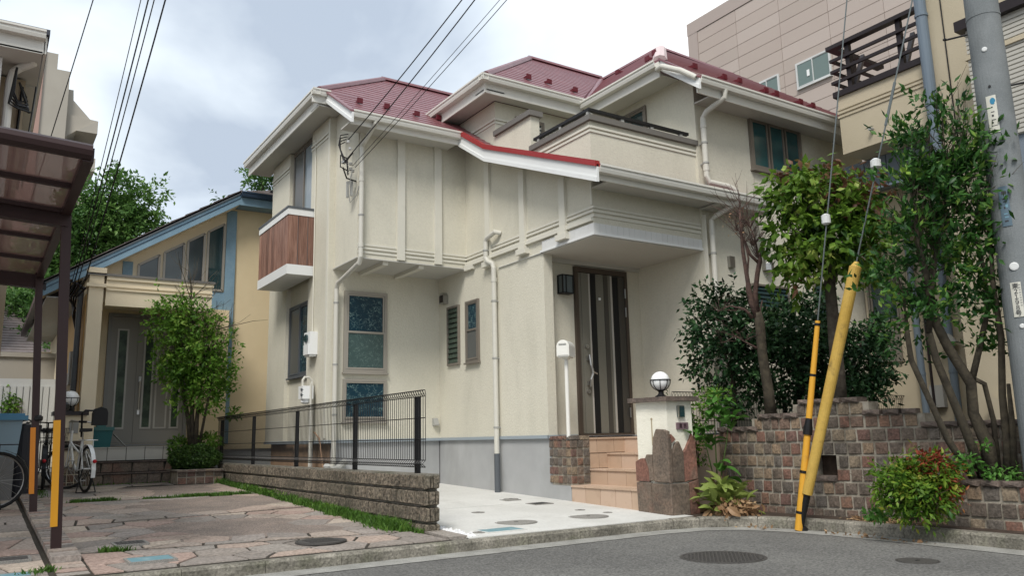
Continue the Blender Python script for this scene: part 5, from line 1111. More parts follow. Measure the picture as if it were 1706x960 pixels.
# lamp pillar left of the steps
LPL = thing('gate_pillar', 'short pale yellow pillar with a dark cap beside the bicycle', 'gate pillar', (1.2, 14.7, -.65))
MB().box(1.02, 1.42, 14.66, 14.94, -.70, .50).build('shaft', YELP, LPL); MB().box(.96, 1.46, 14.60, 15.0, .50, .56).build('cap', DKBR, LPL)
MB().box(1.20, 1.33, 14.645, 14.66, .22, .40).build('letter_flap', GREYP, LPL); MB().box(1.02, 1.42, 14.64, 14.66, -.05, .10).build('dark_band', CAPST, LPL)
for k in range(3):
    for j in range(4): stone(LPL, (1.07+.1*j, 14.645, -.6+.12*k), 0, .09, .11, .04)
globe_lamp(1.20, 14.78, .56, .125, 'white globe lamp in a black cage on the short pillar by the yellow house', 8)
# ================================================================ carport
CP = thing('carport', 'brown metal carport with tinted roof sheets on two slim posts with yellow guards', 'carport', (.59, 9.2, -.8))
SH = mat('tinted_roof_sheet', (.34, .22, .20), .3, (.28, .18, .165), 2, stain=((.42, .32, .28), 3, .58, .6), alpha=.62)
tops = {7.65: (.50, 7.65, 2.03), 10.74: (.47, 10.74, 2.10)}
for (yb, xb, zb_, tp, g0, g1, m_) in ((7.66, .60, -.86, (.48, 7.60, 1.94), -.62, .22, YELT), (10.74, .59, -.77, (.45, 10.74, 2.02), -.50, .23, ORT)):
    po = MB().beam((xb, yb, zb_), tp, .075, .075, up=(0, 1, 0)).build('post', CPBR, CP); d = Vector(tp)-Vector((xb, yb, zb_))
    f_ = lambda z: Vector((xb, yb, zb_))+d*((z-zb_)/d.z)
    a_, c_ = f_(g0), f_(g1); off = Vector((-.022, -.041, 0)); MB().beam(tuple(a_+off), tuple(c_+off), .052, .008, up=(0, 1, 0)).build('reflective_guard', m_, po)
    MB().lathe((xb-.03, yb-.01, .30), [(.04, 0), (.05, .02), (.05, .05), (.03, .07)], 10).build('clamp', BLACK, po)
def sec(y0, y1, x1, z, name='roof_panel', nb=3):
    # one bay: cantilevers toward -X from the post line, gently arched
    arc = [(x1-.0, z), (x1-.55, z+.03), (x1-1.2, z+.06), (x1-2.0, z+.06), (x1-2.7, z+.02)]
    for k in range(nb):
        ya, yb_ = y0+(y1-y0)*k/nb, y0+(y1-y0)*(k+1)/nb
        top_ = [(x, ya+.025, zz) for x, zz in arc]; q = MB()
        for i in range(len(arc)-1):
            (xa, za), (xc, zc) = arc[i], arc[i+1]; q.prism([(xa, ya+.02, za), (xc, ya+.02, zc), (xc, yb_-.02, zc), (xa, yb_-.02, za)], (0, 0, .006))
        q.build(name, SH, CP)
    for k in range(nb+1):
        ya = y0+(y1-y0)*k/nb; q = MB(); wd = .05 if 0 < k < nb else .07
        for i in range(len(arc)-1): q.beam((arc[i][0], ya, arc[i][1]-.01), (arc[i+1][0], ya, arc[i+1][1]-.01), wd, .05)
        q.build('rafter', CPBR, CP)
sec(5.98, 7.55, .47, 1.97, nb=2); sec(7.72, 10.9, .45, 2.0, nb=3)
for (y, w_) in ((7.60, .14), (10.80, .14)):
    q = MB(); arc = [(.50, 1.90), (0, 1.93), (-.7, 1.96), (-1.5, 1.96), (-2.2, 1.92)]
    for i in range(4): q.beam((arc[i][0], y, arc[i][1]), (arc[i+1][0], y, arc[i+1][1]), .10, w_)
    q.build('main_beam', CPBR, CP)
MB().beam((.48, 5.97, 1.965), (.46, 11.0, 2.0), .07, .10).build('side_beam', CPBR, CP)
MB().tube([(.50, 5.97, 1.98), (.0, 5.97, 2.005), (-.7, 5.97, 2.03), (-1.5, 5.97, 2.03), (-2.2, 5.97, 1.99)], .058, 10).build('front_beam', CPBR, CP)
# ================================================================ neighbour house top left
NH = thing('house', 'neighbouring house with pale eave and dark roof at the top left edge', 'house', (-1.5, 12, -.8))
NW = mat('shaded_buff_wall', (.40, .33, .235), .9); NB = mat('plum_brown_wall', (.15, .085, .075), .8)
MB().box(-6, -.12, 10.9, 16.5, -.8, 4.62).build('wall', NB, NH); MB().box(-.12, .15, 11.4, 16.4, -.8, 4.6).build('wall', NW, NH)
MB().box(-.16, -.115, 10.86, 10.9, 3.9, 4.62).build('corner_board', WHITE, NH); MB().box(-6, -.16, 10.87, 10.9, 4.1, 4.62).build('frieze', WHITE, NH)
MB().box(-6, .28, 10.55, 11.6, 4.63, 4.66).box(-.7, .26, 11.6, 16.6, 4.60, 4.63).build('soffit', SOFFIT, NH)
gutter(NH, (-6, 10.55, 4.90), (.30, 10.55, 4.90), (0, -1, 0)); MB().box(-6, .30, 10.55, 10.58, 4.64, 4.84).build('fascia', GUTTER, NH)
MB().box(.29, .32, 10.55, 16.6, 4.64, 4.86).build('fascia', GUTTER, NH)
shingled('roof', [(-6, 10.5), (.34, 10.5), (-2.5, 13.5), (-6, 13.5)], 4.92-.33*10.5, 0, .33, mat('slate_blue_roof', (.05, .055, .07), .6), NH, course=.25)
shingled('roof', [(.34, 10.5), (.34, 16.7), (-2.5, 13.5)], 4.92+.33*.34, -.33, 0, bpy.data.materials['slate_blue_roof'], NH, course=.25)
MB().tube([(.22, 10.7, 4.78), (.20, 10.9, 4.64), (.08, 11.0, 4.60), (-.0, 11.05, 4.54), (-.02, 11.05, 4.4), (-.02, 11.05, -.6)], .05, 12).build('downpipe', GUTTER, NH)
MB().tube([(-.14, 10.86, 4.1), (-.15, 10.86, 2.0), (-.16, 10.86, -.5)], .03, 8).build('downpipe', BARKP, NH)
MB().tube([(.12, 11.38, 4.5), (.09, 11.38, 3.5), (.05, 11.38, 2.2)], .018, 6).build('cable', BLACK, NH)
for k in range(5):
    MB().tube([(.04, 10.9, 4.55), (.03-.01*k, 10.95, 4.25-.04*k), (.08, 11.0, 4.15-.02*k), (.14+.02*k, 11.1, 4.2-.03*k), (.17+.01*k, 11.2, 4.3-.05*k), (.08, 11.0, 4.4)], .013, 5).build('cable', BLACK, NH)

MB().box(-2.0, .02, 13.2, 13.9, -.8, 1.9).build('brown_wall', mat('brown_shed_wall', (.28, .19, .125), .8), NH)
# ================================================================ things standing at the left
SB = thing('storage_box', 'pale blue plastic storage box with a lid beside the left bicycle', 'storage box', (.3, 13.1, -.68))
MB().prism([(-.75, 12.95, -.1), (.46, 12.95, -.1), (.50, 12.93, .38), (-.78, 12.93, .38)], (0, .55, 0)).build('body', LBLUE, SB)
MB().box(-.82, .56, 12.89, 13.52, .38, .44).box(-.79, .52, 12.92, 13.5, .44, .47).build('lid', LIDB, SB); MB().box(-.7, .44, 12.92, 13.5, -.70, -.1).build('base', mat('concrete_plinth', (.2, .2, .2), .9), SB)
DB = thing('waste_bin', 'dark plastic waste bin between the blue box and the far carport post', 'bin', (.75, 13.3, -.67))
MB().lathe((.56, 13.45, -.68), [(.15, 0), (.19, .95), (.20, .95), (.20, 1.0), (.001, 1.03)], 20).build('body', mat('black_bin_plastic', (.03, .03, .035), .5), DB)
MB().tube([(.44, 13.25, .34), (.56, 13.22, .40), (.68, 13.25, .34)], .012, 6).build('handle', BLACK, DB)
TB = thing('bucket', 'teal plastic bucket with a lid on the tiled landing', 'bucket', (1.75, 15.6, -.01))
MB().prism([(1.60, 15.48, -.01), (1.90, 15.48, -.01), (1.93, 15.45, .27), (1.57, 15.45, .27)], (0, .24, 0)).build('body', TEAL, TB); MB().box(1.55, 1.95, 15.43, 15.72, .27, .33).box(1.68, 1.82, 15.5, 15.65, .33, .36).build('lid', mat('teal_lid', (.05, .15, .14), .5), TB)
tag(MB().beam((1.95, 15.5, .2), (2.15, 15.55, .0), .06, .012).build('dustpan', GREYP, None, 'grey dustpan leaning beside the teal bucket', 'dustpan'))
def wheel(par, c, r, axle, hub=True, ty=.02):
    ax = Vector(axle).normalized(); u_ = ax.cross(Vector((0, 0, 1))).normalized(); v_ = Vector((0, 0, 1)) if abs(ax.z) < .2 else u_.cross(ax); v_ = u_.cross(ax)
    C = Vector(c); ring = lambda rr: [tuple(C+u_*math.cos(t)*rr+v_*math.sin(t)*rr) for t in np.linspace(0, 2*math.pi, 33)]
    w_ = MB().tube(ring(r-ty), ty, 8, cap=False).build('wheel', RUBB, par)
    MB().tube(ring(r-ty*2.1), .009, 6, cap=False).build('rim', STEEL, w_)
    q = MB()
    for k in range(20):
        t = 2*math.pi*k/20; q.tube([tuple(C+ax*(.025 if k % 2 else -.025)), tuple(C+(u_*math.cos(t)+v_*math.sin(t))*(r-ty*2.2))], .0022, 4)
    q.build('spokes', STEEL, w_, kind='stuff'); MB().cyl(tuple(C-ax*.04), tuple(C+ax*.04), .022, n=10).build('hub', STEEL, w_)
def bicycle(label, rear, front, r, col, frontdir=None, handle_turn=0, fender=True, group=None, basket=True, dark=False):
    R_, F_ = Vector(rear), Vector(front); d = (F_-R_).normalized(); s_ = d.cross(Vector((0, 0, 1))).normalized(); Z = Vector((0, 0, 1)); t = thing('bicycle', label, 'bicycle', (rear[0], rear[1], rear[2]-r), group)
    fd_ = (d*math.cos(handle_turn)+s_*math.sin(handle_turn)).normalized(); fs = fd_.cross(Z).normalized()
    wheel(t, rear, r, s_); wheel(t, front, r, fs)
    bb = R_+d*.46+Z*-.04; seat = R_+d*.28+Z*.42; head = R_+d*.86+Z*.50; hl = head-Z*.12+d*.02
    fr_ = MB().tube([tuple(bb), tuple(seat)], .017, 8).tube([tuple(bb), tuple(bb+d*.22+Z*.10), tuple(hl)], .019, 8).tube([tuple(seat-Z*.22+d*.04), tuple(hl+d*-.12-Z*.05), tuple(hl)], .015, 8)
    for k in (-1, 1): fr_.tube([tuple(R_+s_*.045*k), tuple(bb+s_*.03*k)], .009, 6).tube([tuple(R_+s_*.045*k), tuple(seat-Z*.08+s_*.02*k)], .008, 6)
    fr_.build('frame', col, t)
    fk_ = MB().tube([tuple(head+Z*.05), tuple(hl)], .02, 8)
    for k in (-1, 1): fk_.tube([tuple(hl), tuple(hl+fs*.05*k-Z*.05), tuple(F_+fs*.05*k)], .010, 6)
    fk_.build('fork', col, t)
    hb = head+Z*.10; MB().tube([tuple(hl), tuple(hb+Z*.08)], .012, 8).tube([tuple(hb+Z*.08-fd_*.18+fs*.28), tuple(hb+Z*.10-fd_*.05+fs*.22), tuple(hb+Z*.08+fd_*.05), tuple(hb+Z*.10-fd_*.05-fs*.22), tuple(hb+Z*.08-fd_*.18-fs*.28)], .011, 8).build('handlebar', BLACK if dark else STEEL, t)
    for k in (-1, 1): MB().tube([tuple(hb+Z*.08-fd_*.18+fs*.28*k), tuple(hb+Z*.075-fd_*.29+fs*.29*k)], .017, 8).build('grip', RUBB, t)
    sp = seat+Z*.04; MB().tube([tuple(seat), tuple(seat+Z*.10)], .012, 8).build('seat_post', STEEL, t)
    P = [sp+Z*.08-d*.13+s_*.09, sp+Z*.08-d*.13-s_*.09, sp+Z*.07-d*.0-s_*.05, sp+Z*.07+d*.14-s_*.018, sp+Z*.07+d*.14+s_*.018, sp+Z*.07+s_*.05]; MB().prism([tuple(p) for p in P], (0, 0, .045)).build('saddle', RUBB, t)
    if fender:
        for C, dd, nm in ((R_, d, 'mudguard'), (F_, fd_, 'mudguard')):
            q = MB(); sd2 = dd.cross(Z).normalized(); a0 = [.15*math.pi+k*.95*math.pi/9 for k in range(10)]
            for k in range(9):
                p, p2 = C-dd*math.cos(a0[k]+.0)*-(r+.02)+Z*math.sin(a0[k])*(r+.02), C-dd*math.cos(a0[k+1])*-(r+.02)+Z*math.sin(a0[k+1])*(r+.02); q.add([tuple(p-sd2*.028), tuple(p+sd2*.028), tuple(p2+sd2*.028), tuple(p2-sd2*.028)], [(0, 1, 2, 3)])
            q.build(nm, col, t)
        b_ = R_-d*(r+.04)+Z*.12; MB().ball(tuple(b_), .028, 8).build('reflector', REDR, t)
    q = MB(); z_ = r+.08
    for k in (-1, 1): q.tube([tuple(R_+s_*.07*k), tuple(R_+s_*.07*k+Z*z_)], .006, 5).tube([tuple(R_+s_*.07*k+Z*z_-d*.2), tuple(R_+s_*.07*k+Z*z_+d*.2)], .007, 5)
    for k in range(4): q.tube([tuple(R_-s_*.07+Z*z_+d*(-.18+.12*k)), tuple(R_+s_*.07+Z*z_+d*(-.18+.12*k))], .005, 5)
    q.build('rear_rack', WHT if not dark else BLACK, t)
    cr_ = MB().lathe(tuple(bb+s_*.05), [(.085, -.003), (.085, .003)], 20, tuple(s_)); cr_.tube([tuple(bb+s_*.06), tuple(bb+s_*.06-Z*.15+d*.05), tuple(bb+s_*.14-Z*.15+d*.05)], .010, 6); cr_.build('crank', STEEL, t); MB().tube([tuple(bb-s_*.06), tuple(bb-s_*.06+Z*.15-d*.05), tuple(bb-s_*.14+Z*.15-d*.05)], .010, 6).build('crank_arm', STEEL, t)
    MB().beam(tuple(R_+s_*.05+Z*.03), tuple(bb+s_*.05+Z*.08), .012, .01).beam(tuple(R_+s_*.05-Z*.03), tuple(bb+s_*.05-Z*.08), .012, .01).build('chain', BLACK, t)
    st = MB()
    for k in (-1, 1): st.tube([tuple(R_+s_*.05*k), tuple(R_+s_*.13*k-d*.05-Z*(r-.01))], .008, 6)
    st.tube([tuple(R_+s_*.13-d*.05-Z*(r-.01)), tuple(R_-s_*.13-d*.05-Z*(r-.01))], .007, 6).build('kickstand', BLACK, t)
    if basket:
        C = hl+fd_*.22+Z*.08; q = MB()
        for i in range(7):
            for k in (-1, 1):
                q.tube([tuple(C+fs*(.14*k)+fd_*(-.11+.036*i)-Z*.1), tuple(C+fs*(.17*k)+fd_*(-.13+.043*i)+Z*.13)], .003, 4)
                q.tube([tuple(C+fd_*(.11*k)+fs*(-.14+.047*i)-Z*.1), tuple(C+fd_*(.13*k)+fs*(-.17+.056*i)+Z*.13)], .003, 4)
        for z_, e_ in ((-.1, .86), (-.02, .92), (.06, .96), (.13, 1)):
            w2, l2 = .17*e_, .13*e_; q.tube([tuple(C+fs*a_*w2+fd_*b_2*l2+Z*z_) for a_, b_2 in ((-1, -1), (1, -1), (1, 1), (-1, 1), (-1, -1))], .0035, 4)
        q.build('basket', BLACK, t, kind='stuff')
    return t
bk = bicycle('white city bicycle with a black box behind its saddle parked by the short lamp pillar', (1.36, 13.45, -.65+.335), (1.19, 14.44, -.63+.335), .335, WHT, handle_turn=-1.0)
MB().prism([(1.42, 13.62, .32), (1.62, 13.62, .32), (1.62, 13.62, .50), (1.60, 13.62, .56), (1.52, 13.62, .59), (1.44, 13.62, .56), (1.42, 13.62, .50)], (0, .2, 0)).build('rear_box', RUBB, bk)
MB().tube([(1.30, 13.80, .15), (1.28, 13.72, .50), (1.32, 13.70, .54), (1.50, 13.70, .53)], .014, 8).build('box_arm', BLACK, bk)
bicycle('dark bicycle cut off by the left edge of the photo', (.22, 11.62, -.71+.34), (-.86, 11.40, -.71+.34), .34, mat('grey_green_frame', (.10, .13, .12), .4), dark=True, basket=False)
bicycle('dark old bicycle half hidden behind the far carport post', (.88, 14.35, -.62+.32), (.95, 15.3, -.6+.32), .32, BLACK, dark=True, basket=True)
# ================================================================ tan house on the right
TH = thing('house', 'tan stucco house with a dark slatted balcony rail on the right', 'house', (12, 6, -.1))
MB().box(11.8, 18, 5.5, 7.66, 0, 4.05).build('wall', TANW, TH); MB().box(10.5, 18, -6, 5.5, 0, 9).build('wall', TANW, TH); MB().box(11.83, 18, 5.5, 7.6, -1, 0).box(10.53, 18, -5.9, 5.45, -1, 0).build('foundation', CONC, TH)
MB().box(10.5, 11.8, 5.50, 6.93, 4.05, 4.95).box(11.8, 14, 5.50, 6.93, 4.05, 4.5).build('balcony_block', TANW, TH)
for z in (4.62, 4.68, 4.74): MB().box(10.485-(.0 if z != 4.68 else .006), 11.8, 5.49, 6.945, z, z+.03).build('moulding', TANW, TH)
MB().box(10.46, 10.70, 5.50, 6.98, 4.95, 5.04).box(10.7, 11.8, 6.78, 6.98, 4.95, 5.04).build('coping', DKBR, TH)
rl = MB().box(10.46, 10.58, 5.45, 7.03, 5.74, 5.80).box(10.58, 11.8, 6.91, 7.03, 5.74, 5.80).build('balcony_rail', DKBR, TH)
for z in (5.20, 5.38, 5.56):
    MB().beam((10.50, 5.45, z), (10.50, 7.0, z), .04, .045).build('slat', DKBR, rl); MB().beam((10.5, 6.97, z), (11.8, 6.97, z), .04, .045).build('slat', DKBR, rl)
for y in (5.9, 6.72): MB().beam((10.56, y, 5.04), (10.56, y, 5.76), .07, .07).beam((10.62, y, 5.04), (11.1, y+.1, 5.74), .06, .06).build('rail_post', DKBR, rl)
MB().box(10.95, 11.03, 6.90, 7.0, 5.04, 5.74).build('rail_post', DKBR, rl)
MB().box(11.2, 11.8, 5.55, 7.2, 3.15, 4.05).build('recess_wall', TANW, TH)
bs = MB().box(11.05, 11.2, 5.5, 7.3, 3.55, 4.05).build('siding', BLSID, TH)
for k in range(5): MB().box(11.03, 11.05, 5.52+k*.36, 5.52+k*.36+.345, 3.56, 4.04).build('siding_panel', BLSID, bs)
MB().prism([(11.2, 5.5, 3.56), (11.2, 7.32, 3.56), (10.72, 7.32, 3.46), (10.72, 5.5, 3.46)], (0, 0, .03)).build('canopy', BLPIPE, TH)
MB().cyl((10.48, 6.42, 4.27), (10.42, 6.42, 4.27), .03, n=10).build('overflow_pipe', GREYP, TH)
for (x, y, z0, z1, r_) in ((10.44, 5.50, 3.4, 7.5, .075), (11.70, 6.80, -.1, 3.5, .05), (11.70, 6.33, -.1, 3.5, .055)):
    p_ = MB().cyl((x, y, z0), (x, y, z1), r_, n=14).build('drainpipe', BLPIPE, TH)
    for z in (z0+.9, z0+2.2): MB().cyl((x, y, z-.02), (x, y, z+.02), r_*1.15, n=12).build('bracket', BLPIPE, p_)
MB().lathe((11.66, 6.33, 1.22), [(.13, 0), (.05, .10), (.03, .12)], 12).build('vent_cap', GREYP, TH)
MB().cyl((11.7, 6.66, -.1), (11.7, 6.66, 1.9), .02, n=8).build('conduit', DKBR, TH)
for (y0, y1, z0, z1) in ((7.12, 7.56, 1.02, 1.60),):
    s_ = MB().box(11.76, 11.8, y0, y1, z0, z1).build('shutter', BRONZE, TH)
window(TH, 'X', 11.8, 7.05, 7.6, 1.62, 2.35, [(7.1, 7.55, 1.66, 2.31, GLASS, .02)], BRONZE)
MB().prism([(11.795, 6.52, .30), (11.795, 6.72, .30), (11.795, 6.72, .62), (11.795, 6.52, .62)], (-.09, 0, 0)).build('meter_box', GREYP, TH)
MB().box(10.3, 10.5, 5.0, 5.2, -.06, .35).build('wall_pier', TANW, TH)
MB().tube([(10.49, 5.25, 9), (10.49, 5.25, 3.6)], .008, 5).build('cable', BLACK, TH)
nb_ = MB().box(9.9, 10.5, 1.5, 4.70, 3.36, 4.85).build('ribbed_wing', TANB, TH)
for k in range(26): MB().box(9.885, 9.9, 1.5, 4.705, 3.37+k*.056, 3.37+k*.056+.04).build('rib', TANB, nb_)
MB().box(9.86, 10.5, 1.5, 4.73, 4.46, 4.52).build('moulding', TANW, TH); MB().box(9.80, 10.5, 1.4, 4.78, 4.85, 4.98).build('coping', DKBR, TH)
MB().box(9.93, 10.5, 1.5, 4.6, 2.75, 3.36).build('siding', BLSID, TH); MB().box(9.75, 10.5, 1.5, 4.6, 2.70, 2.75).build('awning', GREYP, TH); MB().box(9.95, 10.5, 1.5, 4.22, 1.4, 2.70).build('dark_opening', GLASS, TH)
# ================================================================ tall pink building
PKB = thing('apartment_building', 'tall pinkish beige panel-clad building rising behind the houses', 'building', (30, 20, 0))
MB().box(28.22, 60, 2, 26.45, -.9, 20.15).build('wall', PINKJ, PKB)
PW_, PH_ = 2.40, .60; k0 = 0
pan = MB().box(-.006, .03, -PW_/2+.01, PW_/2-.01, -PH_/2+.012, PH_/2-.012)
me_ = bpy.data.meshes.new('panel'); me_.from_pydata(pan.v, [], pan.f); me_.materials.append(PINKT)
for j in range(26):
    z = 20.15-.62-(j+.5)*PH_
    for i in range(12):
        y = 25.85-(i+.5)*PW_
        if z < 3.5 or y < 4: continue
        piece(me_, 'cladding_panel', PKB, (28.20, y, z))
MB().box(28.16, 60, 2, 26.5, 19.55, 20.19).box(28.17, 28.22, 25.87, 26.48, -.5, 19.55).build('parapet', mat('pinkish_parapet', (.38, .32, .29), .8), PKB)
WFR = mat('white_window_frame', (.55, .56, .55), .5); GLP = mat('grey_green_pane', (.14, .19, .18), .2)
def pwin(y0, y1, z0, z1):
    o_ = window(PKB, 'X', 28.19, y0, y1, z0, z1, [(y0+.06, (y0+y1)/2+.04, z0+.07, z1-.07, GLP, .05), ((y0+y1)/2-.0, y1-.06, z0+.07, z1-.07, GLP, .08)], WFR, fw=.07, proud=.08); return o_
pwin(18.72, 20.40, 14.33, 15.50); pwin(21.3, 22.6, 14.33, 15.45); pwin(12.4, 14.3, 14.33, 15.5); MB().box(28.09, 28.10, 19.72, 19.85, 14.72, 15.0).build('notice', WHT, PKB)
# ================================================================ far buildings on the left
AP = thing('apartment_building', 'far cream apartment block with stepped balconies on the left skyline', 'building', (2, 66, 0))
MB().box(-12, 2.75, 65, 80, -1, 28.8).build('wall', FARW, AP); MB().box(2.75, 3.6, 65, 78, -1, 27.6).build('wall', FARW, AP)
MB().box(-12, 1.55, 64.9, 65, -1, 24.5).build('pink_panel', FARP, AP); MB().box(1.2, 1.9, 64.86, 65, -1, 29.2).build('pink_panel', FARP, AP)
for k in range(24):
    zt = 24.0-2.95*k
    if zt < 2: break
    o_ = MB().prism([(3.6, 65.5, zt-1.4), (4.3, 65.0, zt-.9), (5.7, 65.0, zt-.9), (5.7, 65.0, zt+.1), (3.6, 65.4, zt+.4)], (0, 5, 0)).build('balcony', FARW, AP)
    MB().box(3.55, 4.6, 66, 71, zt-2.4, zt-1.4).build('wall', FARW, AP)
MB().prism([(3.6, 65.5, 24.3), (3.6, 65.5, 26.4), (3.95, 65.5, 26.4), (4.0, 65.5, 25.6), (5.4, 65.5, 24.1)], (0, 5, 0)).build('roof_wall', FARW, AP)
FB = thing('house', 'small far house with a flat grey roof between the trees', 'house', (9.5, 44, 0))
MB().box(7.2, 12, 41.8, 47, -.5, 8.8).build('wall', FARW, FB); MB().box(6.9, 12.2, 41.5, 47.2, 8.8, 9.05).build('roof', mat('far_grey_roof', (.22, .21, .20), .9), FB); MB().box(7.15, 8.4, 41.76, 41.8, 7.4, 8.4).build('window', GLASS, FB)
FR = thing('house', 'far house with a brown corrugated wall and grey tiled roof seen past the carport', 'house', (.6, 25, 0))
MB().box(-2, 1.1, 24, 28, -.5, 2.0).build('wall', DKBR, FR)
q = shingled('roof', [(-2, 23.6), (1.7, 23.6), (1.7, 27), (-2, 27)], 2.35-.5*23.6, 0, .5, GROOF, FR, course=.2, lift=.03)
MB().box(-3, -.2, 23.2, 27, 3.1, 4.6).build('upper_wall', FARP, FR)
GW = thing('garden_wall', 'pale garden wall with white slatted panels beyond the carport', 'wall', (.7, 20, -.5))
MB().box(-2, 1.7, 20.0, 20.2, -.6, 1.45).build('base', mat('white_slat_board', (.50, .52, .52), .7), GW)
for k in range(28): MB().box(-1.9+.12*k, -1.9+.12*k+.10, 19.975, 20.0, -.5, 1.3).build('slat', bpy.data.materials['white_slat_board'], GW)
MB().box(-2.1, 1.8, 21.0, 21.4, 1.45, 2.0).box(-2.15, 1.85, 20.95, 21.45, 2.0, 2.1).build('coping', FARW, GW)
# ================================================================ utility pole, guys and wires
UP_ = thing('utility_pole', 'grey concrete utility pole with number plates at the right edge', 'utility pole', (7.52, 3.42, -.95))
PXX, PYY = 7.525, 3.40
pr_ = lambda z: .160-(z+.9)*.0045
MB().tube([(PXX, PYY, -1.0), (PXX, PYY, 3), (PXX, PYY, 7), (PXX, PYY, 10.5)], [pr_(-1), pr_(3), pr_(7), pr_(10.5)], 32).build('shaft', POLE, UP_, smooth=False)
vx, vy = -PXX, -PYY; l_ = math.hypot(vx, vy); vx, vy = vx/l_, vy/l_; tx, ty = -vy, vx     # toward the road, and sideways
def on_pole(z, a_, out=0.0):       # point on the shaft at height z, a_ radians round from the viewer side
    r_ = pr_(z)+out; return (PXX+(vx*math.cos(a_)+tx*math.sin(a_))*r_, PYY+(vy*math.cos(a_)+ty*math.sin(a_))*r_, z)
def plate(z0, z1, a0, a1, m, name):
    q = MB(); n_ = 6
    for k in range(n_):
        aa, ab = a0+(a1-a0)*k/n_, a0+(a1-a0)*(k+1)/n_; P = [on_pole(z0, aa, .001), on_pole(z0, ab, .001), on_pole(z1, ab, .001), on_pole(z1, aa, .001)]; Q = [on_pole(z0, aa, .006), on_pole(z0, ab, .006), on_pole(z1, ab, .006), on_pole(z1, aa, .006)]
        q.add(P+Q, [(4, 5, 6, 7), (0, 1, 5, 4), (2, 3, 7, 6), (1, 2, 6, 5), (3, 0, 4, 7)])
    return q.build(name, m, UP_)
PLW = mat('white_number_plate', (.58, .57, .50), .5, stain=((.42, .40, .33), 20, .55, .5)); PLB = mat('blue_grey_plate', (.10, .15, .19), .5, stain=((.17, .23, .27), 14, .5, .6)); INK = mat('sign_ink', (.045, .045, .05), .7); INKB = mat('sign_ink_blue', (.03, .20, .33), .6)
def ptext(s_, z, a_, size, m, par):
    p = on_pole(z, a_, .009); ang = math.atan2(vy*math.cos(a_)+ty*math.sin(a_), vx*math.cos(a_)+tx*math.sin(a_)); return text_part(s_, size, m, par, p, (math.pi/2, 0, ang+math.pi/2), .0008)
a_ = -.18
p1 = plate(2.58, 2.93, a_-.27, a_+.27, PLW, 'plate'); p2 = plate(1.72, 2.08, a_-.27, a_+.23, PLB, 'plate'); p3 = plate(.92, 1.22, a_-.30, a_+.22, PLW, 'plate')
for k, ch_ in enumerate('東２１９８号'): ptext(ch_, 1.185-.047*k, a_-.05, .052, INK, p3)
def mark(z, aa, w_, h_, m, par):      # a worn, unreadable stroke of print
    p, q_ = on_pole(z, aa-w_, .0075), on_pole(z, aa+w_, .0075); MB().beam(p, q_, .0015, h_).build('worn_print', m, par)
r_ = random.Random(77)
for k in range(9): mark(1.195-.022*k, a_+.14, .035+.02*r_.random(), .010, GREYP, p3)
q = MB()
for k in range(9):
    t = k*.62; q.cyl(on_pole(2.875+.020*math.sin(t), a_+.08+.07*math.cos(t), .006), on_pole(2.875+.020*math.sin(t), a_+.08+.07*math.cos(t), .008), .012, n=8)
q.build('blue_emblem', INKB, p1, kind='stuff')
for z, aa, w_, h_ in ((2.82, .0, .05, .008), (2.775, .02, .09, .007), (2.74, .0, .05, .018), (2.70, .04, .10, .007), (2.675, -.04, .05, .012), (2.645, .02, .15, .006)): mark(z, a_+aa, w_, h_, INK, p1)
MB().cyl(on_pole(2.605, a_, .005), on_pole(2.605, a_, .011), .007, n=8).build('plate_screw', BLACK, p1)
PBI = mat('pale_blue_ink', (.16, .30, .38), .6)
for z, aa, w_, h_, m_ in ((2.02, .03, .12, .03, INK), (1.965, -.02, .07, .010, INK), (1.94, .0, .06, .008, INK), (1.90, .09, .06, .028, PBI), (1.885, -.02, .04, .018, INK), (1.83, .0, .09, .010, PBI), (1.80, .03, .10, .010, PBI), (1.765, .0, .09, .014, INK)): mark(z, a_+aa-.02, w_, h_, m_, p2)
for z, s_ in ((3.38, .022), (1.36, .036), (.84, .02)): MB().lathe(on_pole(z, a_+.02, -.004), [(s_, 0), (s_, .010), (s_*.7, .013)], 16, (vx, vy, 0)).build('cap_bolt', INSUL, UP_)
MB().lathe(on_pole(3.02, a_+.02, -.004), [(.012, 0), (.012, .012)], 8, (vx, vy, 0)).build('bolt_hole', BLACK, UP_)
for z, sgn in ((3.04, 1), (3.62, -1), (4.2, 1)):
    aa = 1.57*sgn; p, q_ = on_pole(z, aa, -.02), on_pole(z, aa, .19); MB().tube([p, q_], .010, 8).tube([q_, (q_[0], q_[1], q_[2]+.012)], .018, 8).build('step_bolt', BLACK, UP_)
for z in (3.74,): MB().cyl((PXX, PYY, z-.01), (PXX, PYY, z+.01), pr_(z)+.004, n=32).build('band', POLE, UP_)
AN = (6.90, 5.40, -.96)
def guy(label, B0, T, g0, g1, rg, m1):
    t = thing('guy_wire', label, 'guy wire', B0); B0, T = Vector(B0), Vector(T); d = T-B0; f_ = lambda k: tuple(B0+d*k)
    MB().tube([f_(.0), f_(1)], .0075, 6).build('strand', GUYW, t); MB().cyl(f_(g0), f_(g1), rg[0], rg[1], 18).build('guard_tube', m1, t); return t, f_
t1, f1 = guy('thin guy wire in a slim orange-yellow guard tube with black joints', (6.86, 5.42, -.96), at(1449, -420, 8.9),   .0, .247, (.040, .024), YELG)
MB().cyl(f1(.119), f1(.138), .040, .026, 16).cyl(f1(.111), f1(.121), .046, .044, 16).build('joint_sleeve', BLACK, t1)
for k in (.019, .066, .18, .241): MB().cyl(f1(k), f1(k+.003), .042 if k < .12 else .030, n=16).build('band', BLACK, t1)
MB().lathe(f1(.365), [(.02, 0), (.045, .015), (.045, .10), (.02, .115)], 12).build('insulator', INSUL, t1)
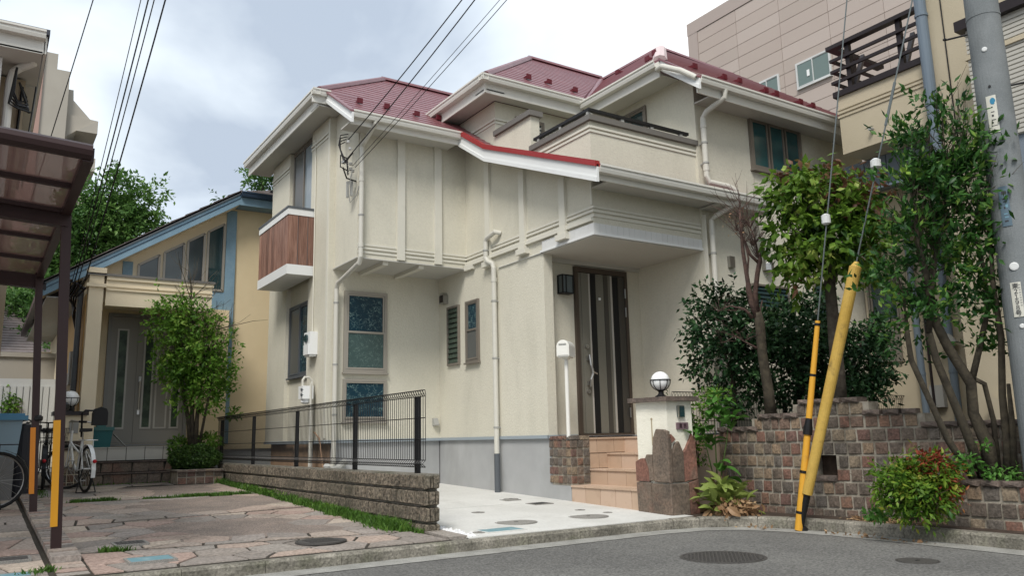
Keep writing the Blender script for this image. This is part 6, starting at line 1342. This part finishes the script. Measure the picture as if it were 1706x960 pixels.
t2, f2 = guy('thick guy wire in a long faded yellow guard tube leaning to the right', (6.87, 5.42, -.96), (PXX, PYY, 6.0), .05, .365, (.050, .058), YELG2)
MB().cyl(f2(.365), f2(.372), .050, .02, 16).build('end_cap', YELG2, t2); MB().cyl(f2(.0), f2(.052), .035, n=12).build('anchor_rod', BLACK, t2)
MB().lathe(f2(.50), [(.02, 0), (.05, .02), (.05, .09), (.02, .11)], 12).build('insulator', INSUL, t2)
MB().tube([f2(.56), f2(.62)], .014, 6).build('wire_grip', GUYW, t2)
MB().lathe(AN, [(.05, -.02), (.045, .02), (.02, .04)], 10).build('anchor_plate', BLACK, t2)
def wire(label, P, r_=.008, sag=.15):
    a_, c_ = Vector(P[0]), Vector(P[1]); pts = []
    for k in range(13):
        t = k/12; p = a_.lerp(c_, t); p.z -= sag*4*t*(1-t); pts.append(tuple(p))
    b_ = MB().tube(pts, r_, 5, cap=False); return tag(b_.build('overhead_wire', WIRE, None, loc=tuple(a_)), label, 'cable', 'overhead service cables')
wire('upper of the two thick cables running up from the bracket on the cream house', ((4.30, 10.95, 4.45), at(1205, -600, 7)))
wire('lower of the two thick cables running up from the bracket on the cream house', ((4.22, 10.95, 4.06), at(1226, -600, 7)))
wire('thin cable rising to the right from the bracket on the cream house, rightmost there', ((4.40, 10.92, 4.02), at(1350, -600, 7)), .005, .1)
wire('thin cable beside the rightmost cable above the cream house roof', ((4.36, 10.92, 4.04), at(1335, -600, 7)), .004, .08)
wire('single thin cable crossing the sky behind the carport roof, leftmost of those over the trees', (at(40, 370, 14), at(335, -600, 9)), .008, .1)
wire('thin straight cable over the trees, second from the left', ((1.12, 15.1, 2.75), at(372, -600, 9)), .006, .2)
wire('twisted cable rising from the yellow house pillar, third from the left', ((1.15, 15.1, 2.72), at(392, -600, 9)), .010, .25)
wire('dark cable beside the twisted cable above the yellow house', ((1.2, 15.1, 2.72), at(408, -600, 9)), .008, .22)
wire('rightmost dark cable rising from the yellow house pillar', ((1.3, 15.05, 2.75), at(436, -600, 9)), .011, .2)
wire('thick twisted cable at the top left corner above the neighbouring eave', ((-.40, 10.6, 4.35), at(180, -600, 7)), .012, .1)
wire('thin cable beside the thick one at the top left corner', ((-.36, 10.6, 4.35), at(200, -600, 7)), .008, .1)
# ================================================================ trees and plants
def branchy(par, m, spec, name='trunk', n=9):
    """spec: list of (points, radii) in world"""
    b_ = MB()
    for pts, rr in spec: b_.tube(pts, rr, n)
    return b_.build(name, m, par, smooth=True)
def shrink(bl, k): return [(b_[0], b_[1], b_[2], b_[3]*k, b_[4]*k, b_[5]*k) for b_ in bl]
def pp(d, *l): return [at(x, y, d) for x, y in l]
def twigs(par, m, starts, n, ln, seed, name='twigs', r0=.006, up=.8, spread=.5, sub=2):
    r_ = random.Random(seed); b_ = MB()
    for k in range(n):
        s_ = Vector(starts[r_.randrange(len(starts))]); d = Vector((r_.gauss(0, spread), r_.gauss(0, spread), up)).normalized(); L_ = ln*(.5+r_.random()); pts = [s_]; p = s_
        for i in range(4): d = (d+Vector((r_.gauss(0, .15), r_.gauss(0, .15), r_.gauss(0, .1)))).normalized(); p = p+d*L_/4; pts.append(p)
        b_.tube([tuple(q) for q in pts], [r0, r0*.8, r0*.6, r0*.45, r0*.25], 4, cap=False)
        for j in range(sub):
            q0 = pts[1+r_.randrange(3)]; d2 = (d+Vector((r_.gauss(0, .5), r_.gauss(0, .5), r_.gauss(.1, .3)))).normalized(); b_.tube([tuple(q0), tuple(q0+d2*L_*.3), tuple(q0+d2*L_*.5+Vector((0, 0, L_*.08)))], [r0*.5, r0*.35, r0*.2], 4, cap=False)
    return b_.build(name, m, par)
# pruned bare tree
D = 9.45; BT = thing('tree', 'bare heavily pruned tree with reddish twiggy stubs standing behind the stone wall', 'tree', at(1284, 697, D))
branchy(BT, BARK, [(pp(D, (1286, 705), (1280, 650), (1270, 590), (1266, 540), (1262, 520)), [.072, .062, .056, .058, .046])])
branchy(BT, BARKP, [(pp(D, (1264, 535), (1252, 505), (1246, 470), (1238, 420), (1235, 385), (1232, 350)), [0.038, 0.034, 0.026, 0.022, 0.018, 0.011]), (pp(D, (1262, 525), (1258, 490), (1262, 455), (1266, 435), (1266, 425)), [0.034, 0.030, 0.028, 0.030, 0.019]),
                    (pp(D, (1266, 440), (1250, 425), (1240, 400), (1228, 380)), [0.021, 0.017, 0.013, 0.007]), (pp(D, (1266, 440), (1258, 400), (1250, 378)), [0.015, 0.011, 0.006]), (pp(D, (1254, 530), (1240, 515), (1215, 510), (1195, 520)), [0.022, 0.015, 0.009, 0.005]),
                    (pp(D, (1264, 582), (1245, 572), (1225, 560), (1205, 572)), [0.017, 0.011, 0.007, 0.003]), (pp(D, (1250, 510), (1244, 480), (1247, 430), (1240, 400)), [0.015, 0.013, 0.011, 0.009]), (pp(D, (1272, 580), (1262, 540), (1270, 500)), [0.022, 0.015, 0.007])], name='stubs')
twigs(BT, BARKP, pp(D, (1232, 352), (1236, 380), (1228, 385), (1250, 380), (1240, 405), (1262, 430), (1255, 410), (1266, 430), (1238, 365)), 60, .36, 5, up=.9, spread=.55)
twigs(BT, BARKP, pp(D, (1225, 560), (1240, 568), (1205, 570), (1200, 518)), 26, .22, 6, up=.25, spread=.6, r0=.004)
leaves('leaves', L_DRY, BT, [pxblob(1230, 372, D, 22, 26)], 26, .035, 4)
# dark hedge shrub behind it
D = 10.3; HS = thing('shrub', 'dense dark glossy camellia shrub in front of the cream wall', 'shrub', at(1330, 690, D))
blobs = [pxblob(1200, 545, D, 48, 48, .45), pxblob(1190, 600, D, 38, 40, .4), pxblob(1260, 560, 10.1, 60, 55, .5), pxblob(1320, 560, D, 62, 50, .5), pxblob(1300, 620, D, 85, 60, .5), pxblob(1385, 600, 10.5, 62, 72, .5), pxblob(1440, 600, 10.4, 48, 62, .45),
         pxblob(1175, 500, D, 22, 22), pxblob(1218, 490, D, 26, 20), pxblob(1460, 560, 10.4, 30, 32), pxblob(1470, 630, 10.4, 22, 22), pxblob(1230, 655, D, 40, 30), pxblob(1400, 655, D, 65, 28), pxblob(1345, 510, 10.5, 45, 18), pxblob(1160, 535, D, 16, 14), pxblob(1162, 570, D, 14, 12)]
leaves('foliage', L_DARK, HS, shrink(blobs, .9), 17000, .072, 11, shell=.35, aspect=.5, clump=6, jitter=.5)
branchy(HS, BARKD, [(pp(D, (1225, 700), (1222, 640), (1215, 560), (1190, 500)), [.04, .03, .02, .01]), (pp(D, (1330, 700), (1335, 640), (1320, 560)), [.05, .04, .02]), (pp(D, (1225, 650), (1200, 560), (1175, 505)), [.02, .015, .006]), (pp(D, (1400, 700), (1410, 640), (1440, 560)), [.04, .03, .012])])
# round yellow-green tree
D = 9.0; RT = thing('tree', 'small tree with a rounded yellow-green crown behind the yellow guard tubes', 'tree', at(1400, 670, D))
branchy(RT, BARKD, [(pp(D, (1400, 690), (1396, 620), (1390, 560), (1385, 500), (1380, 440), (1378, 380)), [.085, .075, .068, .062, .05, .03]), (pp(D, (1384, 480), (1400, 430), (1420, 390)), [.04, .03, .015]), (pp(D, (1384, 470), (1350, 410), (1330, 360)), [.03, .02, .01]), (pp(D, (1382, 430), (1390, 360), (1395, 310)), [.03, .02, .01])])
blobs = [pxblob(1335, 335, D, 52, 45, .34), pxblob(1320, 395, D, 44, 40, .3), pxblob(1390, 330, D, 55, 45, .36), pxblob(1345, 430, D, 48, 36, .3), pxblob(1415, 385, D, 56, 48, .36), pxblob(1375, 395, 8.8, 45, 55, .3), pxblob(1345, 300, D, 40, 24, .25),
         pxblob(1300, 315, D, 24, 28), pxblob(1290, 345, D, 14, 14), pxblob(1440, 420, D, 34, 30), pxblob(1330, 462, D, 26, 22), pxblob(1420, 450, D, 26, 22), pxblob(1392, 288, D, 24, 14), pxblob(1295, 450, D, 14, 10), pxblob(1440, 345, D, 30, 30)]
leaves('foliage', L_ROUND, RT, shrink(blobs, .74), 4000, .10, 12, shell=.45, aspect=.55, clump=5, jitter=.4, droop=.6, lift=0)
leaves('young_leaves', L_RED, RT, [pxblob(1410, 318, 8.9, 36, 34, .2), pxblob(1350, 298, D, 36, 16), pxblob(1440, 360, D, 28, 26), pxblob(1330, 470, D, 10, 10)], 420, .095, 13, shell=.7, aspect=.55, clump=5, lift=.3)
twigs(RT, BARKD, pp(D, (1385, 480), (1380, 430), (1350, 410), (1330, 360), (1395, 320), (1420, 390)), 40, .4, 8, up=.5, spread=.7)
# multi-stemmed laurel on the right
D = 7.35; MT = thing('tree', 'tall multi-stemmed laurel tree rising from the low curved planter beside the pole', 'tree', at(1655, 800, D))
branchy(MT, BARK, [(pp(D, (1655, 812), (1645, 740), (1622, 690), (1618, 640), (1580, 580), (1560, 540), (1545, 470), (1530, 400), (1520, 330)), [0.078, 0.062, 0.048, 0.047, 0.043, 0.041, 0.035, 0.023, 0.014]),
                   (pp(D, (1640, 800), (1610, 720), (1585, 660), (1560, 600), (1548, 555)), [0.047, 0.041, 0.036, 0.033, 0.031]), (pp(D, (1630, 810), (1580, 735), (1550, 670), (1518, 600), (1512, 560), (1508, 520)), [0.035, 0.031, 0.027, 0.025, 0.023, 0.014]),
                   (pp(7.25, (1680, 815), (1678, 740), (1670, 660), (1668, 560), (1655, 480), (1650, 400)), [0.039, 0.035, 0.031, 0.027, 0.022, 0.014]), (pp(D, (1618, 640), (1632, 580), (1645, 520), (1640, 450), (1620, 380)), [0.031, 0.027, 0.023, 0.017, 0.009]),
                   (pp(D, (1548, 555), (1550, 500), (1560, 420), (1575, 340), (1580, 270)), [0.027, 0.023, 0.017, 0.011, 0.006]), (pp(7.2, (1690, 812), (1688, 720), (1680, 640)), [0.031, 0.027, 0.016]), (pp(D, (1600, 620), (1640, 640), (1655, 700), (1665, 800)), [0.023, 0.022, 0.023, 0.027])])
blobs = [pxblob(1520, 385, D, 52, 42, .32), pxblob(1560, 330, D, 48, 48, .32), pxblob(1510, 300, D, 38, 38, .25), pxblob(1555, 430, D, 56, 42, .34), pxblob(1600, 300, D, 34, 62, .28), pxblob(1620, 260, D, 30, 40, .22), pxblob(1505, 250, D, 26, 30, .2),
         pxblob(1540, 235, D, 26, 42, .2), pxblob(1595, 230, D, 22, 45, .2), pxblob(1520, 520, D, 52, 36, .32), pxblob(1480, 470, D, 34, 44, .26), pxblob(1575, 510, D, 40, 36, .28), pxblob(1625, 440, D, 40, 60, .26), pxblob(1650, 380, D, 26, 50, .22), pxblob(1655, 500, D, 30, 44, .22),
         pxblob(1605, 370, D, 44, 50, .28), pxblob(1465, 540, D, 22, 26), pxblob(1540, 600, D, 16, 16), pxblob(1650, 580, D, 30, 18), pxblob(1528, 180, D, 12, 26), pxblob(1580, 180, D, 14, 22), pxblob(1470, 210, D, 12, 26), pxblob(1610, 205, D, 12, 24), pxblob(1520, 130+25, D, 8, 16), pxblob(1590, 300, D, 60, 60, .3)]
leaves('foliage', L_RIGHT, MT, shrink(blobs, .64), 6200, .078, 14, shell=.15, aspect=.42, clump=9, jitter=.3, droop=-.3, lift=.9)
twigs(MT, BARK, pp(D, (1520, 330), (1530, 400), (1575, 340), (1580, 270), (1620, 380), (1650, 400), (1560, 420), (1508, 520), (1545, 470), (1600, 300)), 90, .55, 9, up=1.0, spread=.35, r0=.007)
# leafy plants between pillar and wall
HY = thing('plant', 'bright green broad-leaved plant between the gate pillar and the stone wall', 'plant', at(1192, 780, 9.3))
r_ = random.Random(21)
def big_leaf(m, L_, W_, seed):
    q = MB(); n_ = 5; rr = random.Random(seed)
    for i in range(n_+1):
        t = i/n_; w_ = W_*math.sin(math.pi*min(.98, t*.9+.06))**.8*.5; z = .12*L_*math.sin(t*2.4)-.25*L_*t*t; q.v += [(-w_, t*L_, z+w_*.35), (0, t*L_, z), (w_, t*L_, z+w_*.35)]
    for i in range(n_): a_ = i*3; q.f += [(a_, a_+1, a_+4, a_+3), (a_+1, a_+2, a_+5, a_+4)]
    me = bpy.data.meshes.new('leaf'); me.from_pydata(q.v, [], q.f); me.materials.append(m); return me
HL = [big_leaf(L_HYD, .22, .11, 1), big_leaf(L_HYD, .18, .095, 2)]
for (x, y, d, n_) in ((1190, 690, 9.0, 16), (1212, 700, 8.9, 14), (1180, 735, 9.1, 9), (1200, 650+20, 9.1, 12), (1165, 720, 9.1, 9), (1205, 770, 9.0, 6)):
    c_ = Vector(at(x, y, d))
    for k in range(n_):
        o_ = piece(HL[k % 2], 'leaf', HY, tuple(c_+Vector((r_.gauss(0, .045), r_.gauss(0, .045), r_.gauss(0, .06)))), (r_.uniform(-.3, .7), r_.uniform(-.3, .3), r_.uniform(0, 6.28)), (1, 1, 1)); s_ = r_.uniform(.65, 1.1); o_.scale = (s_, s_, s_)
branchy(HY, mat('green_stem', (.09, .14, .04), .7), [(pp(9.1, (1195, 800), (1192, 740), (1190, 690)), [.008, .007, .005]), (pp(9.0, (1200, 800), (1210, 740), (1214, 700)), [.008, .007, .005]), (pp(9.1, (1190, 800), (1178, 750), (1166, 715)), [.008, .006, .004])], name='stems')
SH2 = thing('shrub', 'thin leafy shrub rising beside the stone cap of the gate pillar', 'shrub', at(1165, 780, 9.3)); leaves('foliage', L_MAP, SH2, [pxblob(1160, 690, 9.4, 14, 45), pxblob(1178, 670, 9.4, 18, 22), pxblob(1150, 700, 9.4, 9, 22), pxblob(1168, 745, 9.4, 12, 30), pxblob(1200, 660, 9.6, 22, 10)], 620, .05, 22, shell=.2, clump=3)
twigs(SH2, BARKD, pp(9.4, (1165, 780), (1160, 760)), 8, .5, 23, up=1, spread=.12, r0=.005)
# withered variegated plant at the wall foot
HO = thing('plant', 'clump of yellow-green striped leaves with withered brown ones beside the gate pillar', 'plant', (6.98, 6.35, -.87))
HM = [big_leaf(L_HOST, .20, .075, 3), big_leaf(L_HOST, .16, .06, 4), big_leaf(L_DRY, .15, .05, 5), big_leaf(L_DRY, .11, .06, 6)]
cx, cy = 6.86, 6.36
for k in range(150):
    a_ = r_.uniform(0, 6.28); rad = abs(r_.gauss(0, .15)); dry = r_.random() < (.25 if rad < .12 else .65); x, y = cx+math.cos(a_)*rad*1.0, cy+math.sin(a_)*rad
    if y > 6.75 or x < 6.55: continue
    z = -.86+(.10 if dry else .24)*r_.random()+(.08 if rad < .1 else 0)
    piece(HM[(2 if dry else 0)+k % 2], 'leaf', HO, (x, y, z), ((-.9 if dry else .5)+r_.gauss(0, .35), r_.gauss(0, .5), a_-1.57), (1, 1, 1)).scale = [r_.uniform(.8, 1.45)]*3
leaves('withered_leaves', L_DRY, HO, [(6.88, 6.2, -.80, .26, .24, .09), (6.95, 6.55, -.62, .05, .05, .16)], 420, .06, 24, shell=.1, aspect=.7)
twigs(HO, L_DRY, [(6.86, 6.4, -.85), (6.9, 6.5, -.85)], 9, .3, 25, up=1, spread=.25, r0=.003)
# nandina bush
D = 7.0; ND = thing('shrub', 'bushy nandina with yellow-green and red leaves in front of the stone wall', 'shrub', at(1530, 868, D))
blobs = [pxblob(1510, 795, D, 40, 28, .22), pxblob(1545, 785, D, 36, 28, .22), pxblob(1500, 820, D, 32, 28, .2), pxblob(1540, 825, D, 42, 30, .22), pxblob(1485, 785, D, 22, 20), pxblob(1560, 800, D, 30, 30, .18), pxblob(1525, 848, D, 30, 16), pxblob(1468, 800, D, 12, 14)]
leaves('foliage', L_NAND, ND, shrink(blobs, .84), 3600, .058, 26, shell=.45, aspect=.42, clump=5, lift=.0)
leaves('red_leaves', L_NRED, ND, [pxblob(1560, 790, 6.95, 26, 26, .15), pxblob(1583, 815, D, 14, 22), pxblob(1590, 832, D, 10, 10), pxblob(1575, 770, D, 12, 12), pxblob(1545, 768, 6.95, 26, 8)], 800, .05, 27, shell=.4, aspect=.34, clump=4)
twigs(ND, BARKP, [at(1530, 870, D), at(1545, 872, D), at(1520, 868, D)], 30, .42, 28, up=1, spread=.4, r0=.006)
# small plants
WP = thing('plant', 'small light green weed clump at the foot of the stone wall left of the nandina', 'plant', at(1462, 862, 7.25)); leaves('leaves', L_HYD, WP, [pxblob(1462, 859, 7.25, 24, 8, .1)], 130, .055, 29, shell=.1, aspect=.5)
WQ = thing('plant', 'fern-like weeds growing at the base of the multi-stemmed tree', 'plant', at(1655, 800, 7.1)); leaves('leaves', L_HYD, WQ, [pxblob(1660, 790, 7.1, 30, 14, .12), pxblob(1640, 745, 7.2, 12, 8), pxblob(1610, 770, 7.2, 24, 18), pxblob(1690, 790, 7.0, 16, 16)], 330, .05, 30, shell=.1)
LD = MB(); rr_ = random.Random(31)
leaves('fallen_leaves', L_DRY, None, [(7.30, 4.75, -.862, .10, .45, .012, 1), (6.75, 5.9, -.960, .10, .4, .004, .12), (6.85, 4.6, -.960, .07, .7, .004, .12)], 420, .045, 31, shell=0, kind='stuff')
SP = thing('plant', 'small leafy sprig growing beside the globe lamp on the gate pillar', 'plant', (6.60, 6.9, .40)); leaves('leaves', L_MAP, SP, [(6.62, 6.95, .50, .04, .04, .09)], 26, .035, 33, shell=.1); twigs(SP, L_MAP, [(6.6, 6.95, .40)], 4, .2, 34, up=.9, spread=.2, r0=.003)
# left tree by the yellow house
TL = thing('tree', 'small fresh green multi-stemmed tree in the stone planter of the yellow house', 'tree', (3.1, 14.9, -.4))
D = 13.9
branchy(TL, BARK, [(pp(D, (318, 752), (314, 700), (305, 650), (300, 600)), [.045, .038, .03, .018]), (pp(D, (326, 755), (328, 700), (335, 640), (345, 560)), [.04, .035, .028, .016]), (pp(D, (322, 755), (320, 690), (322, 620), (322, 540), (318, 500)), [.04, .034, .028, .018, .01]), (pp(D, (330, 752), (340, 700), (350, 650), (362, 600)), [.026, .022, .018, .01])])
blobs = [pxblob(320, 605, D, 45, 36, .4), pxblob(296, 560, D, 30, 28, .3), pxblob(345, 575, D, 34, 28, .35), pxblob(330, 640, D, 48, 28, .4), pxblob(285, 615, D, 22, 24, .3), pxblob(362, 622, D, 22, 26, .3), pxblob(268, 525, D, 18, 20, .25), pxblob(305, 520, D, 25, 22, .3),
         pxblob(345, 535, D, 18, 18, .25), pxblob(264, 492, D, 7, 14), pxblob(300, 492, D, 6, 12), pxblob(384, 562, D, 14, 10), pxblob(380, 600, D, 14, 12), pxblob(312, 672, D, 24, 10), pxblob(350, 665, D, 18, 8), pxblob(256, 548, D, 9, 10), pxblob(392, 635, D, 8, 6), pxblob(262, 590, D, 9, 12)]
leaves('foliage', L_MAP, TL, shrink(blobs, .82), 7600, .082, 41, shell=.15, aspect=.45, clump=7, jitter=.4, droop=.15, lift=.25)
twigs(TL, BARK, pp(D, (300, 600), (345, 560), (322, 540), (318, 500), (362, 600), (320, 640)), 40, .8, 42, up=.9, spread=.5, r0=.009)
HG = thing('hedge', 'low clipped azalea hedge under the small tree of the yellow house', 'hedge', (3.1, 14.5, -.4)); leaves('foliage', L_HEDGE, HG, [pxblob(325, 762, 13.75, 42, 20, .35), pxblob(300, 765, 13.75, 16, 16, .3), pxblob(345, 765, 13.75, 18, 14, .3)], 6500, .04, 43, shell=.75, jitter=.15)
HF = thing('shrub', 'leafy shrub behind the clipped hedge at the corner of the tiled landing', 'shrub', (2.85, 15.3, -.4)); leaves('foliage', L_MAP, HF, [pxblob(298, 742, 14.1, 18, 14, .2), pxblob(345, 735, 14.1, 26, 14, .2), pxblob(390, 690, 14.2, 12, 10)], 900, .07, 44, shell=.3)
# background trees on the left
def bgtree(label, base, trunk, blobs, n, sz, seed, m=L_FAR, name='tree'):
    t = thing(name, label, 'tree', base); branchy(t, BARKD, trunk); leaves('foliage', m, t, blobs, n, sz, seed, shell=.3, clump=8, jitter=.5, lift=.2); return t
D = 30
bgtree('large broadleaf tree behind the carport and the yellow house, its crown highest against the sky', at(150, 720, D), [(pp(D, (150, 760), (160, 560), (170, 400), (190, 330)), [.3, .24, .16, .06]), (pp(D, (165, 480), (120, 400), (80, 380)), [.12, .08, .03])],
       [pxblob(150, 400, D, 62, 55, 1.4), pxblob(110, 450, D, 60, 50, 1.3), pxblob(190, 370, D, 50, 40, 1.2), pxblob(200, 320, D, 26, 26, .7), pxblob(235, 340, D, 30, 22, .6), pxblob(258, 320, D, 16, 12), pxblob(230, 380, D, 32, 22), pxblob(250, 372, D, 18, 12), pxblob(130, 340, D, 30, 30, .8), pxblob(70, 430, D, 42, 42, 1.), pxblob(195, 295, D, 14, 14), pxblob(150, 315, D, 16, 16), pxblob(60, 500, 28, 50, 36, 1.), pxblob(160, 460, D, 50, 40, 1.1), pxblob(110, 560, D, 50, 50, 1.1), pxblob(95, 640, D, 30, 50, .8)], 34000, .17, 51)
bgtree('dark tree behind the left post of the carport beside the yellow house wall', at(70, 640, 22), [(pp(22, (75, 720), (72, 600), (60, 520)), [.12, .1, .04])],
       [pxblob(75, 560, 22, 26, 55, .9), pxblob(90, 500, 23, 26, 30, .7), pxblob(30, 520, 23, 28, 26, .7), pxblob(85, 620, 21, 14, 45, .5), pxblob(72, 680, 21, 12, 30, .4), pxblob(110, 560, 23, 20, 60, .6)], 15000, .12, 52)
bgtree('leafy treetop showing between the yellow house roof and the cream house eave', at(435, 420, 30), [(pp(30, (440, 420), (438, 330), (436, 290)), [.12, .08, .03])], [pxblob(436, 296, 30, 18, 16, .4), pxblob(448, 300, 30, 12, 14), pxblob(424, 287, 30, 8, 8), pxblob(443, 315, 30, 12, 8)], 900, .16, 53)
bgtree('tiny treetop just above the ridge of the yellow house', at(370, 420, 32), [(pp(32, (372, 420), (370, 340)), [.08, .03])], [pxblob(368, 331, 32, 9, 6), pxblob(374, 336, 32, 8, 5)], 130, .15, 54)
bs_ = thing('shrub', 'fresh green shrub in front of the white garden wall beyond the carport', 'shrub', at(20, 700, 17)); leaves('foliage', L_MAP, bs_, [pxblob(18, 675, 17, 16, 22, .3), pxblob(10, 650, 17, 10, 14)], 1400, .07, 55, shell=.3)
# weeds in the joints of the paving
def weeds(label_lines, n, h, seed):
    r2 = np.random.default_rng(seed); V, F = [], []; cl = [[(r2.random(), .012+.05*r2.random(), .4+r2.random()) for _ in range(22)] for _ in label_lines]
    for k in range(n):
        li = r2.integers(len(label_lines)); x0, y0, x1, y1, wd = label_lines[li]; c_ = cl[li][r2.integers(22)]; t = min(1, max(0, c_[0]+r2.normal()*c_[1])); wd = wd*c_[2]*1.1; x = x0+(x1-x0)*t+r2.normal()*wd; y = y0+(y1-y0)*t+r2.normal()*wd; z = gz(y)-.005
        a_ = r2.random()*6.28; hh = h*(.3+r2.random()*.8)*c_[2]*.9; dx, dy = math.cos(a_)*.006, math.sin(a_)*.006; lx_, ly_ = r2.normal()*hh*.45, r2.normal()*hh*.45; i = len(V)
        V += [(x-dx, y-dy, z), (x+dx, y+dy, z), (x+lx_*.5+dx*.8, y+ly_*.5+dy*.8, z+hh*.6), (x+lx_*.5-dx*.8, y+ly_*.5-dy*.8, z+hh*.6), (x+lx_, y+ly_, z+hh)]; F += [(i, i+1, i+2, i+3), (i+3, i+2, i+4)]
    b_ = MB(); b_.v = V; b_.f = F; return b_
tag(weeds([(3.47, 7.25, 3.47, 14.6, .035), (3.42, 7.5, 3.45, 11, .04), (3.42, 7.3, 3.45, 9, .045)], 15000, .085, 61).build('weeds', L_GRASS, None, kind='stuff'))
tag(weeds([(1.9, 12.05, 3.2, 11.98, .02), (1.05, 12.1, 1.6, 12.1, .03), (2.6, 12.0, 3.3, 11.98, .03)], 4200, .05, 62).build('weeds', L_GRASS, None, kind='stuff'))
tag(weeds([(1.2, 14.85, 2.8, 14.9, .03), (.9, 7.5, 1.1, 7.48, .015), (.35, 6.7, .5, 6.85, .03), (2.9, 14.7, 3.4, 14.8, .03), (.8, 13, .85, 14.5, .04), (3.5, 6.95, 3.5, 7.2, .02)], 1800, .05, 63).build('weeds', L_GRASS, None, kind='stuff'))
leaves('broad_weeds', L_MAP, None, [(3.46, 7.9, gz(8)+.03, .05, .6, .03), (3.46, 9.5, gz(9.5)+.03, .045, 1.2, .03), (3.46, 12.5, gz(12.5)+.03, .04, 1.8, .03)], 1500, .03, 64, shell=.05, kind='stuff')
